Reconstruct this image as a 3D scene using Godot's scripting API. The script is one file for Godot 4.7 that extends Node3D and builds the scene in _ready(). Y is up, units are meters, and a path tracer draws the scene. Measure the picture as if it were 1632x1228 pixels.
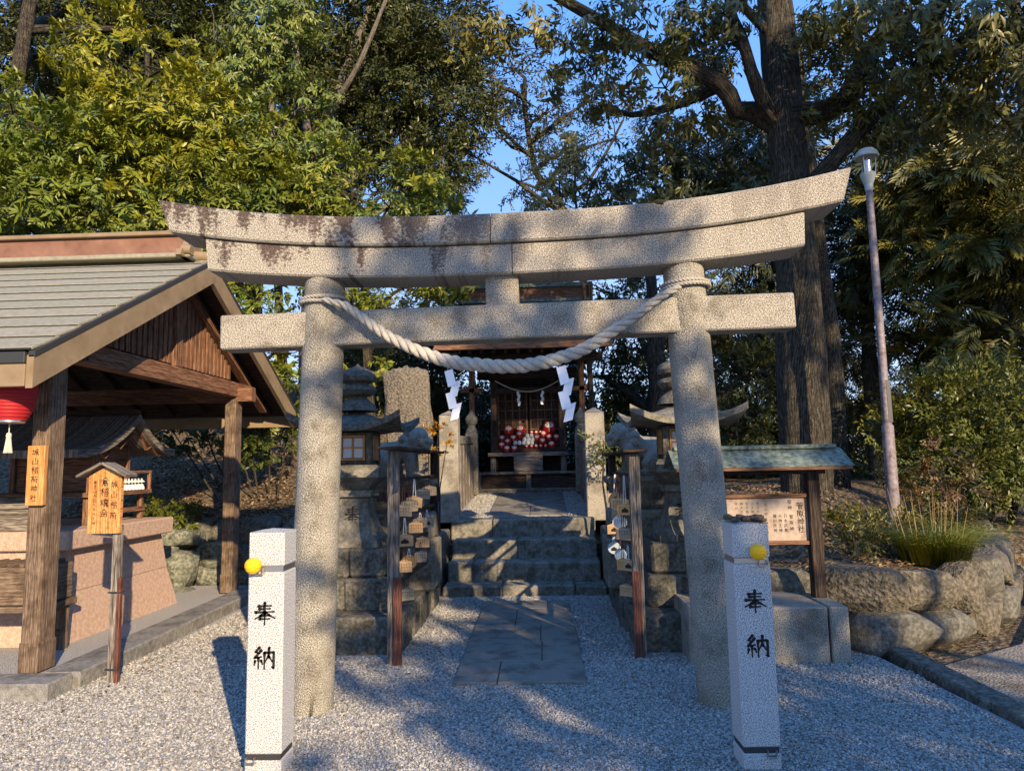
extends Node3D
# A small stone-torii shrine precinct in low winter sun.

var rng := RandomNumberGenerator.new()
var M := {}
var taken := {}


func _ready() -> void:
	rng.seed = 71
	# ---- camera, sky, sun, exposure ----
	var cam := Camera3D.new()
	cam.name = "camera"
	add_child(cam)
	cam.position = Vector3(0, 1.55, 0)
	cam.basis = Basis(Vector3.UP, deg_to_rad(2.3)) * Basis(Vector3.RIGHT, deg_to_rad(6.4)) * Basis(Vector3.BACK, deg_to_rad(-1.1))
	cam.fov = 2.0 * rad_to_deg(atan(614.0 / 1140.0))
	cam.far = 900.0
	cam.current = true
	var env := Environment.new()
	var sm := ProceduralSkyMaterial.new()
	sm.sky_top_color = Color(0.245, 0.445, 0.7)
	sm.sky_horizon_color = Color(0.63, 0.7, 0.785)
	sm.sky_curve = 0.2
	sm.ground_bottom_color = Color(0.24, 0.22, 0.19)
	sm.ground_horizon_color = Color(0.5, 0.55, 0.6)
	sm.sky_energy_multiplier = 1.18
	var sky := Sky.new()
	sky.sky_material = sm
	env.background_mode = Environment.BG_SKY
	env.sky = sky
	env.tonemap_mode = Environment.TONE_MAPPER_LINEAR
	env.tonemap_exposure = 1.9
	env.sdfgi_enabled = true
	env.ssao_enabled = true
	env.ssil_enabled = true
	var we := WorldEnvironment.new()
	we.name = "world_environment"
	we.environment = env
	add_child(we)
	var sun := DirectionalLight3D.new()
	sun.name = "sun"
	sun.light_energy = 1.5
	sun.light_color = Color(1.0, 0.89, 0.73)
	sun.light_angular_distance = 0.5
	sun.shadow_enabled = true
	add_child(sun)
	var to_sun := Vector3(0.467 * cos(deg_to_rad(20.5)), sin(deg_to_rad(20.5)), 0.884 * cos(deg_to_rad(20.5)))
	sun.look_at_from_position(to_sun * 30.0, Vector3.ZERO)
	make_materials()
	build_ground()
	build_steps_and_landing()
	build_left_wall()
	build_mound()
	build_torii()
	build_rope()
	build_posts()
	build_shed()
	build_small_shrine()
	build_left_signs()
	build_stone_lanterns()
	build_guardians()
	build_racks()
	build_fence()
	build_main_shrine()
	build_dolls()
	build_notice_board()
	build_lamp_post()
	build_trees()
	build_plants()
	build_shade_trees()
	build_gravel()
	build_litter()


# ------------------------------------------------------------------ mesh builder
class MB:
	var v := PackedVector3Array()
	var n := PackedVector3Array()
	var uv := PackedVector2Array()
	var uv2 := PackedVector2Array()
	var c := PackedColorArray()
	var idx := PackedInt32Array()
	var use_uv2 := false
	var use_col := false
	var col := Color(1, 1, 1)

	func vert(p: Vector3, nn: Vector3, t := Vector2.ZERO, t2 := Vector2.ZERO) -> int:
		v.append(p)
		n.append(nn)
		uv.append(t)
		if use_uv2:
			uv2.append(t2)
		if use_col:
			c.append(col)
		return v.size() - 1

	func face(a: int, b: int, d: int) -> void:
		# Godot's front faces run clockwise seen from outside
		if (v[b] - v[a]).cross(v[d] - v[a]).dot(n[a] + n[b] + n[d]) > 0.0:
			idx.append_array([a, d, b])
		else:
			idx.append_array([a, b, d])

	func poly(pts: Array, nn: Vector3, o: Vector3, ux: Vector3, uy: Vector3) -> void:
		var s := v.size()
		for p: Vector3 in pts:
			vert(p, nn, Vector2((p - o).dot(ux), (p - o).dot(uy)))
		for k in range(1, pts.size() - 1):
			face(s, s + k, s + k + 1)

	func quad(a: Vector3, b: Vector3, d: Vector3, e: Vector3, out: Vector3) -> void:
		var nn := (b - a).cross(d - a).normalized()
		if nn.dot(out) < 0.0:
			nn = -nn
		var ux := (b - a).normalized()
		poly([a, b, d, e], nn, a, ux, nn.cross(ux))

	# chamfered box; u runs along its longest side so that wood grain follows it
	func box(at: Vector3, size: Vector3, bs := Basis.IDENTITY, ch := 0.004, jit := 0.0, r: RandomNumberGenerator = null) -> void:
		var h := size * 0.5
		ch = min(ch, min(h.x, min(h.y, h.z)) * 0.6)
		var axl := 0
		if size.y > size.x:
			axl = 1
		if size.z > size[axl]:
			axl = 2
		var off := Vector2(fposmod(at.x * 3.17 + at.y * 1.93 + at.z, 1.0) * 7.0, fposmod(at.x + at.y * 2.71 + at.z * 4.13, 1.0) * 5.0)
		var P := {}
		for sx in [-1, 1]:
			for sy in [-1, 1]:
				for sz in [-1, 1]:
					var sg := Vector3(sx, sy, sz)
					var j := Vector3.ZERO
					if r:
						j = Vector3(r.randf_range(-jit, jit), r.randf_range(-jit, jit), r.randf_range(-jit, jit))
					for a in 3:
						var q := Vector3(h.x - ch, h.y - ch, h.z - ch)
						q[a] = h[a]
						P[[sx, sy, sz, a]] = at + bs * (q * sg + j)
		for a in 3:
			var b := (a + 1) % 3
			var d := (a + 2) % 3
			for s in [-1, 1]:
				var nn := Vector3.ZERO
				nn[a] = s
				var long := b if (axl == b or (axl == a and size[b] >= size[d])) else d
				var short := d if long == b else b
				var ring := []
				for t in [[-1, -1], [1, -1], [1, 1], [-1, 1]]:
					var k := [0, 0, 0]
					k[a] = s
					k[b] = t[0]
					k[d] = t[1]
					ring.append(P[[k[0], k[1], k[2], a]])
				var ux := Vector3.ZERO
				ux[long] = 1
				var uy := Vector3.ZERO
				uy[short] = 1
				var st := v.size()
				for p: Vector3 in ring:
					var loc: Vector3 = bs.inverse() * (p - at)
					vert(p, bs * nn, Vector2(loc.dot(ux), loc.dot(uy)) + off)
				face(st, st + 1, st + 2)
				face(st, st + 2, st + 3)
		if ch <= 0.0:
			return
		for a in 3:
			var b := (a + 1) % 3
			var d := (a + 2) % 3
			for sb in [-1, 1]:
				for sd in [-1, 1]:
					var nn := Vector3.ZERO
					nn[b] = sb
					nn[d] = sd
					var k0 := [0, 0, 0]
					k0[a] = -1
					k0[b] = sb
					k0[d] = sd
					var k1 := k0.duplicate()
					k1[a] = 1
					var ring := [P[[k0[0], k0[1], k0[2], b]], P[[k1[0], k1[1], k1[2], b]], P[[k1[0], k1[1], k1[2], d]], P[[k0[0], k0[1], k0[2], d]]]
					var st := v.size()
					for p: Vector3 in ring:
						var loc: Vector3 = bs.inverse() * (p - at)
						vert(p, bs * nn.normalized(), Vector2(loc[axl], loc[(axl + 1) % 3]) + off)
					face(st, st + 1, st + 2)
					face(st, st + 2, st + 3)
		for sx in [-1, 1]:
			for sy in [-1, 1]:
				for sz in [-1, 1]:
					var st := v.size()
					for a in 3:
						vert(P[[sx, sy, sz, a]], bs * Vector3(sx, sy, sz).normalized(), off)
					face(st, st + 1, st + 2)

	func bar(a: Vector3, b: Vector3, w: float, t: float, ch := 0.004, up := Vector3.UP) -> void:
		var x := (b - a).normalized()
		if absf(x.dot(up)) > 0.98:
			up = Vector3(0, 0, 1)
		var z := x.cross(up).normalized()
		var y := z.cross(x)
		box((a + b) * 0.5, Vector3((b - a).length(), t, w), Basis(x, y, z), ch)

	func tube(path: Array, radii: Array, sides := 8, caps := true, wob := 0.0, r: RandomNumberGenerator = null) -> void:
		var prev := Vector3(0.31, 0.2, 0.93)
		var start := v.size()
		var along := 0.0
		for i in path.size():
			var p: Vector3 = path[i]
			var a: Vector3 = path[max(i - 1, 0)]
			var b: Vector3 = path[min(i + 1, path.size() - 1)]
			var t := (b - a).normalized()
			if i == 0 and absf(t.dot(prev)) > 0.9:
				prev = Vector3(1, 0, 0)
			prev = (prev - t * prev.dot(t)).normalized()
			var q := t.cross(prev)
			if i > 0:
				along += p.distance_to(path[i - 1])
			var rad: float = radii[i] if i < radii.size() else radii[-1]
			for k in sides + 1:
				var an := TAU * k / sides
				var d := prev * cos(an) + q * sin(an)
				var rr := rad
				if r and k < sides:
					rr *= 1.0 + r.randf_range(-wob, wob)
				var pos := p + d * rr
				if k == sides:
					pos = v[v.size() - sides]
				vert(pos, d, Vector2(along, an / TAU * 6.283 * max(rad, 0.02)))
		for i in path.size() - 1:
			for k in sides:
				var s := start + i * (sides + 1) + k
				face(s, s + 1, s + sides + 2)
				face(s, s + sides + 2, s + sides + 1)
		if caps:
			for e in [0, path.size() - 1]:
				var t: Vector3 = (path[0] - path[1]).normalized() if e == 0 else (path[-1] - path[-2]).normalized()
				var s := v.size()
				for k in sides:
					vert(v[start + e * (sides + 1) + k], t, Vector2(k * 0.01, 0))
				for k in range(1, sides - 1):
					face(s, s + k, s + k + 1)

	# profile: [radius, height] pairs from the bottom up; few sides give a faceted (square, hexagonal) body
	func lathe(prof: Array, at := Vector3.ZERO, sides := 20, turn := 0.0, flat := false, sx := 1.0, sz := 1.0) -> void:
		for i in prof.size() - 1:
			var a: Array = prof[i]
			var b: Array = prof[i + 1]
			var dr: float = b[0] - a[0]
			var dy: float = b[1] - a[1]
			for k in sides:
				var a0 := turn + TAU * k / sides
				var a1 := turn + TAU * (k + 1) / sides
				var st := v.size()
				for q in [[a, a0], [a, a1], [b, a1], [b, a0]]:
					var an: float = (a0 + a1) * 0.5 if flat else q[1]
					var nn := Vector3(cos(an) * dy, -dr, sin(an) * dy).normalized()
					var p := Vector3(cos(q[1]) * q[0][0] * sx, q[0][1], sin(q[1]) * q[0][0] * sz)
					vert(at + p, nn, Vector2(q[1] * max(a[0], 0.05), q[0][1]))
				face(st, st + 1, st + 2)
				face(st, st + 2, st + 3)

	# outline in the plane (ax, ay), given depth along az
	func prism(pts: PackedVector2Array, depth: float, tr: Transform3D) -> void:
		var nz := tr.basis.z.normalized()
		var tri := Geometry2D.triangulate_polygon(pts)
		for s in [0.5, -0.5]:
			var st := v.size()
			for p in pts:
				vert(tr * Vector3(p.x, p.y, depth * s), nz * sign(s), p)
			for k in range(0, tri.size(), 3):
				face(st + tri[k], st + tri[k + 1], st + tri[k + 2])
		var area := 0.0
		for k in pts.size():
			area += pts[k].cross(pts[(k + 1) % pts.size()])
		for k in pts.size():
			var a := pts[k]
			var b := pts[(k + 1) % pts.size()]
			var e := b - a
			var nn = tr.basis * (Vector3(e.y, -e.x, 0) * sign(area)).normalized()
			var st := v.size()
			vert(tr * Vector3(a.x, a.y, depth * 0.5), nn, Vector2(0, 0))
			vert(tr * Vector3(b.x, b.y, depth * 0.5), nn, Vector2(e.length(), 0))
			vert(tr * Vector3(b.x, b.y, -depth * 0.5), nn, Vector2(e.length(), depth))
			vert(tr * Vector3(a.x, a.y, -depth * 0.5), nn, Vector2(0, depth))
			face(st, st + 1, st + 2)
			face(st, st + 2, st + 3)

	# a rough stone: a rounded block whose surface is pushed about by noise
	func rock(at: Vector3, size: Vector3, sd: int, bs := Basis.IDENTITY, div := 4, rough := 0.16, square := 5.0) -> void:
		var nz := FastNoiseLite.new()
		nz.seed = sd
		nz.frequency = 1.1
		nz.fractal_octaves = 3
		# broken faces: random planes cut the block
		var r := RandomNumberGenerator.new()
		r.seed = sd
		var cuts := []
		if square < 0.0:
			for k in 11:
				cuts.append([Vector3(r.randfn(), r.randfn(), r.randfn()).normalized(), r.randf_range(0.9, 1.15)])
		var st := v.size()
		for a in 3:
			for s in [-1.0, 1.0]:
				var f0 := v.size()
				for i in div + 1:
					for j in div + 1:
						var q := Vector3.ZERO
						q[a] = s
						q[(a + 1) % 3] = -1.0 + 2.0 * i / div
						q[(a + 2) % 3] = -1.0 + 2.0 * j / div
						var l := 1.0 if square < 0.0 else pow(pow(absf(q.x), square) + pow(absf(q.y), square) + pow(absf(q.z), square), 1.0 / square)
						var d := q / l
						if square < 0.0:
							d = q.normalized()
							var far := 1.0 / maxf(absf(d.x), maxf(absf(d.y), absf(d.z)))
							for c in cuts:
								var dd: float = d.dot(c[0])
								if dd > 0.05:
									far = minf(far, c[1] / dd)
							d *= far
						d *= 1.0 + rough * nz.get_noise_3dv(d * 1.3) * 2.0
						vert(at + bs * (d * size * 0.5), (bs * d).normalized())
				for i in div:
					for j in div:
						var k := f0 + i * (div + 1) + j
						face(k, k + 1, k + div + 2)
						face(k, k + div + 2, k + div + 1)
		if square < 0.0:
			facet(st)
		else:
			smooth(st)

	# gives every triangle from that vertex on its own flat normal, eased a little towards its neighbours'
	func facet(from: int) -> void:
		smooth(from)
		var soft := n.duplicate()
		var old_v := v.duplicate()
		var i0 := 0
		while i0 < idx.size() and idx[i0] < from:
			i0 += 3
		var tri := idx.slice(i0)
		idx.resize(i0)
		v.resize(from)
		n.resize(from)
		uv.resize(from)
		for k in range(0, tri.size(), 3):
			var fn := (old_v[tri[k + 2]] - old_v[tri[k]]).cross(old_v[tri[k + 1]] - old_v[tri[k]]).normalized()
			for e in 3:
				idx.append(vert(old_v[tri[k + e]], (fn + soft[tri[k + e]] * 0.9).normalized()))

	# averages the normals of faces that share a place
	func smooth(from := 0) -> void:
		var acc := {}
		for k in range(0, idx.size(), 3):
			if idx[k] < from:
				continue
			var nn := (v[idx[k + 2]] - v[idx[k]]).cross(v[idx[k + 1]] - v[idx[k]])
			for e in 3:
				var key := Vector3i((v[idx[k + e]] * 2000.0).round())
				acc[key] = acc.get(key, Vector3.ZERO) + nn
		for k in range(from, v.size()):
			var key := Vector3i((v[k] * 2000.0).round())
			if acc.has(key) and acc[key].length() > 0.0:
				n[k] = acc[key].normalized()

	func mesh() -> ArrayMesh:
		var ar := []
		ar.resize(Mesh.ARRAY_MAX)
		ar[Mesh.ARRAY_VERTEX] = v
		ar[Mesh.ARRAY_NORMAL] = n
		ar[Mesh.ARRAY_TEX_UV] = uv
		if use_uv2:
			ar[Mesh.ARRAY_TEX_UV2] = uv2
		if use_col:
			ar[Mesh.ARRAY_COLOR] = c
		ar[Mesh.ARRAY_INDEX] = idx
		var m := ArrayMesh.new()
		m.add_surface_from_arrays(Mesh.PRIMITIVE_TRIANGLES, ar)
		return m


# ------------------------------------------------------------------ nodes
func numbered(called: String, parent: Node) -> String:
	var key := str(parent.get_instance_id()) + called
	var k: int = taken.get(key, 0)
	taken[key] = k + 1
	return called if k == 0 else "%s_%03d" % [called, k]


func tag(o: Node, label: String, category: String, group := "", kind := "") -> void:
	if label:
		o.set_meta("label", label)
	if category:
		o.set_meta("category", category)
	if group:
		o.set_meta("group", group)
	if kind:
		o.set_meta("kind", kind)


func thing(called: String, label: String, category: String, at := Vector3.ZERO, turn := 0.0, group := "") -> Node3D:
	var o := Node3D.new()
	o.name = numbered(called, self)
	add_child(o)
	o.position = at
	o.rotation.y = turn
	tag(o, label, category, group)
	return o


func part(called: String, mb: MB, mat: Material, parent: Node = self) -> MeshInstance3D:
	return part_mesh(called, mb.mesh(), mat, parent)


func part_mesh(called: String, m: Mesh, mat: Material, parent: Node = self) -> MeshInstance3D:
	var o := MeshInstance3D.new()
	o.mesh = m
	o.material_override = mat
	o.name = numbered(called, parent)
	parent.add_child(o)
	return o


func boxpart(called: String, at: Vector3, size: Vector3, mat: Material, parent: Node, bs := Basis.IDENTITY, ch := 0.004) -> MeshInstance3D:
	var b := MB.new()
	b.box(at, size, bs, ch)
	return part(called, b, mat, parent)


func barpart(called: String, a: Vector3, b: Vector3, w: float, t: float, mat: Material, parent: Node, ch := 0.004) -> MeshInstance3D:
	var m := MB.new()
	m.bar(a, b, w, t, ch)
	return part(called, m, mat, parent)


func structure(called: String, mb: MB, mat: Material) -> MeshInstance3D:
	var o := part(called, mb, mat, self)
	o.set_meta("kind", "structure")
	return o


func rv(a: float, b: float) -> float:
	return rng.randf_range(a, b)


func copies(called: String, m: Mesh, mat: Material, xf: Array, cols: Array, parent: Node) -> MultiMeshInstance3D:
	var mm := MultiMesh.new()
	mm.transform_format = MultiMesh.TRANSFORM_3D
	mm.use_colors = not cols.is_empty()
	mm.mesh = m
	mm.instance_count = xf.size()
	for k in xf.size():
		mm.set_instance_transform(k, xf[k])
		if mm.use_colors:
			mm.set_instance_color(k, cols[k])
	var o := MultiMeshInstance3D.new()
	o.multimesh = mm
	o.material_override = mat
	o.name = numbered(called, parent)
	parent.add_child(o)
	return o


# ------------------------------------------------------------------ materials
func noise_bytes(sd: int, freq: float, w: int, h: int, octaves := 4, kind := FastNoiseLite.TYPE_SIMPLEX_SMOOTH) -> PackedByteArray:
	var f := FastNoiseLite.new()
	f.seed = sd
	f.frequency = freq
	f.noise_type = kind
	f.fractal_octaves = octaves
	if kind == FastNoiseLite.TYPE_CELLULAR:
		f.cellular_return_type = FastNoiseLite.RETURN_CELL_VALUE
	var im := f.get_seamless_image(w, h)
	im.convert(Image.FORMAT_L8)
	return im.get_data()


func streak_bytes(sd: int, freq: float, thin: int, size: int, octaves := 4) -> PackedByteArray:
	# noise drawn out along u: wood grain
	var f := FastNoiseLite.new()
	f.seed = sd
	f.frequency = freq
	f.fractal_octaves = octaves
	var im := f.get_seamless_image(thin, size)
	im.convert(Image.FORMAT_L8)
	im.resize(size, size, Image.INTERPOLATE_CUBIC)
	return im.get_data()


# layers: [bytes, weight]; the weighted sum, centred, slides along the colour list (linear colours)
func mixed(size: int, layers: Array, colors: Array, gain := 1.0, bias := 0.0) -> ImageTexture:
	var pal := PackedByteArray()
	for k in 256:
		var t := k / 255.0 * (colors.size() - 1)
		var i: int = min(int(t), colors.size() - 2)
		var cc: Color = colors[i].lerp(colors[i + 1], t - i).linear_to_srgb()
		pal.append_array([int(cc.r * 255), int(cc.g * 255), int(cc.b * 255)])
	var out := PackedByteArray()
	out.resize(size * size * 3)
	var L0: PackedByteArray = layers[0][0]
	var w0: float = layers[0][1] * gain
	var L1: PackedByteArray = layers[1][0]
	var w1: float = layers[1][1] * gain
	var base := 127.5 + bias * 255.0 - 127.5 * (w0 + w1)
	for k in size * size:
		var t := clampi(int(base + L0[k] * w0 + L1[k] * w1), 0, 255) * 3
		out[k * 3] = pal[t]
		out[k * 3 + 1] = pal[t + 1]
		out[k * 3 + 2] = pal[t + 2]
	var im := Image.create_from_data(size, size, false, Image.FORMAT_RGB8, out)
	im.generate_mipmaps()
	return ImageTexture.create_from_image(im)


func grey(size: int, b: PackedByteArray) -> ImageTexture:
	return ImageTexture.create_from_image(Image.create_from_data(size, size, false, Image.FORMAT_L8, b))


func mat(tex: Texture2D, rough := 0.85, metres := 1.0, tri := true, bump: Texture2D = null, bump_cm := 0.2, coarse: Texture2D = null, coarse_metres := 3.0) -> StandardMaterial3D:
	var m := StandardMaterial3D.new()
	m.albedo_texture = tex
	m.roughness = rough
	m.metallic_specular = 0.35
	m.uv1_scale = Vector3.ONE / metres
	if tri:
		m.uv1_triplanar = true
		m.uv1_world_triplanar = true
		m.uv1_triplanar_sharpness = 4.0
	if bump:
		m.heightmap_enabled = true
		m.heightmap_texture = bump
		m.heightmap_scale = bump_cm
	if coarse:
		m.detail_enabled = true
		m.detail_albedo = coarse
		m.detail_blend_mode = BaseMaterial3D.BLEND_MODE_MUL
		m.detail_uv_layer = BaseMaterial3D.DETAIL_UV_2
		m.uv2_triplanar = true
		m.uv2_world_triplanar = true
		m.uv2_scale = Vector3.ONE / coarse_metres
	return m


func plain(c: Color, rough := 0.7, metal := 0.0) -> StandardMaterial3D:
	var m := StandardMaterial3D.new()
	m.albedo_color = c.linear_to_srgb()
	m.roughness = rough
	m.metallic = metal
	m.metallic_specular = 0.4
	return m


func leaf(c: Color, rough := 0.45, back := 0.5) -> StandardMaterial3D:
	var m := plain(c, rough)
	m.vertex_color_use_as_albedo = true
	m.metallic_specular = 0.45
	m.backlight_enabled = true
	m.backlight = Color(back, back * 0.95, back * 0.35)
	m.cull_mode = BaseMaterial3D.CULL_DISABLED
	return m


func make_materials() -> void:
	var S := 512
	var fine := noise_bytes(1, 0.11, S, S, 3)
	var fine2 := noise_bytes(2, 0.22, S, S, 2)
	var mid := noise_bytes(3, 0.03, S, S, 4)
	var big := noise_bytes(4, 0.008, S, S, 5)
	var big2 := noise_bytes(5, 0.012, S, S, 5)
	var bump_f := grey(S, fine)
	var bump_m := grey(S, mid)
	var stain := mixed(S, [[big, 1.4], [mid, 0.5]], [Color(0.58, 0.56, 0.53), Color(0.84, 0.83, 0.81), Color(1, 1, 1), Color(1, 1, 0.97)], 1.1)
	var stain2 := mixed(S, [[big2, 1.5], [mid, 0.7]], [Color(0.5, 0.49, 0.45), Color(0.72, 0.73, 0.67), Color(0.92, 0.92, 0.9), Color(1.0, 1.0, 1.0)], 1.1)
	M.stain = stain
	M.granite = mat(mixed(S, [[fine2, 1.5], [fine, 0.6]], [Color(0.08, 0.076, 0.07), Color(0.25, 0.228, 0.185), Color(0.37, 0.34, 0.28), Color(0.54, 0.5, 0.42)], 1.3), 0.9, 0.85, true, bump_f, 0.4, stain, 1.7)
	M.granite_rough = mat(mixed(S, [[fine2, 1.2], [fine, 0.7]], [Color(0.09, 0.086, 0.075), Color(0.25, 0.232, 0.19), Color(0.36, 0.34, 0.285), Color(0.5, 0.47, 0.4)], 1.2), 0.92, 0.85, true, bump_f, 0.8, stain, 1.1)
	M.white_granite = mat(mixed(S, [[fine2, 1.9], [fine, 0.7]], [Color(0.12, 0.12, 0.122), Color(0.4, 0.395, 0.385), Color(0.55, 0.54, 0.52), Color(0.66, 0.65, 0.63)], 1.5, 0.06), 0.75, 0.68, true, bump_f, 0.1)
	M.dark_stone = mat(mixed(S, [[fine2, 0.9], [mid, 0.7]], [Color(0.05, 0.05, 0.045), Color(0.11, 0.106, 0.09), Color(0.185, 0.175, 0.15), Color(0.31, 0.29, 0.25)], 1.2, 0.03), 0.92, 0.7, true, bump_f, 0.8, stain2, 0.9)
	M.grey_stone = mat(mixed(S, [[fine2, 1.0], [mid, 0.6]], [Color(0.1, 0.095, 0.08), Color(0.2, 0.185, 0.155), Color(0.29, 0.27, 0.225), Color(0.42, 0.39, 0.33)], 1.0), 0.92, 0.7, true, bump_f, 0.8, stain2, 1.1)
	M.slab = mat(mixed(S, [[fine2, 0.9], [fine, 0.6]], [Color(0.115, 0.105, 0.09), Color(0.205, 0.188, 0.16), Color(0.25, 0.232, 0.2), Color(0.32, 0.3, 0.26)], 1.1), 0.85, 1.0, true, bump_f, 0.25, stain, 1.3)
	M.rock_a = mat(mixed(S, [[mid, 0.8], [fine2, 0.7]], [Color(0.045, 0.04, 0.034), Color(0.12, 0.105, 0.082), Color(0.19, 0.165, 0.125), Color(0.32, 0.27, 0.2)], 1.1, 0.0), 0.93, 0.8, true, bump_m, 2.2, stain2, 0.5)
	M.rock_b = mat(mixed(S, [[mid, 1.0], [fine2, 0.6]], [Color(0.07, 0.075, 0.065), Color(0.16, 0.175, 0.15), Color(0.25, 0.26, 0.22), Color(0.42, 0.33, 0.2)], 1.1), 0.93, 0.9, true, bump_m, 1.2, stain2, 0.8)
	M.pink_stone = mat(mixed(S, [[mid, 0.9], [fine, 0.6]], [Color(0.35, 0.225, 0.165), Color(0.45, 0.31, 0.235), Color(0.52, 0.37, 0.285), Color(0.64, 0.49, 0.39)], 0.9), 0.9, 0.8, true, bump_f, 0.7)
	M.gravel_bed = mat(mixed(S, [[fine2, 1.4], [fine, 0.8]], [Color(0.14, 0.135, 0.13), Color(0.34, 0.335, 0.325), Color(0.5, 0.49, 0.475), Color(0.66, 0.65, 0.63)], 1.2), 0.95, 0.8, true, bump_f, 1.5)
	M.concrete = mat(mixed(S, [[fine2, 0.8], [mid, 0.8]], [Color(0.12, 0.115, 0.105), Color(0.2, 0.195, 0.18), Color(0.27, 0.26, 0.24), Color(0.34, 0.33, 0.3)], 1.0), 0.92, 1.0, true, bump_f, 0.5, stain, 1.6)
	M.soil = mat(mixed(S, [[mid, 1.2], [fine2, 0.9]], [Color(0.035, 0.028, 0.018), Color(0.09, 0.068, 0.04), Color(0.15, 0.11, 0.065), Color(0.27, 0.19, 0.115)], 1.3), 0.97, 1.3, true, bump_m, 3.0)
	M.path = mat(mixed(S, [[mid, 1.0], [fine2, 0.7]], [Color(0.13, 0.11, 0.085), Color(0.22, 0.19, 0.15), Color(0.27, 0.235, 0.19), Color(0.34, 0.3, 0.24)], 1.0), 0.97, 1.5, true, bump_f, 1.0, stain, 2.7)
	# wood: u runs along the grain
	var gr := streak_bytes(11, 0.06, 24, S, 4)
	var gr2 := streak_bytes(12, 0.14, 40, S, 3)
	var bump_w := grey(S, gr2)
	M.post_wood = mat(mixed(S, [[gr, 1.2], [gr2, 0.8]], [Color(0.08, 0.052, 0.034), Color(0.13, 0.088, 0.06), Color(0.18, 0.128, 0.09), Color(0.26, 0.2, 0.148)], 1.0), 0.85, 0.5, false, bump_w, 0.12, stain, 0.9)
	M.brown_wood = mat(mixed(S, [[gr, 1.1], [gr2, 0.8]], [Color(0.06, 0.03, 0.018), Color(0.14, 0.068, 0.038), Color(0.2, 0.1, 0.056), Color(0.27, 0.15, 0.09)], 1.2), 0.8, 0.7, false, bump_w, 0.2)
	M.dark_wood = mat(mixed(S, [[gr, 1.1], [gr2, 0.8]], [Color(0.012, 0.008, 0.006), Color(0.03, 0.02, 0.014), Color(0.05, 0.033, 0.023), Color(0.08, 0.055, 0.04)], 1.2), 0.75, 0.7, false, bump_w, 0.2)
	M.grey_wood = mat(mixed(S, [[gr, 1.1], [gr2, 0.9]], [Color(0.055, 0.045, 0.037), Color(0.13, 0.11, 0.09), Color(0.2, 0.175, 0.15), Color(0.29, 0.26, 0.225)], 1.2), 0.88, 0.7, false, bump_w, 0.3)
	M.sign_wood = mat(mixed(S, [[gr, 1.2], [gr2, 0.7]], [Color(0.3, 0.12, 0.03), Color(0.43, 0.19, 0.055), Color(0.54, 0.27, 0.09), Color(0.62, 0.37, 0.16)], 0.9), 0.7, 0.5, false, bump_w, 0.05)
	var vf := FastNoiseLite.new()
	vf.seed = 14
	vf.frequency = 0.07
	var vi := vf.get_seamless_image(S, 24)
	vi.convert(Image.FORMAT_L8)
	vi.resize(S, S, Image.INTERPOLATE_CUBIC)
	var vg := vi.get_data()
	M.sign_wood_v = mat(mixed(S, [[vg, 1.2], [mid, 0.5]], [Color(0.22, 0.08, 0.02), Color(0.42, 0.18, 0.05), Color(0.54, 0.27, 0.09), Color(0.62, 0.38, 0.17)], 0.95), 0.7, 0.5, false)
	M.ema_wood = mat(mixed(S, [[gr, 0.9], [gr2, 0.7]], [Color(0.25, 0.14, 0.06), Color(0.42, 0.26, 0.125), Color(0.52, 0.35, 0.185), Color(0.6, 0.44, 0.27)], 1.0), 0.75, 0.3, false)
	M.ema_new = mat(mixed(S, [[gr, 0.9], [gr2, 0.7]], [Color(0.4, 0.17, 0.045), Color(0.56, 0.28, 0.085), Color(0.66, 0.36, 0.12), Color(0.72, 0.46, 0.2)], 1.0), 0.7, 0.3, false)
	M.ema_grey = mat(mixed(S, [[gr, 0.9], [gr2, 0.7]], [Color(0.17, 0.125, 0.08), Color(0.28, 0.22, 0.145), Color(0.38, 0.31, 0.22), Color(0.46, 0.4, 0.3)], 1.0), 0.8, 0.3, false)
	M.red_wood = mat(mixed(S, [[gr, 1.0], [gr2, 0.8]], [Color(0.035, 0.014, 0.01), Color(0.09, 0.034, 0.024), Color(0.13, 0.052, 0.038), Color(0.18, 0.085, 0.062)], 1.1), 0.75, 0.6, false)
	M.bark = mat(mixed(S, [[gr, 1.3], [gr2, 1.0]], [Color(0.025, 0.02, 0.014), Color(0.07, 0.058, 0.043), Color(0.125, 0.105, 0.078), Color(0.21, 0.185, 0.14)], 1.2), 0.95, 0.55, false, bump_w, 3.5, stain2, 0.7)
	M.bark_light = mat(mixed(S, [[gr, 1.1], [gr2, 0.8]], [Color(0.06, 0.05, 0.038), Color(0.13, 0.11, 0.085), Color(0.19, 0.165, 0.13), Color(0.28, 0.25, 0.2)], 1.2), 0.95, 0.6, false, bump_w, 1.2)
	# metals, roofing, paint
	M.fascia = mat(mixed(S, [[big, 0.9], [mid, 0.4]], [Color(0.165, 0.115, 0.065), Color(0.215, 0.157, 0.094), Color(0.24, 0.178, 0.11), Color(0.29, 0.22, 0.14)], 1.0), 0.55, 1.5)
	M.ridge = mat(mixed(S, [[big, 0.9], [mid, 0.4]], [Color(0.14, 0.068, 0.045), Color(0.185, 0.095, 0.064), Color(0.21, 0.112, 0.077), Color(0.25, 0.14, 0.1)], 1.0), 0.6, 1.5)
	var slate: Array = [[Color(0.15, 0.145, 0.1), Color(0.215, 0.21, 0.155), Color(0.265, 0.255, 0.195), Color(0.33, 0.31, 0.24)], [Color(0.165, 0.155, 0.115), Color(0.235, 0.22, 0.165), Color(0.28, 0.265, 0.2), Color(0.34, 0.32, 0.25)]]
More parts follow.
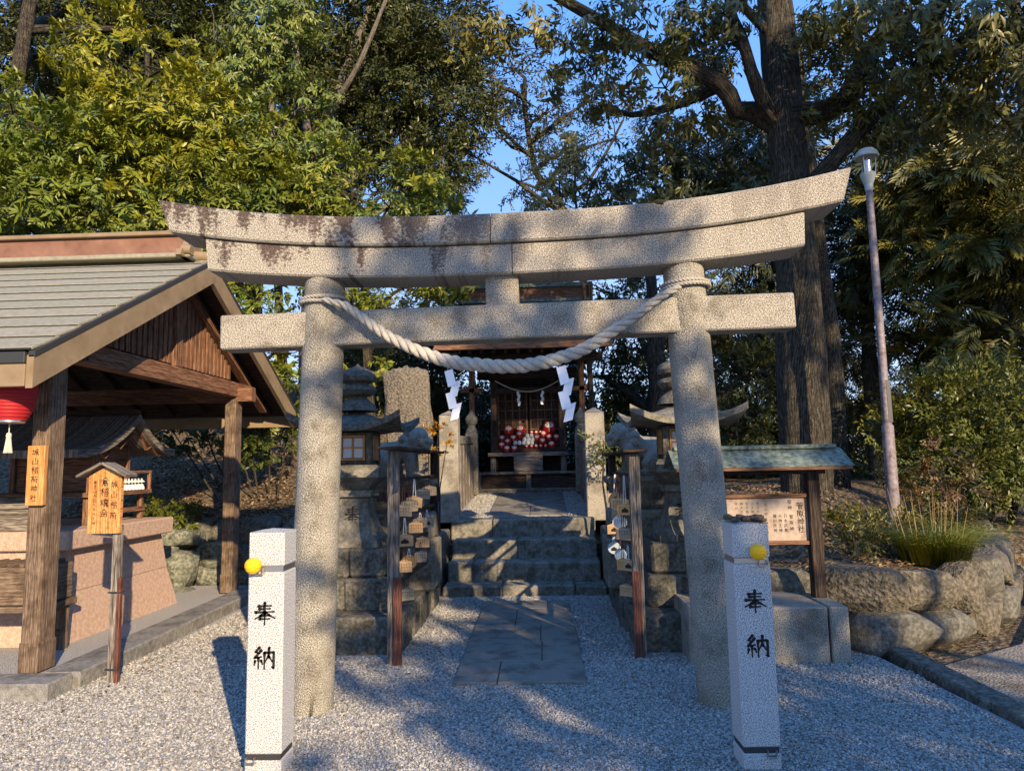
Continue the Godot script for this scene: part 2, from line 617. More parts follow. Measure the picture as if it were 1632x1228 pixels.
	M.slate = [mat(mixed(S, [[mid, 0.9], [gr2, 0.6]], slate[0], 0.8), 0.85, 0.9), mat(mixed(S, [[mid, 0.9], [gr, 0.6]], slate[1], 0.8), 0.85, 1.1)]
	M.copper = mat(mixed(S, [[mid, 1.2], [fine, 0.5]], [Color(0.05, 0.055, 0.047), Color(0.12, 0.155, 0.13), Color(0.165, 0.21, 0.175), Color(0.24, 0.285, 0.24)], 1.0), 0.6, 0.9, true, null, 0.0, stain, 0.7)
	M.steel = plain(Color(0.5, 0.49, 0.47), 0.3, 0.9)
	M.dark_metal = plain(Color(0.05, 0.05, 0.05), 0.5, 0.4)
	M.lamp_paint = mat(mixed(S, [[big, 1.0], [mid, 0.8]], [Color(0.11, 0.075, 0.07), Color(0.17, 0.135, 0.14), Color(0.21, 0.18, 0.19), Color(0.26, 0.235, 0.24)], 1.2), 0.55, 0.8)
	M.lamp_white = plain(Color(0.33, 0.37, 0.36), 0.45)
	M.ink = plain(Color(0.012, 0.012, 0.013), 0.6)
	M.ink_soft = plain(Color(0.03, 0.018, 0.012), 0.7)
	M.yellow = mat(mixed(S, [[fine, 0.6], [mid, 0.8]], [Color(0.7, 0.3, 0.005), Color(0.8, 0.42, 0.008), Color(0.85, 0.5, 0.015), Color(0.85, 0.56, 0.04)], 1.0), 0.5, 0.15)
	M.paper = plain(Color(0.82, 0.83, 0.85), 0.8)
	M.paper.backlight_enabled = true
	M.paper.backlight = Color(0.3, 0.3, 0.3)
	M.rope = mat(mixed(S, [[gr2, 1.2], [fine2, 0.8]], [Color(0.3, 0.26, 0.2), Color(0.5, 0.46, 0.38), Color(0.6, 0.56, 0.48), Color(0.7, 0.67, 0.6)], 1.1), 0.95, 0.12, false, bump_w, 0.3)
	M.red = plain(Color(0.42, 0.012, 0.016), 0.45)
	M.red_paper = plain(Color(0.36, 0.014, 0.018), 0.6)
	M.red_paper.backlight_enabled = true
	M.red_paper.backlight = Color(0.25, 0.2, 0.2)
	M.white = plain(Color(0.75, 0.74, 0.71), 0.5)
	M.gold = plain(Color(0.6, 0.38, 0.08), 0.4, 0.3)
	M.board = mat(mixed(S, [[big, 1.0], [mid, 0.8]], [Color(0.26, 0.185, 0.14), Color(0.33, 0.26, 0.205), Color(0.37, 0.3, 0.245), Color(0.41, 0.345, 0.285)], 1.1), 0.6, 1.0)
	M.glass_paper = plain(Color(0.55, 0.57, 0.6), 0.5)
	M.stone_leaf = leaf(Color(1, 1, 1), 0.42, 0.45)
	M.leaf = leaf(Color(1, 1, 1), 0.4, 0.55)
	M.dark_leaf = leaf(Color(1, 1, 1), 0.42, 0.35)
	M.dry_leaf = leaf(Color(1, 1, 1), 0.8, 0.3)
	M.pebble = mat(mixed(S, [[fine2, 1.0], [mid, 0.6]], [Color(0.6, 0.6, 0.6), Color(0.85, 0.85, 0.85), Color(0.95, 0.95, 0.95), Color(1, 1, 1)], 1.0), 0.9, 0.25)
	M.pebble.vertex_color_use_as_albedo = true
	# weathered lintel of the torii: dark lichen stains running down from its top edge
	var W := 1024
	var Hh := 128
	var f := FastNoiseLite.new()
	f.seed = 90
	f.frequency = 0.02
	f.fractal_octaves = 5
	var g := FastNoiseLite.new()
	g.seed = 91
	g.frequency = 0.12
	g.fractal_octaves = 3
	var data := PackedByteArray()
	data.resize(W * Hh * 3)
	for y in Hh:
		for x in W:
			var side := 1.0 - smoothstep(300.0, 640.0, float(x)) * 0.72
			var s := f.get_noise_2d(x * 1.2, y * 0.22 + (70.0 if y >= 64 else 0.0)) * 1.1 + g.get_noise_2d(x, y * 0.9) * 0.55 + 0.42 - float(y % 64) / 64.0 * 0.42 - (0.3 if y >= 64 else 0.0)
			var t := smoothstep(-0.05, 0.5, s) * side
			var cc := Color(1, 1, 1).lerp(Color(0.27, 0.215, 0.215), t).linear_to_srgb()
			var k := (y * W + x) * 3
			data[k] = int(cc.r * 255)
			data[k + 1] = int(cc.g * 255)
			data[k + 2] = int(cc.b * 255)
	var lint := ImageTexture.create_from_image(Image.create_from_data(W, Hh, false, Image.FORMAT_RGB8, data))
	M.lintel = M.granite.duplicate()
	M.lintel.detail_albedo = lint
	M.lintel.uv2_triplanar = false
	M.lintel.uv2_scale = Vector3.ONE


# ------------------------------------------------------------------ the ground and the stonework that holds it
var bumps := FastNoiseLite.new()


func hill(x: float, z: float) -> float:
	var d := maxf(0.0, -9.7 - z)
	var nn := bumps.get_noise_2d(x * 6.0, z * 6.0) * 0.18
	var left := 0.82 + minf(d * 0.34, 3.0) + nn * minf(1.0, d)
	var mid := 0.5 + minf(d * 0.09, 0.45)
	var right := 0.35 + minf(d * 0.12, 0.7) + nn
	return lerpf(lerpf(mid, left, smoothstep(-1.7, -2.7, x)), right, smoothstep(1.0, 2.2, x))


func sheet(pts: Array, y: float) -> MB:
	var b := MB.new()
	var p2 := PackedVector2Array()
	for p in pts:
		p2.append(Vector2(p[0], p[1]))
	var tri := Geometry2D.triangulate_polygon(p2)
	for p in p2:
		b.vert(Vector3(p.x, y, p.y), Vector3.UP, p)
	for k in range(0, tri.size(), 3):
		b.face(tri[k], tri[k + 1], tri[k + 2])
	return b


func build_ground() -> void:
	bumps.seed = 5
	bumps.frequency = 0.1
	structure("ground", sheet([[-400, 400], [400, 400], [400, -400], [-400, -400]], -0.06), M.soil)
	structure("gravel_court", sheet([[-9, 12], [2.72, 12], [2.72, -4.4], [2.58, -6.4], [1.9, -9.75], [-9, -9.75]], 0.0), M.gravel_bed)
	structure("dirt_path", sheet([[2.9, 14], [14, 14], [22, -40], [12, -40], [8, -13], [5.2, -8.0], [4.0, -6.4], [2.9, -5.7]], -0.02), M.path)
	# wooded slope behind
	var b := MB.new()
	var nx := 70
	var nz := 34
	for j in nz + 1:
		for i in nx + 1:
			var x := -40.0 + 80.0 * i / nx
			x = signf(x) * absf(x) * (0.35 + 0.65 * absf(x) / 40.0)
			var z := -9.72 - 55.0 * pow(float(j) / nz, 1.7)
			b.vert(Vector3(x, hill(x, z), z), Vector3.UP, Vector2(x, z))
	for j in nz:
		for i in nx:
			var k := j * (nx + 1) + i
			b.face(k, k + 1, k + nx + 2)
			b.face(k, k + nx + 2, k + nx + 1)
	b.smooth()
	for i in nx:
		var a: Vector3 = b.v[i]
		var d: Vector3 = b.v[i + 1]
		b.quad(a, d, Vector3(d.x, -0.1, d.z), Vector3(a.x, -0.1, a.z), Vector3.BACK)
	structure("hillside", b, M.soil)
	# stone slabs of the approach
	var pave := Node3D.new()
	pave.name = "paved_walk"
	add_child(pave)
	pave.set_meta("kind", "structure")
	var rows := [[-5.28, -5.83, [-0.68, -0.36, 0.28]], [-5.83, -6.45, [-0.68, -0.04, 0.28]], [-6.45, -7.1, [-0.69, -0.05, 0.28]], [-7.1, -7.9, [-0.69, -0.3, 0.27]], [-7.9, -8.36, [-0.69, 0.02, 0.27]]]
	for r in rows:
		for k in r[2].size() - 1:
			var x0: float = r[2][k]
			var x1: float = r[2][k + 1]
			var s := MB.new()
			s.box(Vector3((x0 + x1) * 0.5, 0.002 + rv(-0.003, 0.003), (r[0] + r[1]) * 0.5), Vector3(x1 - x0 - 0.008, 0.05, r[0] - r[1] - 0.008), Basis(Vector3.UP, rv(-0.004, 0.004)), 0.005)
			part("slab", s, M.slab, pave)
	# kerb between gravel and dirt path
	var kerb := thing("stone_kerb", "low dark stone kerb between the gravel and the dirt path at right", "kerb")
	var zz := 1.0
	while zz > -5.7:
		var s := MB.new()
		var l := rv(0.75, 0.95)
		s.box(Vector3(2.81 - 0.02 * maxf(0.0, -zz - 4.0) + rv(-0.01, 0.01), 0.0, zz - l * 0.5), Vector3(0.19, 0.12, l - 0.012), Basis(Vector3.UP, rv(-0.01, 0.01)), 0.012, 0.006, rng)
		part("kerb_stone", s, M.dark_stone, kerb)
		zz -= l


func build_steps_and_landing() -> void:
	var st := thing("stone_stairs", "four worn grey stone steps leading up to the shrine", "stairs")
	var S := [[-8.76, 0.0, 0.12, [-1.24, -0.52, 0.36, 0.74]], [-9.1, 0.12, 0.36, [-1.22, -0.9, 0.7]], [-9.45, 0.36, 0.6, [-1.2, -0.35, 0.68]], [-9.8, 0.6, 0.83, [-1.26, -0.7, 0.7]]]
	for s in S:
		for k in s[3].size() - 1:
			var x0: float = s[3][k]
			var x1: float = s[3][k + 1]
			var b := MB.new()
			b.box(Vector3((x0 + x1) * 0.5, (s[1] + s[2]) * 0.5 - 0.02 + rv(-0.006, 0.006), s[0] - 0.25 + rv(-0.012, 0.012)), Vector3(x1 - x0 - 0.006, s[2] - s[1] + 0.04, 0.5), Basis(Vector3.UP, rv(-0.006, 0.006)), 0.018, 0.007, rng)
			part("step_stone", b, M.grey_stone, st)
	for c in [[-1.42, -9.35, 0.28, 0.9, 0.72], [-1.4, -8.75, 0.24, 0.34, 0.42], [0.86, -9.3, 0.24, 0.9, 0.74], [0.88, -8.62, 0.26, 0.42, 0.4]]:
		var b := MB.new()
		b.box(Vector3(c[0], c[4] * 0.5, c[1]), Vector3(c[2], c[4], c[3]), Basis(Vector3.UP, rv(-0.03, 0.03)), 0.02, 0.01, rng)
		part("cheek_stone", b, M.dark_stone, st)
	# sloping landing between the fences
	var l := MB.new()
	l.quad(Vector3(-1.75, 0.822, -10.2), Vector3(1.25, 0.822, -10.2), Vector3(1.25, 1.07, -13.3), Vector3(-1.75, 1.07, -13.3), Vector3.UP)
	for e in [[-1.75, -1.0], [1.25, 1.0]]:
		l.quad(Vector3(e[0], 0.822, -10.2), Vector3(e[0], 1.07, -13.3), Vector3(e[0], 0.0, -13.3), Vector3(e[0], 0.0, -10.2), Vector3(e[1], 0, 0))
	structure("landing", l, M.gravel_bed)
	var p := Node3D.new()
	p.name = "landing_paving"
	add_child(p)
	p.set_meta("kind", "structure")
	var slope := atan2(0.248, 3.1)
	for r in [[-10.35, -11.4], [-11.4, -12.3], [-12.3, -13.1]]:
		for c in [[-0.8, -0.2], [-0.2, 0.35]]:
			var b := MB.new()
			var zc: float = (r[0] + r[1]) * 0.5
			b.box(Vector3((c[0] + c[1]) * 0.5, 0.822 + (-10.2 - zc) * 0.08 - 0.012, zc), Vector3(c[1] - c[0] - 0.008, 0.05, r[0] - r[1] - 0.008), Basis(Vector3.RIGHT, slope), 0.005)
			part("slab", b, M.slab, p)


# stones laid in courses along a line; heights vary
func lay_stones(parent: Node, line: Array, base: float, courses: int, h: float, width: float, thick: float, mats: Array, lean := 0.0, sd := 100) -> void:
	var total := 0.0
	for k in line.size() - 1:
		total += line[k].distance_to(line[k + 1])
	for cst in courses:
		var s := -rv(0.0, width * 0.5)
		while s < total:
			var w := width * rv(0.7, 1.35)
			var m := clampf(s + w * 0.5, 0.0, total)
			var k := 0
			var left := m
			while k < line.size() - 2 and left > line[k].distance_to(line[k + 1]):
				left -= line[k].distance_to(line[k + 1])
				k += 1
			var a: Vector2 = line[k]
			var d: Vector2 = (line[k + 1] - a).normalized()
			var q := a + d * left
			var bs := Basis(Vector3.UP, -atan2(d.y, d.x) + rv(-0.1, 0.1)) * Basis(Vector3.BACK, rv(-0.09, 0.09))
			var inward := Vector2(d.y, -d.x)
			q += inward * (lean * cst + rv(-0.03, 0.03))
			var b := MB.new()
			sd += 1
			b.rock(Vector3(q.x, base + h * (cst + 0.5) + rv(-0.03, 0.03), q.y), Vector3(w * 1.06, h * rv(1.0, 1.2), thick), sd, bs, 6, 0.035, -1.0)
			part("stone", b, mats[rng.randi() % mats.size()], parent)
			s += w


func build_left_wall() -> void:
	var w := thing("retaining_wall", "low wall of rough green and grey boulders holding the leafy slope at left", "wall")
	lay_stones(w, [Vector2(-8.5, -9.55), Vector2(-4.35, -9.6), Vector2(-1.95, -9.72)], 0.0, 3, 0.3, 0.42, 0.4, [M.dark_stone, M.rock_b, M.dark_stone], 0.03, 300)
	# the three big boulders seen between the pedestal and the shed's rear post
	for r in [[-5.0, 0.34, -9.15, 0.62, 0.62, 0.5, 0.05], [-4.62, 0.3, -9.1, 0.34, 0.5, 0.4, -0.2], [-4.9, 0.68, -9.3, 0.8, 0.3, 0.5, 0.08], [-4.75, 0.07, -8.98, 0.7, 0.14, 0.3, 0.0]]:
		var b := MB.new()
		b.rock(Vector3(r[0], r[1], r[2]), Vector3(r[3], r[4], r[5]), int(r[0] * -100), Basis(Vector3.BACK, r[6]), 7, 0.04, -1.0)
		part("stone", b, M.rock_b, w)


var edge := [Vector2(1.35, -7.3), Vector2(2.1, -6.75), Vector2(2.75, -6.35), Vector2(3.5, -6.75), Vector2(4.35, -7.5), Vector2(5.2, -8.8), Vector2(6.3, -11.0), Vector2(8.2, -14.5), Vector2(11.0, -20.0)]


func on_edge(t: float) -> Vector2:
	var k: int = min(int(t * (edge.size() - 1)), edge.size() - 2)
	return edge[k].lerp(edge[k + 1], t * (edge.size() - 1) - k)


func mound_h(d: float) -> float:
	return 0.5 + 0.62 * smoothstep(0.0, 3.2, d)


func build_mound() -> void:
	var b := MB.new()
	var ns := 48
	var nt := 14
	for i in ns + 1:
		var e := on_edge(float(i) / ns)
		var c := Vector2(1.0, -9.0).lerp(Vector2(5.0, -22.0), float(i) / ns)
		for j in nt + 1:
			var q := e.lerp(c, float(j) / nt)
			var y := mound_h(e.distance_to(q)) + bumps.get_noise_2d(q.x * 14.0, q.y * 14.0) * 0.09
			b.vert(Vector3(q.x, y, q.y), Vector3.UP, q)
	for i in ns:
		for j in nt:
			var k := i * (nt + 1) + j
			b.face(k, k + 1, k + nt + 2)
			b.face(k, k + nt + 2, k + nt + 1)
	b.smooth()
	for i in ns:
		var a: Vector3 = b.v[i * (nt + 1)]
		var d: Vector3 = b.v[(i + 1) * (nt + 1)]
		b.quad(a, d, Vector3(d.x, -0.1, d.z), Vector3(a.x, -0.1, a.z), Vector3(a.z - d.z, 0, d.x - a.x) * -1.0)
	structure("mound", b, M.soil)
	var w := thing("boulder_edging", "curved edging of large brown boulders round the planted mound at right", "wall")
	var line := []
	for e in edge:
		line.append(e + Vector2(0.02, 0.08))
	lay_stones(w, line, -0.06, 1, 0.34, 0.62, 0.5, [M.rock_a, M.dark_stone], 0.0, 500)
	lay_stones(w, line, 0.24, 1, 0.34, 0.72, 0.42, [M.rock_a, M.rock_a, M.dark_stone], 0.0, 600)


# ------------------------------------------------------------------ torii, rope, posts
const TZ := -4.8


# beam that follows the lintel's upward sweep, with its own uv2 along the length for the stains
func swept(x0: float, x1: float, x0b: float, x1b: float, lo: Callable, hi: Callable, depth: float, strip: float) -> MB:
	var b := MB.new()
	b.use_uv2 = true
	var N := 26
	var zf := TZ + depth * 0.5
	var zb := TZ - depth * 0.5
	var P := []
	for i in N + 1:
		var t := float(i) / N
		var xt := lerpf(x0, x1, t)
		var xb := lerpf(x0b, x1b, t)
		P.append([Vector3(xb, lo.call(xb), 0), Vector3(xt, hi.call(xt), 0)])
	var ch := 0.012
	for i in N:
		var a: Vector3 = P[i][0]
		var d: Vector3 = P[i + 1][0]
		var e: Vector3 = P[i + 1][1]
		var f: Vector3 = P[i][1]
		for q in [[[a, zf, 0, ch], [d, zf, 0, ch], [e, zf, 0, -ch], [f, zf, 0, -ch], Vector3.BACK], [[f, zf, 0, -ch], [e, zf, 0, -ch], [e, zf, -ch, 0], [f, zf, -ch, 0], Vector3(0, 0.7, 0.7)], [[f, zf, -ch, 0], [e, zf, -ch, 0], [e, zb, 0, 0], [f, zb, 0, 0], Vector3.UP], [[a, zf, -ch, 0], [d, zf, -ch, 0], [d, zf, 0, ch], [a, zf, 0, ch], Vector3(0, -0.7, 0.7)], [[a, zf, -ch, 0], [d, zf, -ch, 0], [d, zb, 0, 0], [a, zb, 0, 0], Vector3.DOWN], [[a, zb, 0, 0], [d, zb, 0, 0], [e, zb, 0, 0], [f, zb, 0, 0], Vector3.FORWARD]]:
			var st := b.v.size()
			for k in 4:
				var p: Vector3 = q[k][0]
				var vv := 0.02 if (p == e or p == f) else 0.98
				b.vert(Vector3(p.x, p.y + q[k][3], q[k][1] + q[k][2]), q[4], Vector2(p.x, p.y), Vector2((p.x + 2.6) / 4.7, strip + vv * 0.5))
			b.face(st, st + 1, st + 2)
			b.face(st, st + 2, st + 3)
	for s in [0, N]:
		var a: Vector3 = P[s][0]
		var f: Vector3 = P[s][1]
		var st := b.v.size()
		for q in [[a, zf], [f, zf], [f, zb], [a, zb]]:
			b.vert(Vector3(q[0].x, q[0].y, q[1]), Vector3(-1 if s == 0 else 1, 0, 0), Vector2(q[1], q[0].y), Vector2((q[0].x + 2.6) / 4.7, strip + 0.4))
		b.face(st, st + 1, st + 2)
		b.face(st, st + 2, st + 3)
	return b


func sweep_y(x: float) -> float:
	var s := absf(x + 0.24) / 2.32
	return 0.014 * (x + 0.24) + 0.2 * pow(s, 2.6)


func build_torii() -> void:
	var t := thing("stone_torii", "large grey stone torii gate with dark stains along its lintel", "torii")
	var j := 0.003
	var khi := func(x: float) -> float: return 3.235 + sweep_y(x)
	var klo := func(x: float) -> float: return 3.035 + sweep_y(x) * 0.93
	var shi := func(x: float) -> float: return 3.031 + sweep_y(x) * 0.93
	var slo := func(x: float) -> float: return 2.825 + sweep_y(x) * 0.78
	part("top_lintel", swept(-2.58, -0.31 - j, -2.5, -0.31 - j, klo, khi, 0.36, 0.0), M.lintel, t)
	part("top_lintel", swept(-0.31 + j, 2.08, -0.31 + j, 2.02, klo, khi, 0.36, 0.0), M.lintel, t)
	part("under_lintel", swept(-2.26, -0.17 - j, -2.24, -0.17 - j, slo, shi, 0.3, 0.5), M.lintel, t)
	part("under_lintel", swept(-0.17 + j, 1.77, -0.17 + j, 1.76, slo, shi, 0.3, 0.5), M.lintel, t)
	# moss cushion on the lintel
	var ms := MB.new()
	for k in 7:
		ms.rock(Vector3(0.55 + k * 0.055 + rv(-0.02, 0.02), 3.25 + 0.004 * k, TZ + 0.13 + rv(-0.03, 0.02)), Vector3(0.1, rv(0.025, 0.05), 0.09), 40 + k, Basis.IDENTITY, 3, 0.3, 2.2)
	part("moss", ms, plain(Color(0.045, 0.04, 0.015), 0.95), t)
	var tie := MB.new()
	var tb := Basis(Vector3.BACK, 0.0125)
	tie.box(Vector3(-0.24, 2.512, TZ + 0.005), Vector3(3.86, 0.235, 0.19), tb, 0.01)
	part("tie_beam", tie, M.granite, t)
	boxpart("centre_strut", Vector3(-0.245, 2.73, TZ), Vector3(0.225, 0.222, 0.17), M.granite, t, tb, 0.008)
	for s in [[-1.55, -1.475, 2.92, 0.15, 0.137], [1.13, 0.985, 2.94, 0.15, 0.137]]:
		var p := MB.new()
		var path := []
		var rad := []
		for k in 15:
			var q := k / 14.0
			path.append(Vector3(lerpf(s[0], s[1], q), lerpf(-0.05, s[2], q), TZ - (0.1 if s[0] > 0 else 0.0) * (1.0 - q)))
			rad.append(lerpf(s[3], s[4], q) * (1.0 if k < 14 else 0.99))
		p.tube(path, rad, 40, true, 0.006, rng)
		p.smooth()
		part("pillar", p, M.granite_rough, t)


func rope_strands(path: Array, rad: Array, pitch: float, strands := 3, sides := 8) -> MB:
	var b := MB.new()
	var along := [0.0]
	for i in range(1, path.size()):
		along.append(along[-1] + path[i].distance_to(path[i - 1]))
	var frames := []
	var prev := Vector3(0, 0.2, 0.98)
	for i in path.size():
		var t: Vector3 = (path[min(i + 1, path.size() - 1)] - path[max(i - 1, 0)]).normalized()
		prev = (prev - t * prev.dot(t)).normalized()
		frames.append([prev, t.cross(prev)])
	for s in strands:
		var pp := []
		var rr := []
		for i in path.size():
			var an: float = TAU * (along[i] / pitch + float(s) / strands)
			pp.append(path[i] + (frames[i][0] * cos(an) + frames[i][1] * sin(an)) * rad[i] * 0.52)
			rr.append(rad[i] * 0.53)
		b.tube(pp, rr, sides)
	return b


func ring(c: Vector3, r: float, tilt: Vector2, n: int, a0 := 0.0, a1 := TAU) -> Array:
	var out := []
	for k in n + 1:
		var an := lerpf(a0, a1, float(k) / n)
		var d := Vector3(cos(an) * r, 0, sin(an) * r)
		out.append(c + d + Vector3.UP * (d.x * tilt.x + d.z * tilt.y))
	return out


func shide(called: String, label: String, at: Vector3, s: float, flip: float, group: String) -> void:
	var o := thing(called, label, "paper streamer", at, 0.0, group)
	var x := 0.0
	var y := 0.0
	for k in 4:
		# each fold is a slanted leaf of paper hanging from the lower corner of the one above
		var w := 0.052 * s
		var h := 0.085 * s
		var sk := (0.022 if k % 2 == 0 else -0.022) * s * flip
		var zz := 0.006 * (k % 2)
		var b := MB.new()
		b.prism(PackedVector2Array([Vector2(x, y), Vector2(x + w, y + 0.014 * s * flip), Vector2(x + w + sk, y - h), Vector2(x + sk, y - h - 0.014 * s * flip)]), 0.0012, Transform3D(Basis(Vector3.UP, 0.12 * (1 if k % 2 else -1)), Vector3(0, 0, zz)))
		part("paper_fold", b, M.paper, o)
		x += sk + (0.026 * s * flip if k % 2 == 0 else -0.02 * s * flip)
		y -= h * 0.82
	var c := MB.new()
	c.tube([Vector3(0.02 * s, 0, 0), Vector3(0.024 * s, 0.05, -0.004)], [0.0025, 0.0025], 5)
	part("cord", c, M.rope, o)


func build_rope() -> void:
	var r := thing("sacred_rope", "thick twisted pale straw rope sagging between the torii pillars", "rope")
	var pts := [Vector3(-1.44, 2.68, -4.64), Vector3(-1.29, 2.635, -4.62), Vector3(-0.99, 2.41, -4.62), Vector3(-0.66, 2.255, -4.62), Vector3(-0.41, 2.21, -4.62), Vector3(-0.11, 2.195, -4.62), Vector3(0.24, 2.275, -4.62), Vector3(0.58, 2.475, -4.62), Vector3(0.81, 2.64, -4.625), Vector3(0.93, 2.7, -4.645)]
	var cv := Curve3D.new()
	for k in pts.size():
		var tg: Vector3 = (pts[min(k + 1, pts.size() - 1)] - pts[max(k - 1, 0)]) / 6.0
		cv.add_point(pts[k], -tg, tg)
	var L := cv.get_baked_length()
	var path := []
	var rad := []
	for k in 261:
		var q := k / 260.0
		path.append(cv.sample_baked(q * L))
		rad.append(0.02 + 0.026 * pow(sin(PI * clampf(q, 0.0, 1.0)), 0.8))
	part("main_strand", rope_strands(path, rad, 0.21), M.rope, r)
	# frayed fibres
	var fz := MB.new()
	for k in 420:
		var q := rng.randi_range(10, 250)
		var d := Vector3(rv(-0.6, 0.6), rv(-1, 1), rv(-0.2, 1)).normalized()
		var p: Vector3 = path[q] + d * rad[q] * 0.97
		fz.tube([p, p + d * rv(0.004, 0.014) + Vector3(rv(-0.02, 0.02), rv(-0.004, 0.004), 0)], [0.0007, 0.0003], 3, false)
	part("fibres", fz, M.rope, r).set_meta("kind", "stuff")
	for c in [[Vector3(-1.482, 2.675, TZ), 0.158, -0.05], [Vector3(-1.482, 2.705, TZ), 0.155, 0.03], [Vector3(0.999, 2.72, TZ), 0.158, 0.06], [Vector3(0.999, 2.745, TZ), 0.155, 0.02]]:
		var rp := ring(c[0], c[1], Vector2(c[2], 0.02), 72)
		var rr := []
		rr.resize(73)
		rr.fill(0.014)
		part("loop", rope_strands(rp, rr, 0.075, 3, 6), M.rope, r)
	shide("paper_streamer", "white zigzag paper streamer hanging from the rope at its left", Vector3(-0.625, 2.17, -4.61), 1.05, 1.0, "paper streamers on the rope")
	shide("paper_streamer", "white zigzag paper streamer hanging from the rope at its right", Vector3(0.105, 2.175, -4.61), 1.15, 1.0, "paper streamers on the rope")


func build_posts() -> void:
	for s in [[-1.462, -3.78, "white granite post lettered 奉納 beside the left torii pillar", -1.515, 1.06, -1.465, 0.81, 0.585], [1.075, -3.85, "white granite post lettered 奉納 in front of the right torii pillar", 1.1, 1.085, 1.08, 0.83, 0.605]]:
		var lab: String = s[2]
		lab = lab.replace("lettered 奉納 ", "with two black painted characters ")
		var t := thing("stone_post", lab, "post", Vector3(s[0], 0, s[1] - 0.094), 0.0 if s[0] < 0 else 0.03, "paired white votive posts")
		boxpart("base_block", Vector3(0, 0.0, 0), Vector3(0.19, 0.16, 0.188), M.white_granite, t, Basis.IDENTITY, 0.006)
		boxpart("strap", Vector3(0, 0.095, 0), Vector3(0.176, 0.03, 0.176), M.dark_metal, t, Basis.IDENTITY, 0.002)
		boxpart("shaft", Vector3(0, 0.565, 0), Vector3(0.19, 0.91, 0.188), M.white_granite, t, Basis.IDENTITY, 0.006)
		boxpart("strap", Vector3(0, 1.035, 0), Vector3(0.178, 0.03, 0.176), M.steel, t, Basis.IDENTITY, 0.002)
		boxpart("head_block", Vector3(0, 1.138, 0), Vector3(0.19, 0.176, 0.188), M.white_granite, t, Basis.IDENTITY, 0.006)
		var cap := MB.new()
		cap.lathe([[0.13, 1.226], [0.0, 1.24]], Vector3.ZERO, 4, PI / 4, true)
		part("cap", cap, M.white_granite, t)
		for h in [1.012, 0.07]:
			var xo: float = (-0.035 if s[0] < 0 else 0.055) if h > 0.5 else (-0.06 if s[0] < 0 else 0.045)
			var k := MB.new()
			k.box(Vector3(xo, h, 0.108), Vector3(0.05, 0.006, 0.03), Basis.IDENTITY, 0.001)
			k.box(Vector3(xo - 0.022, h + 0.014, 0.106), Vector3(0.004, 0.034, 0.026), Basis.IDENTITY, 0.001)
			k.box(Vector3(xo + 0.022, h + 0.014, 0.106), Vector3(0.004, 0.034, 0.026), Basis.IDENTITY, 0.001)
			part("bracket", k, M.steel, t)
		lettering(t, "奉", Vector3(s[5] - s[0], s[6], 0.0952), 0.122, M.ink, 1.75)
		lettering(t, "納", Vector3(s[5] - s[0], s[7], 0.0952), 0.122, M.ink, 1.75)
		var y := MB.new()
		y.lathe([[0.0, -0.042], [0.02, -0.039], [0.034, -0.026], [0.042, -0.006], [0.0415, 0.012], [0.033, 0.028], [0.018, 0.0375], [0.006, 0.0385], [0.0, 0.036]], Vector3.ZERO, 24)
		var bl := part("yellow_fruit", y, M.yellow, self)
		bl.position = Vector3(s[3], s[4], s[1] + 0.045)
		tag(bl, "round yellow citrus fruit on the " + ("sunlit left" if s[0] < 0 else "shaded right") + " white post", "fruit", "yellow fruits on the posts")
	# clump of dry dark debris lying on the right post
	var d := MB.new()
	for k in 26:
		d.rock(Vector3(rv(-0.085, 0.085), rv(0.006, 0.02), rv(-0.07, 0.085)), Vector3(rv(0.03, 0.06), rv(0.015, 0.03), rv(0.03, 0.05)), 800 + k, Basis(Vector3.UP, rv(0, 3)), 3, 0.35, 2.4)
	var db := part("dry_moss", d, mat(M.soil.albedo_texture, 0.97, 0.3), self)
	db.position = Vector3(1.072, 1.233, -3.944)
	tag(db, "dark crumbly dry moss heaped on top of the right white post", "moss")


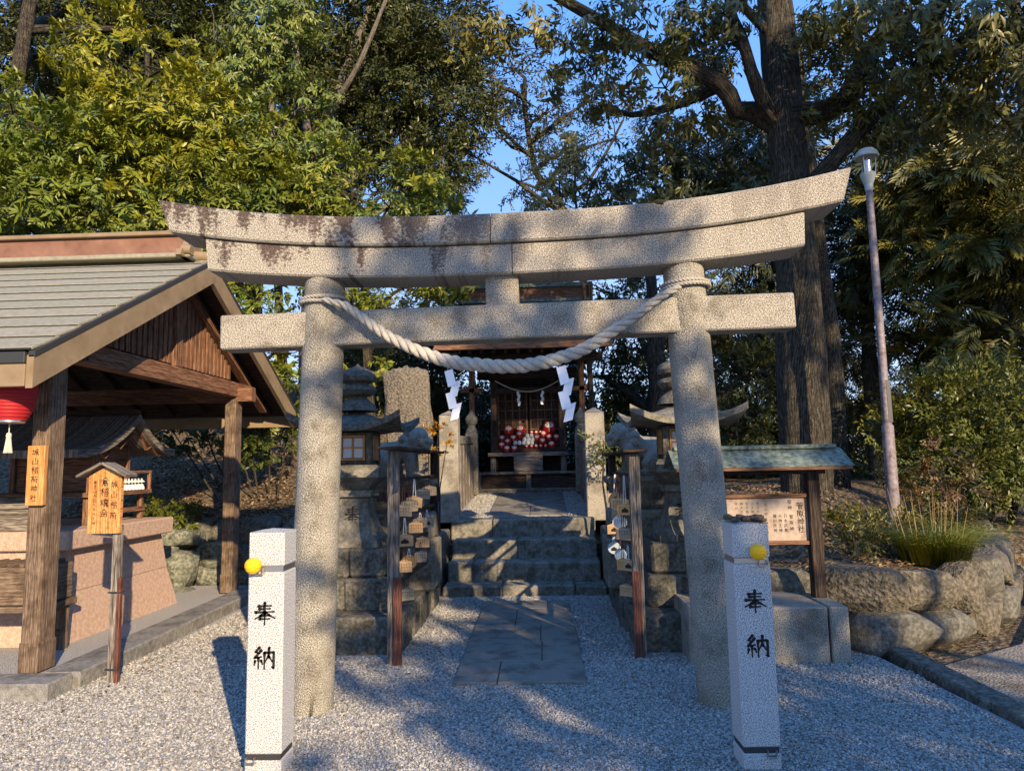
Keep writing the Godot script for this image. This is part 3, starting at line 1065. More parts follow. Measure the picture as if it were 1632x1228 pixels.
# ------------------------------------------------------------------ brush lettering: strokes on a 100 x 100 grid, y downwards
var glyphs := {
	"奉": "22,20 78,18;26,32 74,30;10,45 90,43;50,6 48,44 32,60 8,72;52,44 70,58 94,70;32,60 68,59;28,73 72,72;50,50 50,97",
	"納": "30,6 14,24 30,30;38,18 10,48 40,44;26,48 26,92;12,62 8,78;38,60 44,74;52,28 52,94;52,28 92,26 92,90 84,86;72,8 70,40 54,66;72,44 86,64",
	"城": "6,36 34,33;20,12 20,74;4,78 36,68;42,30 94,26;44,30 42,60 32,92;46,50 62,49 60,74 52,70;66,8 74,56 94,88 96,74;88,46 62,90;80,8 90,16",
	"山": "50,10 50,84;16,40 16,86 84,84;84,38 84,88",
	"稲": "38,8 14,18;6,32 44,30;26,16 26,94;25,34 6,66;28,40 44,56;88,8 54,18;54,26 58,38;70,22 72,34;92,20 82,38;54,50 54,94;54,50 90,50 90,94;54,70 90,70;54,92 90,92",
	"荷": "6,18 94,16;32,6 32,28;68,6 68,28;26,32 6,66;18,52 18,96;32,42 96,40;44,56 44,78;44,56 64,56 64,78;44,76 64,76;82,42 82,94 70,88",
	"神": "22,6 30,16;8,30 40,28 8,64;24,50 24,96;28,50 40,62;50,28 50,74;50,28 92,28 92,74;50,50 92,50;50,72 92,72;71,6 71,98",
	"社": "22,6 30,16;8,30 40,28 8,64;24,50 24,96;28,50 40,62;50,40 90,38;70,12 70,88;44,90 96,88",
	"倉": "50,6 8,42;50,6 94,40;34,36 66,36;30,46 72,46 72,66;32,56 70,56;32,66 72,66;32,46 28,70 14,96;38,74 38,96;38,74 80,74 80,96;38,94 80,94",
	"魂": "10,22 38,20;6,38 42,36;24,40 8,72 38,68;32,58 42,76;66,6 58,18;52,20 52,52;52,20 90,20 90,52;52,36 90,36;52,52 90,52;71,20 71,52;64,54 60,78 44,96;76,54 76,90 96,90 96,80;86,60 82,74 92,74",
	"命": "50,6 6,44;50,6 96,42;34,38 66,38;20,54 20,86;20,54 46,54 46,82;20,80 46,80;58,52 58,98;58,52 86,52 86,82 78,80",
	"菅": "6,14 94,12;32,4 32,24;68,4 68,24;50,26 50,34;12,38 12,50;12,38 90,38 84,50;34,50 34,96;34,50 70,50 70,66;34,66 70,66;34,76 74,76 74,96;34,95 74,95",
	"原": "12,12 94,10;16,12 14,60 4,96;56,14 48,26;34,28 34,60;34,28 82,28 82,60;34,44 82,44;34,60 82,60;58,62 58,96 50,90;40,70 26,90;74,68 90,88",
	"祭": "30,6 8,40;20,18 44,18 10,54;54,8 92,54;60,18 86,16 60,40;36,46 66,46;16,62 86,60;50,62 50,96 42,90;32,72 16,92;66,72 84,90",
	"日": "24,10 24,92;24,10 78,10 78,92;24,48 78,48;24,88 78,88",
	"本": "8,30 92,28;50,6 50,98;49,32 8,80;51,32 94,78;34,74 66,74",
	"武": "20,14 52,12;6,32 92,28;60,6 70,56 96,92 96,76;78,8 88,18;32,44 32,84;34,62 54,60;16,54 16,88;4,92 62,82",
	"尊": "32,4 40,14;68,4 58,16;10,22 90,20;24,32 24,62;24,32 78,32 78,62;24,46 78,46;24,60 78,60;42,22 40,44;58,22 58,44;8,74 94,72;68,64 68,98 58,92;34,80 42,90",
	"大": "8,36 92,34;50,6 46,52 8,94;52,38 94,92",
	"物": "18,16 10,36;12,30 44,28;4,60 46,52;28,6 28,98;60,8 48,40;56,26 94,24 86,92 76,86;68,28 44,66;82,28 52,86",
	"主": "46,4 56,16;18,26 82,24;24,54 76,52;8,92 94,90;50,26 50,92",
	"猿": "38,6 10,34;18,12 34,50 28,94 18,88;30,46 6,74;52,14 84,12;68,4 68,30;46,28 94,26;52,38 52,54;52,38 86,38 86,54;52,54 86,54;66,54 44,84;60,66 60,94 72,86;88,58 76,68;66,60 96,94",
	"田": "14,14 14,90;14,14 86,14 86,90;50,14 50,88;14,50 86,50;14,88 86,88",
	"彦": "48,4 52,14;14,18 88,16;32,22 42,36;70,20 58,36;12,42 92,40;18,42 14,70 4,96;62,48 34,60;74,60 34,78;84,74 34,97",
}


func stroke(b: MB, pts: Array, tr: Transform3D, w: float) -> void:
	var n := pts.size()
	for k in n:
		var p: Vector2 = pts[k]
		var ww := w * (0.95 if k == 0 else (0.5 if k == n - 1 else 0.8))
		# round brush end at every joint
		var st := b.v.size()
		for q in 7:
			var an := TAU * q / 7.0
			b.vert(tr * Vector3(p.x + cos(an) * ww, p.y + sin(an) * ww, 0), tr.basis.z.normalized())
		for q in range(1, 6):
			b.face(st, st + q, st + q + 1)
		if k == 0:
			continue
		var a: Vector2 = pts[k - 1]
		var wa := w * (0.95 if k == 1 else 0.8)
		var d := (p - a).normalized()
		var s := Vector2(-d.y, d.x)
		var m := (a + p) * 0.5
		var wm := minf(wa, ww) * (0.95 if absf(d.x) < absf(d.y) else 0.8)
		st = b.v.size()
		for q in [a + s * wa, m + s * wm, p + s * ww, p - s * ww, m - s * wm, a - s * wa]:
			b.vert(tr * Vector3(q.x, q.y, 0.0), tr.basis.z.normalized())
		for f in [[0, 1, 4], [0, 4, 5], [1, 2, 3], [1, 3, 4]]:
			b.face(st + f[0], st + f[1], st + f[2])


func lettering(parent: Node, ch: String, at: Vector3, size: float, m: Material, bold := 1.0, bs := Basis.IDENTITY, called := "character") -> void:
	if not glyphs.has(ch):
		return
	var b := MB.new()
	for s: String in glyphs[ch].split(";"):
		var pts := []
		for p: String in s.split(" "):
			var xy := p.split(",")
			pts.append(Vector2((float(xy[0]) - 50.0) / 100.0, (50.0 - float(xy[1])) / 100.0) * size)
		stroke(b, pts, Transform3D(bs, at), size * 0.042 * bold)
	part(called, b, m, parent)


func column(parent: Node, text: String, top: Vector3, size: float, pitch: float, m: Material, bold := 1.0, bs := Basis.IDENTITY) -> void:
	for k in text.length():
		lettering(parent, text[k], top + bs * Vector3(0, -pitch * (k + 0.5), 0), size, m, bold, bs)


# ------------------------------------------------------------------ open shed at left and what stands in it
func roof_y(z: float) -> float:
	return 3.82 - absf(z + 7.35) * 0.536


func build_shed() -> void:
	var base := thing("shed_base", "low concrete plinth edge under the open wooden shed", "plinth")
	boxpart("kerb", Vector3(-6.25, 0.05, -5.13), Vector3(5.6, 0.13, 0.28), M.concrete, base, Basis.IDENTITY, 0.012)
	var side := Basis(Vector3.UP, 0.02)
	boxpart("kerb", Vector3(-3.6, 0.052, -7.4), Vector3(0.3, 0.13, 4.25), M.concrete, base, side, 0.012)
	boxpart("floor", Vector3(-6.2, 0.03, -7.3), Vector3(4.95, 0.1, 4.1), M.gravel_bed, base)
	var t := thing("open_shed", "open wooden shed with slate gable roof sheltering a small red shrine", "shed")
	var X0 := -8.6
	var X1 := -3.52
	var XC := (X0 + X1) * 0.5
	# posts on shoes
	for p in [[-3.85, -5.44], [-3.85, -8.78], [-8.2, -5.44], [-8.2, -8.78]]:
		var q := boxpart("post", Vector3(p[0], 1.27, p[1]), Vector3(0.14, 2.34, 0.2), M.post_wood, t, Basis.IDENTITY, 0.014)
		var sh := MB.new()
		sh.box(Vector3(p[0], 0.2, p[1]), Vector3(0.15, 0.22, 0.21), Basis.IDENTITY, 0.008)
		part("shoe", sh, M.post_wood, q)
	# beams
	barpart("plate_beam", Vector3(X0, 2.52, -5.44), Vector3(-3.6, 2.52, -5.44), 0.13, 0.16, M.dark_wood, t)
	barpart("plate_beam", Vector3(X0, 2.5, -8.78), Vector3(-3.6, 2.5, -8.78), 0.13, 0.18, M.brown_wood, t)
	for x in [-3.85, -8.2]:
		barpart("tie_beam", Vector3(x, 2.555, -5.36), Vector3(x, 2.555, -9.3), 0.15, 0.18, M.brown_wood, t, 0.008)
		barpart("king_post", Vector3(x - 0.03, 2.66, -7.35), Vector3(x - 0.03, 3.55, -7.35), 0.12, 0.14, M.brown_wood, t)
		barpart("gable_rafter", Vector3(x + 0.02, roof_y(-5.0) - 0.17, -5.0), Vector3(x + 0.02, 3.6, -7.33), 0.1, 0.12, M.brown_wood, t)
		barpart("gable_rafter", Vector3(x + 0.02, roof_y(-9.7) - 0.17, -9.7), Vector3(x + 0.02, 3.6, -7.37), 0.1, 0.12, M.brown_wood, t)
	# gable lattice: upright slats crossed by thin rails
	var lat := Node3D.new()
	lat.name = "gable_lattice"
	t.add_child(lat)
	var z := -6.0
	while z > -8.75:
		var top := roof_y(z) - 0.26
		if top > 2.74:
			boxpart("slat", Vector3(-3.87, (2.68 + top) * 0.5, z), Vector3(0.02, top - 2.68, 0.062), M.brown_wood, lat, Basis.IDENTITY, 0.003)
		z -= 0.095
	var h := 2.73
	while h < 3.4:
		var half := (3.82 - 0.26 - h) / 0.536
		half = minf(half, 1.36)
		barpart("rail", Vector3(-3.898, h, -7.35 + half), Vector3(-3.898, h, -7.35 - half), 0.022, 0.03, M.brown_wood, lat, 0.002)
		h += 0.075
	# rafters and roof boarding
	var x := X0 + 0.2
	while x < X1 - 0.15:
		for s in [[-4.85, -7.33], [-9.85, -7.37]]:
			barpart("rafter", Vector3(x, roof_y(s[0]) - 0.135, s[0]), Vector3(x, roof_y(s[1]) - 0.135, s[1]), 0.06, 0.08, M.dark_wood, t, 0.003)
		x += 0.46
	var sl := sqrt(1.0 + 0.536 * 0.536)
	for s in [[-4.72, 1.0], [-9.98, -1.0]]:
		var a := Vector3(XC, roof_y(s[0]) - 0.06, s[0])
		var b := Vector3(XC, 3.82 - 0.06, -7.35)
		var bd := MB.new()
		var dir := (b - a).normalized()
		bd.box((a + b) * 0.5 + Vector3(-0.02, -0.01, 0), Vector3(X1 - X0 - 0.1, 0.05, (b - a).length()), Basis(Vector3.RIGHT, dir.cross(Vector3.RIGHT) * (1.0 if dir.cross(Vector3.RIGHT).y > 0 else -1.0), dir if dir.cross(Vector3.RIGHT).y < 0 else -dir), 0.0)
		part("roof_boarding", bd, M.dark_wood, t)
		# slate courses, each lapping the one below
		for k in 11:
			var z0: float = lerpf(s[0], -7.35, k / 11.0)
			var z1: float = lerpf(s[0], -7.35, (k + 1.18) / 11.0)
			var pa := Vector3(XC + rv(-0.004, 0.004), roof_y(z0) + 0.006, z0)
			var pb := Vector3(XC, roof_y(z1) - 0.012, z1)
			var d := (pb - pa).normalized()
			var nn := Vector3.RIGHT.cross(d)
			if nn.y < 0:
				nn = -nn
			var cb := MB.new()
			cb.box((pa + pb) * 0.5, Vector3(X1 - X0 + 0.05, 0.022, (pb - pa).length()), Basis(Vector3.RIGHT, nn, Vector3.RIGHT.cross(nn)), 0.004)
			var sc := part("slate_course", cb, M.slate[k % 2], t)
			var lap_shade := MB.new()  # dark strip standing in for the shadow line under each lap
			lap_shade.box(pa + nn * 0.0 - d * 0.002, Vector3(X1 - X0 + 0.04, 0.011, 0.008), Basis(Vector3.RIGHT, nn, Vector3.RIGHT.cross(nn)), 0.0)
			part("lap_shadow", lap_shade, M.dark_metal, sc)
	# bargeboards on the gable, metal fascia along the eaves, dark drip under the slates
	for s in [-4.72, -9.98]:
		var zt: float = s
		for g in [[X1 + 0.02, 0.05, 0.2, -0.155, M.fascia, "bargeboard"], [X1 + 0.03, 0.045, 0.035, -0.032, M.dark_metal, "drip_edge"]]:
			var d := Vector3(0, roof_y(zt) - 3.82, zt + 7.35).normalized()
			var pts := PackedVector2Array()
			var off: float = g[3]
			var th: float = g[2] * 0.5 * sl
			var zr := -7.35
			for q in [[zt, off - th], [zr, off - th], [zr, off + th], [zt, off + th]]:
				pts.append(Vector2(-q[0], roof_y(q[0]) + q[1]))
			var pb := MB.new()
			pb.prism(pts, g[1], Transform3D(Basis(Vector3(0, 0, -1), Vector3.UP, Vector3.RIGHT), Vector3(g[0], 0, 0)))
			part(g[5], pb, g[4], t)
		barpart("eave_fascia", Vector3(X0, roof_y(zt) - 0.18, zt + (0.0 if zt < -7 else -0.005)), Vector3(X1 - 0.006, roof_y(zt) - 0.18, zt + (0.0 if zt < -7 else -0.005)), 0.04, 0.155, M.fascia, t)
		barpart("drip_edge", Vector3(X0, roof_y(zt) - 0.058, zt), Vector3(X1 - 0.006, roof_y(zt) - 0.058, zt), 0.05, 0.08, M.dark_metal, t)
	# ridge: footing, box, cap and an end ornament
	var rg := boxpart("ridge_box", Vector3(XC - 0.1, 3.93, -7.35), Vector3(X1 - X0 - 0.3, 0.24, 0.22), M.ridge, t, Basis.IDENTITY, 0.006)
	boxpart("ridge_footing", Vector3(XC - 0.05, 3.815, -7.35), Vector3(X1 - X0 - 0.14, 0.05, 0.42), M.slate[1], t, Basis.IDENTITY, 0.01)
	boxpart("ridge_cap", Vector3(XC - 0.1, 4.075, -7.35), Vector3(X1 - X0 - 0.26, 0.045, 0.32), M.fascia, t, Basis.IDENTITY, 0.006)
	var orn := MB.new()
	orn.prism(PackedVector2Array([Vector2(-0.3, 0), Vector2(0.3, 0), Vector2(0.27, 0.07), Vector2(0.16, 0.1), Vector2(0.12, 0.24), Vector2(0.0, 0.3), Vector2(-0.12, 0.24), Vector2(-0.16, 0.1), Vector2(-0.27, 0.07)]), 0.06, Transform3D(Basis(Vector3(0, 0, -1), Vector3.UP, Vector3.RIGHT), Vector3(X1 - 0.2, 3.79, -7.35)))
	for s in [-1, 1]:
		orn.tube([Vector3(X1 - 0.2, 3.87, -7.35 + s * 0.2), Vector3(X1 - 0.1, 3.86, -7.35 + s * 0.2)], [0.055, 0.05], 12)
	orn.tube([Vector3(X1 - 0.16, 3.85, -7.35), Vector3(X1 + 0.06, 3.83, -7.35)], [0.06, 0.06], 14)
	part("ornament", orn, M.fascia, rg)


func build_small_shrine() -> void:
	var p := thing("stone_pedestal", "flared pink stone pedestal carrying the small shrine inside the shed", "pedestal")
	# flared foot built of blocks, then a projecting cap
	var prof := [[0.08, 0.14, 0.0], [0.5, 0.05, 0.0], [0.88, 0.0, 0.0]]
	for lv in 2:
		var y0: float = prof[lv][0]
		var y1: float = prof[lv + 1][0]
		var f0: float = prof[lv][1]
		var f1: float = prof[lv + 1][1]
		var cuts := [[-6.3, -7.05], [-7.05, -8.0]] if lv == 0 else [[-6.3, -7.4], [-7.4, -8.0]]
		for c in cuts:
			var b := MB.new()
			var e0 := f0 if c[0] == -6.3 else 0.0
			var e1 := f1 if c[0] == -6.3 else 0.0
			var g0 := f0 if c[1] == -8.0 else 0.0
			var g1 := f1 if c[1] == -8.0 else 0.0
			var A := [Vector3(-6.0, y0 + 0.002, c[0] + e0), Vector3(-4.3 + f0, y0 + 0.002, c[0] + e0), Vector3(-4.3 + f0, y0 + 0.002, c[1] - g0 + 0.004), Vector3(-6.0, y0 + 0.002, c[1] - g0 + 0.004)]
			var B := [Vector3(-6.0, y1 - 0.002, c[0] + e1), Vector3(-4.3 + f1, y1 - 0.002, c[0] + e1), Vector3(-4.3 + f1, y1 - 0.002, c[1] - g1 + 0.004), Vector3(-6.0, y1 - 0.002, c[1] - g1 + 0.004)]
			var out := [Vector3.BACK, Vector3.RIGHT, Vector3.FORWARD, Vector3.LEFT]
			for k in 4:
				b.quad(A[k], A[(k + 1) % 4], B[(k + 1) % 4], B[k], out[k])
			b.quad(B[0], B[1], B[2], B[3], Vector3.UP)
			part("pedestal_block", b, M.pink_stone, p)
	boxpart("cap_slab", Vector3(-5.12, 0.965, -7.15), Vector3(1.85, 0.17, 1.82), M.pink_stone, p, Basis.IDENTITY, 0.012)
	var s := thing("small_shrine", "small weathered wooden shrine with curved gable roof on the pink pedestal", "shrine")
	var o := Vector3(0, 1.05, 0)
	# floor frame on legs, veranda, body
	for q in [[-4.5, -6.95], [-4.5, -7.3], [-4.5, -7.9], [-5.6, -6.95], [-5.6, -7.9]]:
		boxpart("leg", Vector3(q[0], 1.19, q[1]), Vector3(0.05, 0.28, 0.05), M.brown_wood, s)
	boxpart("veranda", Vector3(-5.05, 1.345, -7.42), Vector3(1.28, 0.045, 1.1), M.brown_wood, s)
	boxpart("floor_rail", Vector3(-4.47, 1.16, -7.42), Vector3(0.035, 0.05, 1.0), M.brown_wood, s)
	boxpart("body", Vector3(-5.08, 1.62, -7.58), Vector3(0.82, 0.5, 0.6), M.brown_wood, s)
	for q in [[-4.66, -7.27], [-4.66, -7.88], [-5.5, -7.27], [-5.5, -7.88]]:
		boxpart("corner_post", Vector3(q[0], 1.63, q[1]), Vector3(0.055, 0.54, 0.055), M.brown_wood, s)
	for q in [[-6.88, -4.44], [-7.96, -4.44], [-7.4, -4.44]]:
		boxpart("rail_post", Vector3(q[1], 1.46, q[0]), Vector3(0.035, 0.22, 0.035), M.brown_wood, s)
	boxpart("hand_rail", Vector3(-4.44, 1.56, -7.42), Vector3(0.03, 0.03, 1.14), M.brown_wood, s)
	for k in 5:
		boxpart("stair", Vector3(-5.06, 1.09 + k * 0.055, -6.5 - k * 0.09), Vector3(0.56, 0.05, 0.1), M.grey_wood, s)
	boxpart("offering_ledge", Vector3(-5.0, 1.12, -6.38), Vector3(1.1, 0.14, 0.16), M.grey_wood, s)
	# curved roof: an outline in (depth, height) drawn out along the ridge
	var top := []
	var bot := []
	for k in 13:
		var q := k / 12.0
		top.append(Vector2(lerpf(6.52, 7.55, q), 1.78 + 0.4 * pow(q, 2.1)))
	for k in range(1, 11):
		var q := k / 10.0
		top.append(Vector2(lerpf(7.55, 8.3, q), 2.18 - 0.36 * (1.0 - pow(1.0 - q, 2.1))))
	for v in top:
		bot.append(v + Vector2(0, -0.075))
	bot.reverse()
	var pts := PackedVector2Array(top + bot)
	var r := MB.new()
	r.prism(pts, 1.5, Transform3D(Basis(Vector3(0, 0, -1), Vector3.UP, Vector3.RIGHT), Vector3(-5.08, 0, 0)))
	var rf := part("roof", r, M.grey_wood, s)
	var g := MB.new()
	var gp := PackedVector2Array()
	for v in top:
		if v.x > 6.9 and v.x < 8.15:
			gp.append(v + Vector2(0, -0.078))
	for v in [Vector2(8.05, 1.74), Vector2(7.9, 1.84), Vector2(7.8, 1.8), Vector2(7.7, 1.92), Vector2(7.55, 1.98), Vector2(7.42, 1.9), Vector2(7.3, 1.8), Vector2(7.18, 1.82), Vector2(7.05, 1.7)]:
		gp.append(v)
	g.prism(gp, 0.03, Transform3D(Basis(Vector3(0, 0, -1), Vector3.UP, Vector3.RIGHT), Vector3(-4.4, 0, 0)))
	part("gable_board", g, M.brown_wood, rf)
	boxpart("ridge_log", Vector3(-5.08, 2.2, -7.55), Vector3(1.46, 0.06, 0.1), M.dark_wood, rf)
	# row of white fox figurines on the veranda
	for k in 8:
		fox("fox_figurine", "tiny white porcelain fox in the row on the small shrine's veranda", Vector3(-4.465, 1.3675, -7.42 - k * 0.062), PI * 0.5 + rv(-0.2, 0.2), 1.35, "foxes on the small shrine")
	fox("fox_figurine", "white fox figure sitting on the step in front of the small shrine", Vector3(-4.62, 1.05, -6.42), 0.4, 1.25, "")


func fox(called: String, label: String, at: Vector3, turn: float, sc: float, group: String) -> void:
	var t := thing(called, label, "figurine", at, turn, group)
	var b := MB.new()
	b.lathe([[0.0, 0.0], [0.019, 0.002], [0.021, 0.012], [0.017, 0.035], [0.011, 0.052], [0.009, 0.06]], Vector3.ZERO, 10, 0.0, false, 1.0 * sc, 1.2 * sc)
	b.tube([Vector3(0, 0.058, -0.004) * sc, Vector3(0, 0.068, 0.006) * sc, Vector3(0, 0.064, 0.022) * sc], [0.011 * sc, 0.012 * sc, 0.003 * sc], 8)
	b.tube([Vector3(0, 0.005, -0.02) * sc, Vector3(0, 0.03, -0.03) * sc, Vector3(0, 0.055, -0.026) * sc], [0.006 * sc, 0.008 * sc, 0.002 * sc], 6)
	part("body", b, M.white, t)
	for s in [-1, 1]:
		var e := MB.new()
		e.tube([Vector3(s * 0.007, 0.072, 0.0) * sc, Vector3(s * 0.009, 0.092, -0.002) * sc], [0.005 * sc, 0.001 * sc], 5)
		part("ear", e, M.white, t)


func build_left_signs() -> void:
	# name board on the shed's front post
	var n := thing("name_board", "narrow orange wooden name board on the shed's front post", "sign", Vector3(-3.838, 1.545, -5.315))
	boxpart("board", Vector3(0, 0, 0), Vector3(0.135, 0.45, 0.045), M.sign_wood, n, Basis.IDENTITY, 0.004)
	column(n, "城山稲荷神社", Vector3(-0.002, 0.21, 0.0235), 0.056, 0.0685, M.ink, 1.5)
	# paper lantern under the eave
	var l := thing("paper_lantern", "red paper lantern with black and white characters under the shed's eave", "lantern", Vector3(-3.85, 1.945, -5.02), -0.5)
	var prof := []
	for k in 37:
		var q := k / 36.0
		var y := q * 0.46
		var r := 0.165 * pow(sin(PI * lerpf(0.13, 0.87, q)), 0.45)
		prof.append([r - (0.004 if k % 2 else 0.0), y])
	var b := MB.new()
	b.lathe(prof, Vector3.ZERO, 32)
	part("shade", b, M.red_paper, l)
	for y in [[-0.02, 0.004], [0.456, 0.48]]:
		var c := MB.new()
		c.lathe([[0.0, y[0]], [0.09, y[0]], [0.1, y[0] + 0.006], [0.1, y[1]], [0.0, y[1]]], Vector3.ZERO, 24)
		part("rim", c, M.steel, l)
	for pass_ in [[M.white, 2.3, 0.168], [M.ink, 1.3, 0.1695]]:
		var txt := "城山稲荷"
		for k in 4:
			var first := l.get_child_count()
			lettering(l, txt[k], Vector3(0, 0.395 - k * 0.098, 0), 0.098, pass_[0], pass_[1])
			var mi: MeshInstance3D = l.get_child(first)
			var ar := mi.mesh.surface_get_arrays(0)
			var vs: PackedVector3Array = ar[Mesh.ARRAY_VERTEX]
			for q in vs.size():
				var y := vs[q].y / 0.46
				var rr: float = pass_[2] * pow(sin(PI * lerpf(0.13, 0.87, clampf(y, 0, 1))), 0.45) + 0.001
				vs[q].z = sqrt(maxf(0.0001, rr * rr - vs[q].x * vs[q].x))
			ar[Mesh.ARRAY_VERTEX] = vs
			var am := ArrayMesh.new()
			am.add_surface_from_arrays(Mesh.PRIMITIVE_TRIANGLES, ar)
			mi.mesh = am
	var cord := MB.new()
	cord.tube([Vector3(0, 0.48, 0), Vector3(0, 0.56, -0.02)], [0.006, 0.006], 6)
	part("hanger", cord, M.dark_metal, l)
	var ts := MB.new()
	ts.tube([Vector3(0, -0.02, 0), Vector3(0, -0.09, 0)], [0.004, 0.004], 6)
	ts.lathe([[0.0, -0.13], [0.016, -0.128], [0.019, -0.11], [0.014, -0.09], [0.0, -0.088]], Vector3.ZERO, 12)
	for k in 26:
		var an := TAU * k / 26.0
		ts.tube([Vector3(cos(an) * 0.012, -0.125, sin(an) * 0.012), Vector3(cos(an) * 0.026, -0.235, sin(an) * 0.026)], [0.004, 0.003], 4)
	part("tassel", ts, plain(Color(0.5, 0.48, 0.4), 0.9), l)
	# roofed notice on a stake
	var s := thing("roofed_sign", "orange wooden notice with a tiny gable roof on a stake by the shed", "sign", Vector3(-3.25, 0, -5.4), -0.05)
	boxpart("stake", Vector3(0, 0.58, -0.02), Vector3(0.062, 1.16, 0.045), M.grey_wood, s)
	boxpart("splint", Vector3(0.042, 0.38, -0.005), Vector3(0.028, 0.78, 0.04), M.red_wood, s)
	for y in [0.1, 0.66]:
		boxpart("wire", Vector3(0.01, y, -0.01), Vector3(0.104, 0.01, 0.06), M.dark_metal, s)
	var bd := MB.new()
	bd.prism(PackedVector2Array([Vector2(-0.128, 1.1), Vector2(0.128, 1.1), Vector2(0.132, 1.53), Vector2(0.0, 1.6), Vector2(-0.132, 1.53)]), 0.032, Transform3D(Basis.IDENTITY, Vector3(-0.085, 0, 0.02)))
	part("board", bd, M.sign_wood_v, s)
	for q in [-1, 1]:
		var rb := MB.new()
		rb.bar(Vector3(-0.085 + q * 0.004, 1.628, 0.02), Vector3(-0.085 + q * 0.2, 1.528, 0.02), 0.15, 0.02, 0.003)
		part("roof_board", rb, M.grey_wood, s)
	column(s, "倉稲魂命", Vector3(-0.085, 1.53, 0.0372), 0.068, 0.08, M.ink, 1.5)
	column(s, "城山稲荷", Vector3(-0.008, 1.505, 0.0372), 0.056, 0.078, M.ink, 1.5)
	column(s, "奉主山大田主本大主神", Vector3(-0.165, 1.5, 0.0372), 0.03, 0.034, M.ink, 1.4)
	# offertory box on its bench at the frame's left edge
	var o := thing("offertory_box", "brown wooden offertory box on a bench inside the shed's front", "box", Vector3(-4.55, 0.085, -5.95))
	boxpart("chest", Vector3(0, 0.57, 0), Vector3(0.95, 0.3, 0.4), M.post_wood, o, Basis.IDENTITY, 0.006)
	boxpart("bench_top", Vector3(0, 0.39, 0), Vector3(1.02, 0.05, 0.46), M.post_wood, o, Basis.IDENTITY, 0.006)
	for q in [[-0.42, 0.16], [0.42, 0.16], [-0.42, -0.16], [0.42, -0.16]]:
		boxpart("leg", Vector3(q[0], 0.18, q[1]), Vector3(0.09, 0.37, 0.07), M.post_wood, o)
	boxpart("stretcher", Vector3(0.42, 0.14, 0), Vector3(0.04, 0.05, 0.3), M.post_wood, o)
	for k in 9:
		boxpart("slat", Vector3(-0.4 + k * 0.1, 0.735, 0), Vector3(0.035, 0.03, 0.38), M.post_wood, o)
	for y in [0.47, 0.53, 0.6, 0.67]:
		var st := MB.new()
		for zz in [-0.17, 0.17]:
			st.lathe([[0.0, 0.004], [0.007, 0.0]], Vector3(0.4755, y, zz), 8)
		part("stud", st, M.steel, o)


# ------------------------------------------------------------------ stone lanterns, guardians, votive racks, fence
# four-sided lantern roof with sweeping, upturned corners
func lantern_roof(half: float, y0: float, y1: float, lift: float) -> MB:
	var b := MB.new()
	var N := 16
	for lay in 2:
		var st := b.v.size()
		for j in N + 1:
			for i in N + 1:
				var u := -1.0 + 2.0 * i / N
				var w := -1.0 + 2.0 * j / N
				var m := maxf(absf(u), absf(w))
				var cn := pow(minf(absf(u), absf(w)), 2.6) * pow(m, 3.0)
				var y := lerpf(y1, y0 + 0.055, pow(m, 0.75)) + lift * cn
				if lay == 1:
					y = y0 - 0.0 + lift * cn * 0.95 + 0.02 * (1.0 - m)
				var ex := 1.0 + 0.1 * cn
				b.vert(Vector3(u * half * ex, y, w * half * ex), Vector3.UP if lay == 0 else Vector3.DOWN, Vector2(u, w))
		for j in N:
			for i in N:
				var k := st + j * (N + 1) + i
				b.face(k, k + 1, k + N + 2)
				b.face(k, k + N + 2, k + N + 1)
		b.smooth(st)
	# rim
	var edge_ids := []
	for i in N:
		edge_ids.append([i, i + 1, Vector3.FORWARD])
		edge_ids.append([N * (N + 1) + i, N * (N + 1) + i + 1, Vector3.BACK])
		edge_ids.append([i * (N + 1), (i + 1) * (N + 1), Vector3.LEFT])
		edge_ids.append([i * (N + 1) + N, (i + 1) * (N + 1) + N, Vector3.RIGHT])
	var off := (N + 1) * (N + 1)
	for e in edge_ids:
		b.quad(b.v[e[0]], b.v[e[1]], b.v[e[1] + off], b.v[e[0] + off], e[2])
	return b


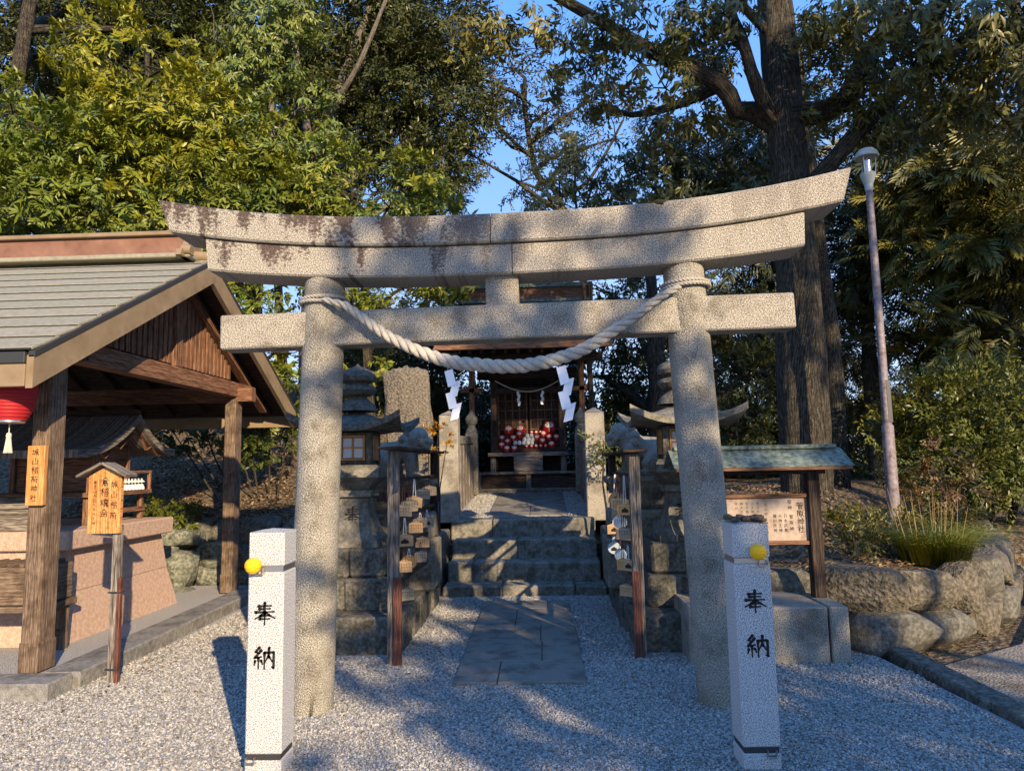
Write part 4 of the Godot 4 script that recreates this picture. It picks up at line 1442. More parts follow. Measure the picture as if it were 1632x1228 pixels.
func build_stone_lanterns() -> void:
	for L in [[-1.78, -6.85, "dark stone lantern with paper windows left of the stairs", 1.0], [1.3, -6.85, "stone lantern half hidden behind the right torii pillar", -1.0]]:
		var t := thing("stone_lantern", L[2], "stone lantern", Vector3(L[0], 0, L[1]), 0.0, "pair of stone lanterns")
		# stepped footing of separate blocks
		var e: float = L[3]
		for q in [[-0.3, 0.3, 0.72, 0.57, -0.0, 0.3], [0.29, 0.3, 0.54, 0.57, 0.0, 0.3], [-0.35, -0.44, 0.86, 0.6, 0.0, 0.295], [0.3, -0.42, 0.52, 0.62, 0.0, 0.3]]:
			var b := MB.new()
			b.box(Vector3(q[0] * e, (q[4] + q[5]) * 0.5 - 0.02, q[1] + 0.13), Vector3(q[2] - 0.01, q[5] - q[4] + 0.04, q[3] - 0.01), Basis(Vector3.UP, rv(-0.01, 0.01)), 0.02, 0.008, rng)
			part("footing_block", b, M.dark_stone, t)
		for q in [[-0.22, 0.18, 0.44, 0.5], [0.2, 0.18, 0.42, 0.5], [0.0, -0.24, 0.86, 0.38]]:
			var b := MB.new()
			b.box(Vector3(q[0] * e, 0.435, q[1]), Vector3(q[2] - 0.01, 0.28, q[3] - 0.01), Basis(Vector3.UP, rv(-0.012, 0.012)), 0.022, 0.009, rng)
			part("footing_block", b, M.dark_stone, t)
		for q in [[-0.17, 0.37], [0.185, 0.34]]:
			var b := MB.new()
			b.box(Vector3(q[0] * e, 0.705, 0.0), Vector3(q[1] - 0.008, 0.258, 0.7), Basis.IDENTITY, 0.022, 0.008, rng)
			part("footing_block", b, M.dark_stone, t)
		# flared shaft with a recessed waist
		var sh := MB.new()
		var prof := []
		for k in 9:
			var q := k / 8.0
			prof.append([0.335 - 0.165 * pow(q, 0.62) + 0.02 * pow(q, 6.0), 0.9 + 0.37 * q])
		sh.lathe([[0.36, 0.832], [0.36, 0.9]] + prof + [[0.24, 1.29], [0.24, 1.35], [0.0, 1.35]], Vector3.ZERO, 4, PI / 4, true)
		part("shaft", sh, M.grey_stone, t)
		if e > 0:
			lettering(t, "奉", Vector3(0, 1.12, 0.158), 0.17, M.ink, 1.3, Basis(Vector3.RIGHT, -0.16), "character")
		else:
			lettering(t, "奉", Vector3(-0.02, 1.12, 0.158), 0.17, M.ink, 1.3, Basis(Vector3.RIGHT, -0.16), "character")
		var cd := MB.new()
		cd.lathe([[0.2, 1.352], [0.29, 1.43], [0.375, 1.47], [0.375, 1.555], [0.34, 1.585], [0.0, 1.585]], Vector3.ZERO, 4, PI / 4, true)
		part("platform", cd, M.grey_stone, t)
		# light chamber: four corner posts round dark inside, wooden windows
		var ch := MB.new()
		for c in [[-1, -1], [1, -1], [1, 1], [-1, 1]]:
			ch.box(Vector3(c[0] * 0.155, 1.735, c[1] * 0.155), Vector3(0.06, 0.3, 0.06), Basis.IDENTITY, 0.006)
		ch.box(Vector3(0, 1.61, 0), Vector3(0.3, 0.05, 0.3), Basis.IDENTITY, 0.004)
		ch.box(Vector3(0, 1.87, 0), Vector3(0.34, 0.04, 0.34), Basis.IDENTITY, 0.004)
		part("light_chamber", ch, M.dark_stone, t)
		for k in 4:
			var bs := Basis(Vector3.UP, k * PI / 2)
			var w := MB.new()
			for q in [[-0.108, 0.0, 0.022, 0.236], [0.108, 0.0, 0.022, 0.236], [0.0, -0.108, 0.194, 0.02], [0.0, 0.108, 0.194, 0.02], [0.0, 0.0, 0.014, 0.194]]:
				w.box(bs * Vector3(q[0], 1.745 + q[1], 0.168), Vector3(q[2], q[3], 0.024) if k % 2 == 0 else Vector3(0.024, q[3], q[2]), Basis.IDENTITY, 0.002)
			for sx in [-0.051, 0.051]:
				w.box(bs * Vector3(sx, 1.745, 0.168), Vector3(0.088, 0.014, 0.022) if k % 2 == 0 else Vector3(0.022, 0.014, 0.088), Basis.IDENTITY, 0.002)
			var win := part("window", w, M.sign_wood, t)
			for sx in [-0.051, 0.051]:
				for sy in [-0.05, 0.05]:
					boxpart("pane", bs * Vector3(sx, 1.745 + sy, 0.16), Vector3(0.086, 0.086, 0.004) if k % 2 == 0 else Vector3(0.004, 0.086, 0.086), M.glass_paper, win, Basis.IDENTITY, 0.0)
		part("roof", lantern_roof(0.47, 1.89, 2.13, 0.13), M.dark_stone if e > 0 else M.grey_stone, t)
		var jw := MB.new()
		jw.lathe([[0.19, 2.1], [0.17, 2.16], [0.1, 2.22], [0.09, 2.24], [0.15, 2.26], [0.185, 2.3], [0.175, 2.335], [0.11, 2.355], [0.11, 2.37], [0.165, 2.39], [0.185, 2.43], [0.165, 2.48], [0.09, 2.515], [0.03, 2.54], [0.0, 2.57]], Vector3.ZERO, 28)
		part("jewel", jw, M.dark_stone, t)
	# low stone kerb running back from each lantern to the stairs
	for k in [[-1.42, "left"], [0.92, "right"]]:
		var w := thing("stone_kerb", "dark kerb stones between the %s stone lantern and the stairs" % k[1], "kerb")
		for q in [[-7.5, 0.9], [-8.25, 0.58]]:
			var b := MB.new()
			b.box(Vector3(k[0], 0.12, q[0]), Vector3(0.38, 0.3, q[1] - 0.01), Basis(Vector3.UP, (0.04 if k[0] < 0 else -0.04)), 0.02, 0.01, rng)
			part("kerb_stone", b, M.dark_stone, w)


# a body from tapered capsules joined by a smooth minimum, meshed as surface nets
func sdf_mesh(bones: Array, cuts: Array, lo: Vector3, hi: Vector3, cell: float, k: float) -> MB:
	var n := Vector3i(((hi - lo) / cell).ceil()) + Vector3i.ONE
	var f := PackedFloat32Array()
	f.resize(n.x * n.y * n.z)
	var nz := FastNoiseLite.new()
	nz.frequency = 9.0
	nz.fractal_octaves = 3
	for z in n.z:
		for y in n.y:
			for x in n.x:
				var p := lo + Vector3(x, y, z) * cell
				var d := 1.0
				for b in bones:
					var a: Vector3 = b[0]
					var ab: Vector3 = b[1] - a
					var t := clampf((p - a).dot(ab) / maxf(ab.length_squared(), 1e-6), 0.0, 1.0)
					var q := p.distance_to(a + ab * t) - lerpf(b[2], b[3], t)
					var kk: float = k * (b[4] if b.size() > 4 else 1.0)
					var h := clampf(0.5 + 0.5 * (q - d) / kk, 0.0, 1.0)
					d = lerpf(q, d, h) - kk * h * (1.0 - h)
				for b in cuts:
					var a: Vector3 = b[0]
					var ab: Vector3 = b[1] - a
					var t := clampf((p - a).dot(ab) / maxf(ab.length_squared(), 1e-6), 0.0, 1.0)
					d = maxf(d, b[2] - p.distance_to(a + ab * t))
				f[(z * n.y + y) * n.x + x] = d + nz.get_noise_3dv(p) * 0.006
	var m := MB.new()
	var ids := {}
	for z in n.z - 1:
		for y in n.y - 1:
			for x in n.x - 1:
				var s := Vector3.ZERO
				var cnt := 0
				for e in [[0, 0, 0, 1, 0, 0], [0, 1, 0, 1, 1, 0], [0, 0, 1, 1, 0, 1], [0, 1, 1, 1, 1, 1], [0, 0, 0, 0, 1, 0], [1, 0, 0, 1, 1, 0], [0, 0, 1, 0, 1, 1], [1, 0, 1, 1, 1, 1], [0, 0, 0, 0, 0, 1], [1, 0, 0, 1, 0, 1], [0, 1, 0, 0, 1, 1], [1, 1, 0, 1, 1, 1]]:
					var a := f[((z + e[2]) * n.y + y + e[1]) * n.x + x + e[0]]
					var b := f[((z + e[5]) * n.y + y + e[4]) * n.x + x + e[3]]
					if (a < 0.0) != (b < 0.0):
						var t := a / (a - b)
						s += Vector3(e[0], e[1], e[2]).lerp(Vector3(e[3], e[4], e[5]), t)
						cnt += 1
				if cnt:
					ids[Vector3i(x, y, z)] = m.vert(lo + (Vector3(x, y, z) + s / cnt) * cell, Vector3.UP)
	for key: Vector3i in ids:
		var a0 := f[(key.z * n.y + key.y) * n.x + key.x]
		for ax in 3:
			var st := Vector3i.ZERO
			st[ax] = 1
			var o := key + st
			var a1 := f[(o.z * n.y + o.y) * n.x + o.x]
			if (a0 < 0.0) == (a1 < 0.0):
				continue
			var u := Vector3i.ZERO
			u[(ax + 1) % 3] = 1
			var w := Vector3i.ZERO
			w[(ax + 2) % 3] = 1
			if not (ids.has(key - u) and ids.has(key - w) and ids.has(key - u - w)):
				continue
			var q := [ids[key], ids[key - u], ids[key - u - w], ids[key - w]]
			var out := Vector3(st) * (1.0 if a0 < 0.0 else -1.0)
			for v: int in q:
				m.n[v] = out
			m.face(q[0], q[1], q[2])
			m.face(q[0], q[2], q[3])
	m.smooth()
	return m


func build_guardians() -> void:
	# crouching lion-dog: looks along -x, tail at +x
	var V := func(x: float, y: float, z: float) -> Vector3: return Vector3(x, y, z)
	var bones := []
	for q in [[-0.02, 0.3, 0.0, 0.16, 0.26, 0.0, 0.125, 0.15], [-0.1, 0.36, 0.0, -0.14, 0.44, 0.0, 0.13, 0.12], [-0.2, 0.43, 0.0, -0.21, 0.47, 0.0, 0.1, 0.1], [-0.2, 0.45, 0.0, -0.32, 0.41, 0.0, 0.085, 0.05], [-0.25, 0.37, 0.0, -0.31, 0.345, 0.0, 0.05, 0.035],
		[-0.12, 0.28, 0.1, -0.15, 0.04, 0.11, 0.065, 0.05], [-0.12, 0.28, -0.1, -0.15, 0.04, -0.11, 0.065, 0.05], [-0.15, 0.035, 0.11, -0.22, 0.03, 0.11, 0.05, 0.04], [-0.15, 0.035, -0.11, -0.22, 0.03, -0.11, 0.05, 0.04],
		[0.16, 0.22, 0.1, 0.06, 0.13, 0.15, 0.1, 0.07], [0.16, 0.22, -0.1, 0.06, 0.13, -0.15, 0.1, 0.07], [0.06, 0.12, 0.15, 0.12, 0.04, 0.15, 0.06, 0.05], [0.06, 0.12, -0.15, 0.12, 0.04, -0.15, 0.06, 0.05], [0.1, 0.04, 0.15, 0.0, 0.03, 0.15, 0.045, 0.04], [0.1, 0.04, -0.15, 0.0, 0.03, -0.15, 0.045, 0.04],
		[0.25, 0.22, 0.0, 0.3, 0.34, 0.0, 0.06, 0.07], [0.3, 0.34, 0.0, 0.25, 0.47, 0.0, 0.075, 0.03]]:
		bones.append([V.call(q[0], q[1], q[2]), V.call(q[3], q[4], q[5]), q[6], q[7]])
	var cuts := [[V.call(-0.38, 0.378, -0.07), V.call(-0.38, 0.378, 0.07), 0.022], [V.call(-0.3, 0.385, -0.075), V.call(-0.3, 0.385, 0.075), 0.012]]
	for s in [-1, 1]:
		cuts.append([V.call(-0.285, 0.455, 0.06 * s), V.call(-0.3, 0.455, 0.075 * s), 0.014])
		cuts.append([V.call(-0.06, 0.2, 0.13 * s), V.call(0.02, 0.26, 0.15 * s), 0.014])
		# mane curls, brows, ears, cheeks, nostril lumps
		for q in [[-0.1, 0.5, 0.09, 0.045], [-0.06, 0.43, 0.12, 0.05], [-0.07, 0.35, 0.13, 0.05], [-0.11, 0.29, 0.12, 0.045], [-0.26, 0.485, 0.05, 0.03], [-0.33, 0.425, 0.025, 0.024], [-0.24, 0.4, 0.07, 0.035]]:
			bones.append([V.call(q[0], q[1], q[2] * s), V.call(q[0], q[1], q[2] * s), q[3], q[3], 0.4])
		bones.append([V.call(-0.14, 0.52, 0.06 * s), V.call(-0.1, 0.57, 0.09 * s), 0.03, 0.012, 0.5])
	var body := sdf_mesh(bones, cuts, Vector3(-0.46, -0.06, -0.3), Vector3(0.44, 0.66, 0.3), 0.0115, 0.022).mesh()
	for g in [[-1.55, -7.75, PI, "left", "stone lion-dog beside orange leaves behind the left votive rack"], [1.05, -7.75, 0.0, "right", "crouching stone lion-dog on its pedestal behind the right votive rack"]]:
		var p := thing("statue_pedestal", "carved stone pedestal under the %s lion-dog statue" % g[3], "pedestal", Vector3(g[0], 0, g[1]), 0.0, "statue pedestals")
		for q in [[-0.2, 0.42], [0.215, 0.39]]:
			boxpart("block", Vector3(q[0], 0.54, 0), Vector3(q[1], 0.5, 0.62), M.grey_stone, p, Basis.IDENTITY, 0.02)
		boxpart("block", Vector3(0, 0.935, 0), Vector3(0.74, 0.28, 0.56), M.grey_stone, p, Basis.IDENTITY, 0.025)
		var c := MB.new()
		c.lathe([[0.3, 1.077], [0.34, 1.12], [0.36, 1.2], [0.43, 1.33], [0.47, 1.37], [0.47, 1.42], [0.0, 1.42]], Vector3.ZERO, 4, PI / 4, true, 1.15, 0.85)
		var cc := part("carved_block", c, M.grey_stone, p)
		for s in [-1, 1]:
			# spiral cloud carved in relief on the block's front
			var sp := MB.new()
			var path := []
			for k in 26:
				var an := k * 0.42
				var r := 0.075 - 0.0025 * k
				path.append(Vector3(s * (0.15 + cos(an) * r), 1.235 + sin(an) * r, 0.232 + 0.0016 * sin(an) * 10))
			var rr := []
			rr.resize(26)
			rr.fill(0.014)
			sp.tube(path, rr, 6)
			part("scroll", sp, M.dark_stone, cc)
		var st := thing("lion_dog_statue", g[4], "statue", Vector3(g[0], 1.418, g[1]), g[2], "pair of guardian statues")
		part_mesh("body", body, M.granite_rough, st)
	# tall natural boulder with inscription-less face behind the left statue
	var b := MB.new()
	b.rock(Vector3(-1.92, 2.02, -10.4), Vector3(0.66, 1.85, 0.5), 77, Basis(Vector3.BACK, 0.06), 14, 0.08, -1.0)
	tag(part("standing_stone", b, mat(M.rock_a.albedo_texture, 0.93, 0.7, true, M.rock_a.heightmap_texture, 1.5), self), "tall rough tan standing stone behind the left lion-dog", "stone")


func build_racks() -> void:
	var RL := [[1.25, -6.33, 0], [1.23, -6.09, 1], [1.03, -6.35, 0], [1.02, -7.05, 1], [1.3, -6.87, 1], [1.32, -7.14, 1], [0.96, -5.93, 0], [0.85, -6.85, 0], [0.74, -6.64, 1], [0.76, -6.13, 3], [0.75, -5.94, 0], [0.52, -5.98, 1], [1.05, -6.6, 1], [1.2, -5.96, 1]]
	var RR := [[1.23, -6.92, 0], [1.2, -6.5, 0], [1.21, -6.27, 0], [1.17, -6.12, 2], [1.1, -6.7, 1], [1.04, -6.42, 4], [0.93, -7.03, 0], [0.95, -6.29, 2], [0.97, -6.14, 1], [0.74, -7.1, 5], [0.74, -6.55, 5], [0.7, -6.25, 2], [0.71, -6.13, 0], [0.5, -6.16, 0]]
	for s in [[-1.22, -5.85, -8.0, 1.7, RL, "left", 1.0], [0.76, -6.02, -8.0, 1.64, RR, "right", -1.0]]:
		var x: float = s[0]
		var t := thing("votive_rack", "weathered wooden rack hung with votive plaques %s of the stairs" % s[5], "rack", Vector3.ZERO, 0.0, "votive plaque racks")
		var fp := boxpart("post", Vector3(x, s[3] * 0.5 - 0.01, s[1]), Vector3(0.088, s[3], 0.07), M.grey_wood, t, Basis.IDENTITY, 0.006)
		boxpart("splint", Vector3(x + 0.03 * s[6] + 0.01, 0.33, s[1] + 0.046), Vector3(0.07, 0.7, 0.03), M.red_wood, fp, Basis.IDENTITY, 0.004)
		boxpart("post", Vector3(x + 0.01, 0.97, s[2]), Vector3(0.08, s[3] - 0.5 + 0.26, 0.07), M.dark_wood, t)
		barpart("top_board", Vector3(x, s[3] + 0.012, s[1] + 0.12), Vector3(x + 0.01, s[3] + 0.012, s[2] - 0.12), 0.2, 0.024, M.dark_wood, t)
		for h in [1.45, 1.14, 0.87, 0.6]:
			barpart("rail", Vector3(x, h, s[1] - 0.03), Vector3(x + 0.01, h, s[2] + 0.03), 0.03, 0.035, M.dark_wood, t)
		var lst: Array = s[4]
		for k in lst.size():
			ema(lst[k], x + 0.07 * s[6], s[6], s[5], k)


var ema_words := ["top row, nearest the shrine", "top row, nearest the gate"]


func ema(d: Array, x: float, side: float, which: String, k: int) -> void:
	var kind: int = d[2]
	var names := ["wooden votive plaque", "greyed wooden votive plaque", "bright orange wooden votive plaque", "round wooden votive plaque", "round white votive plaque", "pale blue round votive plaque"]
	var hs := "high" if d[0] > 1.15 else ("at middle height" if d[0] > 0.85 else "low")
	var ds := "near the gate" if d[1] > -6.2 else ("midway" if d[1] > -6.7 else "towards the stairs")
	var t := thing("votive_plaque", "%s hanging %s on the %s rack, %s" % [names[kind], hs, which, ds], "votive plaque", Vector3(x + rv(-0.01, 0.03) * side, d[0], d[1]), side * rv(0.25, 0.95), "votive plaques on the racks")
	var m: Material = [M.ema_wood, M.ema_grey, M.ema_new, M.ema_new, plain(Color(0.6, 0.58, 0.52), 0.7), plain(Color(0.5, 0.58, 0.6), 0.7)][kind]
	var b := MB.new()
	if kind < 3:
		b.prism(PackedVector2Array([Vector2(-0.07, -0.05), Vector2(0.07, -0.05), Vector2(0.07, 0.034), Vector2(0.0, 0.055), Vector2(-0.07, 0.034)]), 0.009, Transform3D(Basis(Vector3.BACK, rv(-0.06, 0.06)), Vector3.ZERO))
	else:
		var p := PackedVector2Array()
		for q in 20:
			p.append(Vector2(cos(TAU * q / 20.0) * 0.066, sin(TAU * q / 20.0) * 0.058))
		b.prism(p, 0.009, Transform3D.IDENTITY)
	part("board", b, m, t)
	var rails := [1.45, 1.14, 0.87, 0.6]
	var up := 0.1
	for h: float in rails:
		if h > d[0] + 0.06:
			up = h - d[0]
	var c := MB.new()
	c.tube([Vector3(-0.012, 0.045, 0.006), Vector3(-0.004, up, 0.0)], [0.003, 0.003], 5)
	c.tube([Vector3(0.012, 0.045, 0.006), Vector3(0.004, up, 0.0)], [0.003, 0.003], 5)
	part("cord", c, M.red_wood if k % 3 else M.paper, t)
	# brush marks: an ox picture or lines of handwriting
	var w := MB.new()
	if k % 3 == 0:
		w.prism(PackedVector2Array([Vector2(-0.032, -0.02), Vector2(-0.028, 0.004), Vector2(-0.012, 0.012), Vector2(0.0, 0.022), Vector2(0.014, 0.012), Vector2(0.03, 0.006), Vector2(0.036, -0.018)]), 0.0008, Transform3D(Basis.IDENTITY, Vector3(0, -0.008, 0.0056)))
	else:
		for q in 5:
			stroke(w, [Vector2(-0.045 + q * 0.022, 0.022), Vector2(-0.045 + q * 0.022 + rv(-0.002, 0.002), rv(-0.034, -0.01))], Transform3D(Basis.IDENTITY, Vector3(0, 0, 0.0052)), 0.0022)
	part("brushwork", w, M.ink_soft, t)


func build_fence() -> void:
	for s in [[-1.31, -1.26, "left", 1.0], [0.74, 0.7, "right", -1.0]]:
		var t := thing("stone_fence", "pale stone post fence along the %s side of the landing" % s[2], "fence", Vector3.ZERO, 0.0, "fences beside the landing")
		var fp := MB.new()
		fp.box(Vector3(s[0], 1.53, -10.14), Vector3(0.27, 1.5, 0.24), Basis.IDENTITY, 0.01)
		fp.lathe([[0.18, 2.28], [0.0, 2.35]], Vector3(s[0], 0, -10.14), 4, PI / 4, true)
		part("front_post", fp, M.granite, t)
		var rp := MB.new()
		rp.box(Vector3(s[1], 1.6, -12.85), Vector3(0.22, 1.1, 0.22), Basis.IDENTITY, 0.02)
		var gp := part("rear_post", rp, M.grey_stone, t)
		var on := MB.new()
		on.lathe([[0.11, 2.15], [0.1, 2.2], [0.07, 2.24], [0.065, 2.28], [0.1, 2.32], [0.115, 2.38], [0.1, 2.44], [0.05, 2.5], [0.0, 2.58]], Vector3(s[1], 0, -12.85), 20)
		part("onion_finial", on, M.grey_stone, gp)
		barpart("top_rail", Vector3(lerpf(s[0], s[1], 0.06), 1.93, -10.26), Vector3(s[1], 2.02, -12.75), 0.13, 0.13, M.grey_stone, t, 0.01)
		for k in 7:
			var q := (k + 0.5) / 7.0
			var z := lerpf(-10.26, -12.74, q)
			var y0 := 0.83 + (-10.2 - z) * 0.08 - 0.04
			boxpart("picket", Vector3(lerpf(s[0], s[1], q), (y0 + 1.9) * 0.5 + 0.02, z), Vector3(0.09, 1.9 - y0, 0.32), M.grey_wood, t, Basis.IDENTITY, 0.01)


# ------------------------------------------------------------------ the main shrine and the dolls on it
func build_main_shrine() -> void:
	var t := thing("main_shrine", "dark wooden main shrine under a copper roof at the end of the walk", "shrine")
	var cx := -0.26
	# platform: sill boards and boxed front
	boxpart("stone_footing", Vector3(cx, 1.02, -14.3), Vector3(2.3, 0.16, 2.3), M.dark_stone, t)
	boxpart("platform", Vector3(cx, 1.24, -14.35), Vector3(1.95, 0.3, 2.0), M.dark_wood, t)
	for k in 8:
		boxpart("floor_board", Vector3(cx - 0.98 + 0.28 * k, 1.415, -13.62), Vector3(0.272, 0.05, 0.7), M.grey_wood, t)
	for x in [-1.0, 0.0, 1.0]:
		boxpart("front_stile", Vector3(cx + x * 0.93, 1.24, -13.335), Vector3(0.09, 0.3, 0.03), M.grey_wood, t)
	boxpart("sill", Vector3(cx, 1.11, -13.3), Vector3(2.0, 0.05, 0.1), M.grey_wood, t)
	# upper bench on short posts
	for x in [-0.66, 0.66]:
		boxpart("bench_post", Vector3(cx + x, 1.58, -13.5), Vector3(0.1, 0.29, 0.1), M.grey_wood, t)
	boxpart("bench_board", Vector3(cx, 1.76, -13.75), Vector3(1.5, 0.07, 0.8), M.grey_wood, t)
	boxpart("bench_back", Vector3(cx, 1.58, -13.95), Vector3(1.44, 0.28, 0.04), M.dark_wood, t)
	# frame
	for x in [-0.64, 0.66]:
		for z in [-13.62, -15.1]:
			boxpart("pillar", Vector3(cx + x, 2.4, z), Vector3(0.13, 2.05, 0.13), M.dark_wood, t, Basis.IDENTITY, 0.012)
	boxpart("name_plate", Vector3(cx - 0.64, 2.62, -13.54), Vector3(0.1, 0.42, 0.02), M.brown_wood, t)
	boxpart("lintel", Vector3(cx, 3.3, -13.62), Vector3(1.9, 0.2, 0.16), M.dark_wood, t)
	boxpart("lintel", Vector3(cx, 2.98, -13.62), Vector3(1.4, 0.1, 0.1), M.dark_wood, t)
	boxpart("wall", Vector3(cx, 2.45, -15.15), Vector3(1.4, 1.9, 0.05), M.dark_wood, t)
	for x in [-0.7, 0.72]:
		boxpart("wall", Vector3(cx + x, 2.45, -14.66), Vector3(0.04, 1.9, 0.94), M.dark_wood, t)
	# doors with panels and a lattice behind the dolls
	for x in [-0.31, 0.33]:
		var d := boxpart("door", Vector3(cx + x, 2.45, -14.2), Vector3(0.62, 1.3, 0.035), M.dark_wood, t)
		for k in 5:
			boxpart("door_stile", Vector3(cx + x - 0.28 + 0.14 * k, 2.45, -14.172), Vector3(0.024, 1.3, 0.022), M.brown_wood, d)
		for k in 7:
			boxpart("door_rail", Vector3(cx + x, 1.88 + 0.19 * k, -14.169), Vector3(0.6, 0.024, 0.02), M.brown_wood, d)
	for s in [-1, 1]:
		# side veranda rails, bracket arms and braces
		for h in [1.58, 1.72, 1.86]:
			boxpart("veranda_rail", Vector3(cx + s * 0.98, h, -14.3), Vector3(0.04, 0.045, 1.7), M.dark_wood, t)
		boxpart("veranda_post", Vector3(cx + s * 0.98, 1.7, -13.5), Vector3(0.07, 0.62, 0.07), M.dark_wood, t)
		barpart("bracket", Vector3(cx + s * 0.66, 3.2, -13.55), Vector3(cx + s * 0.66, 3.45, -12.2), 0.1, 0.12, M.dark_wood, t)
		boxpart("porch_pillar", Vector3(cx + s * 1.02, 2.4, -13.2), Vector3(0.1, 2.1, 0.1), M.brown_wood, t)
		boxpart("bracket_arm", Vector3(cx + s * 1.02, 2.95, -13.2), Vector3(0.42, 0.08, 0.1), M.brown_wood, t)
	boxpart("porch_beam", Vector3(cx, 3.42, -12.4), Vector3(2.7, 0.14, 0.13), M.dark_wood, t)
	# offering chest
	var oc := thing("offering_chest", "plain dark wooden offering chest below the daruma dolls", "box", Vector3(cx, 1.442, -13.42))
	boxpart("chest", Vector3(0, 0.155, 0), Vector3(0.54, 0.3, 0.15), M.grey_wood, oc, Basis.IDENTITY, 0.006)
	for k in 6:
		boxpart("slat", Vector3(-0.21 + k * 0.084, 0.318, 0), Vector3(0.03, 0.02, 0.14), M.grey_wood, oc)
	# roof: sweeping front slope, rear slope, ridge
	var top := []
	for k in 15:
		var q := k / 14.0
		top.append(Vector2(lerpf(11.75, 14.2, q), 3.64 + 1.15 * pow(q, 1.35)))
	for k in range(1, 9):
		var q := k / 8.0
		top.append(Vector2(lerpf(14.2, 15.9, q), 4.79 - 0.85 * (1.0 - pow(1.0 - q, 1.3))))
	for k in range(top.size() - 1):
		var a: Vector2 = top[k]
		var b: Vector2 = top[k + 1]
		var e := MB.new()
		var d := (b - a).normalized()
		var nn := Vector2(-d.y, d.x)
		var lap := d * 0.03
		e.prism(PackedVector2Array([a - lap + nn * 0.012, b + nn * 0.0, b - nn * 0.03, a - nn * 0.03]), 2.95, Transform3D(Basis(Vector3(0, 0, -1), Vector3.UP, Vector3.RIGHT), Vector3(cx - 0.02, 0, 0)))
		part("copper_sheet", e, M.copper, t)
	var bot := []
	for v in top:
		bot.append(v + Vector2(0, -0.16))
	bot.reverse()
	var inner := []
	for v in top:
		inner.append(v + Vector2(0, -0.035))
	var rb := MB.new()
	rb.prism(PackedVector2Array(inner + bot), 2.86, Transform3D(Basis(Vector3(0, 0, -1), Vector3.UP, Vector3.RIGHT), Vector3(cx - 0.02, 0, 0)))
	part("roof_boarding", rb, M.dark_wood, t)
	boxpart("eave_fascia", Vector3(cx - 0.02, 3.54, -11.72), Vector3(2.96, 0.12, 0.05), M.brown_wood, t)
	for k in 14:
		barpart("rafter", Vector3(cx - 1.34 + k * 0.205, 3.46, -11.85), Vector3(cx - 1.34 + k * 0.205, 4.1, -13.4), 0.06, 0.07, M.dark_wood, t)
	boxpart("ridge_box", Vector3(cx, 4.96, -14.2), Vector3(2.5, 0.26, 0.3), M.brown_wood, t)
	boxpart("ridge_cap", Vector3(cx, 5.13, -14.2), Vector3(2.62, 0.08, 0.42), M.copper, t)
	boxpart("ridge_footing", Vector3(cx, 4.81, -14.2), Vector3(2.56, 0.06, 0.5), M.copper, t)
	for s in [-1, 1]:
		boxpart("ridge_end", Vector3(cx + s * 1.3, 4.98, -14.2), Vector3(0.08, 0.38, 0.46), M.brown_wood, t)
	boxpart("ridge_stub", Vector3(cx + 0.72, 5.24, -14.2), Vector3(0.13, 0.16, 0.13), M.dark_wood, t)
	var cr := MB.new()
	for k in 8:
		var an := TAU * k / 8.0
		cr.lathe([[0.0, 0.0], [0.022, 0.004], [0.0, 0.012]], Vector3(cx + 0.72 + cos(an) * 0.04, 4.96 + sin(an) * 0.04, -14.045), 6)
	part("crest", cr, M.gold, t)
	# thin inner rope with two little streamers
	var rp := thing("inner_rope", "thin straw rope strung across the main shrine's front", "rope")
	var path := []
	for k in 21:
		var q := k / 20.0
		path.append(Vector3(lerpf(-0.9, 0.42, q), 3.18 - 0.24 * sin(PI * q), -13.5))
	var b2 := MB.new()
	b2.tube(path, [0.012], 6)
	part("strand", b2, M.rope, rp)
	shide("paper_streamer", "small white paper streamer on the shrine's inner rope, left one", Vector3(-0.46, 2.94, -13.48), 0.9, 0.7, "small streamers on the shrine")
	shide("paper_streamer", "small white paper streamer on the shrine's inner rope, right one", Vector3(0.02, 2.95, -13.48), 0.9, -0.7, "small streamers on the shrine")


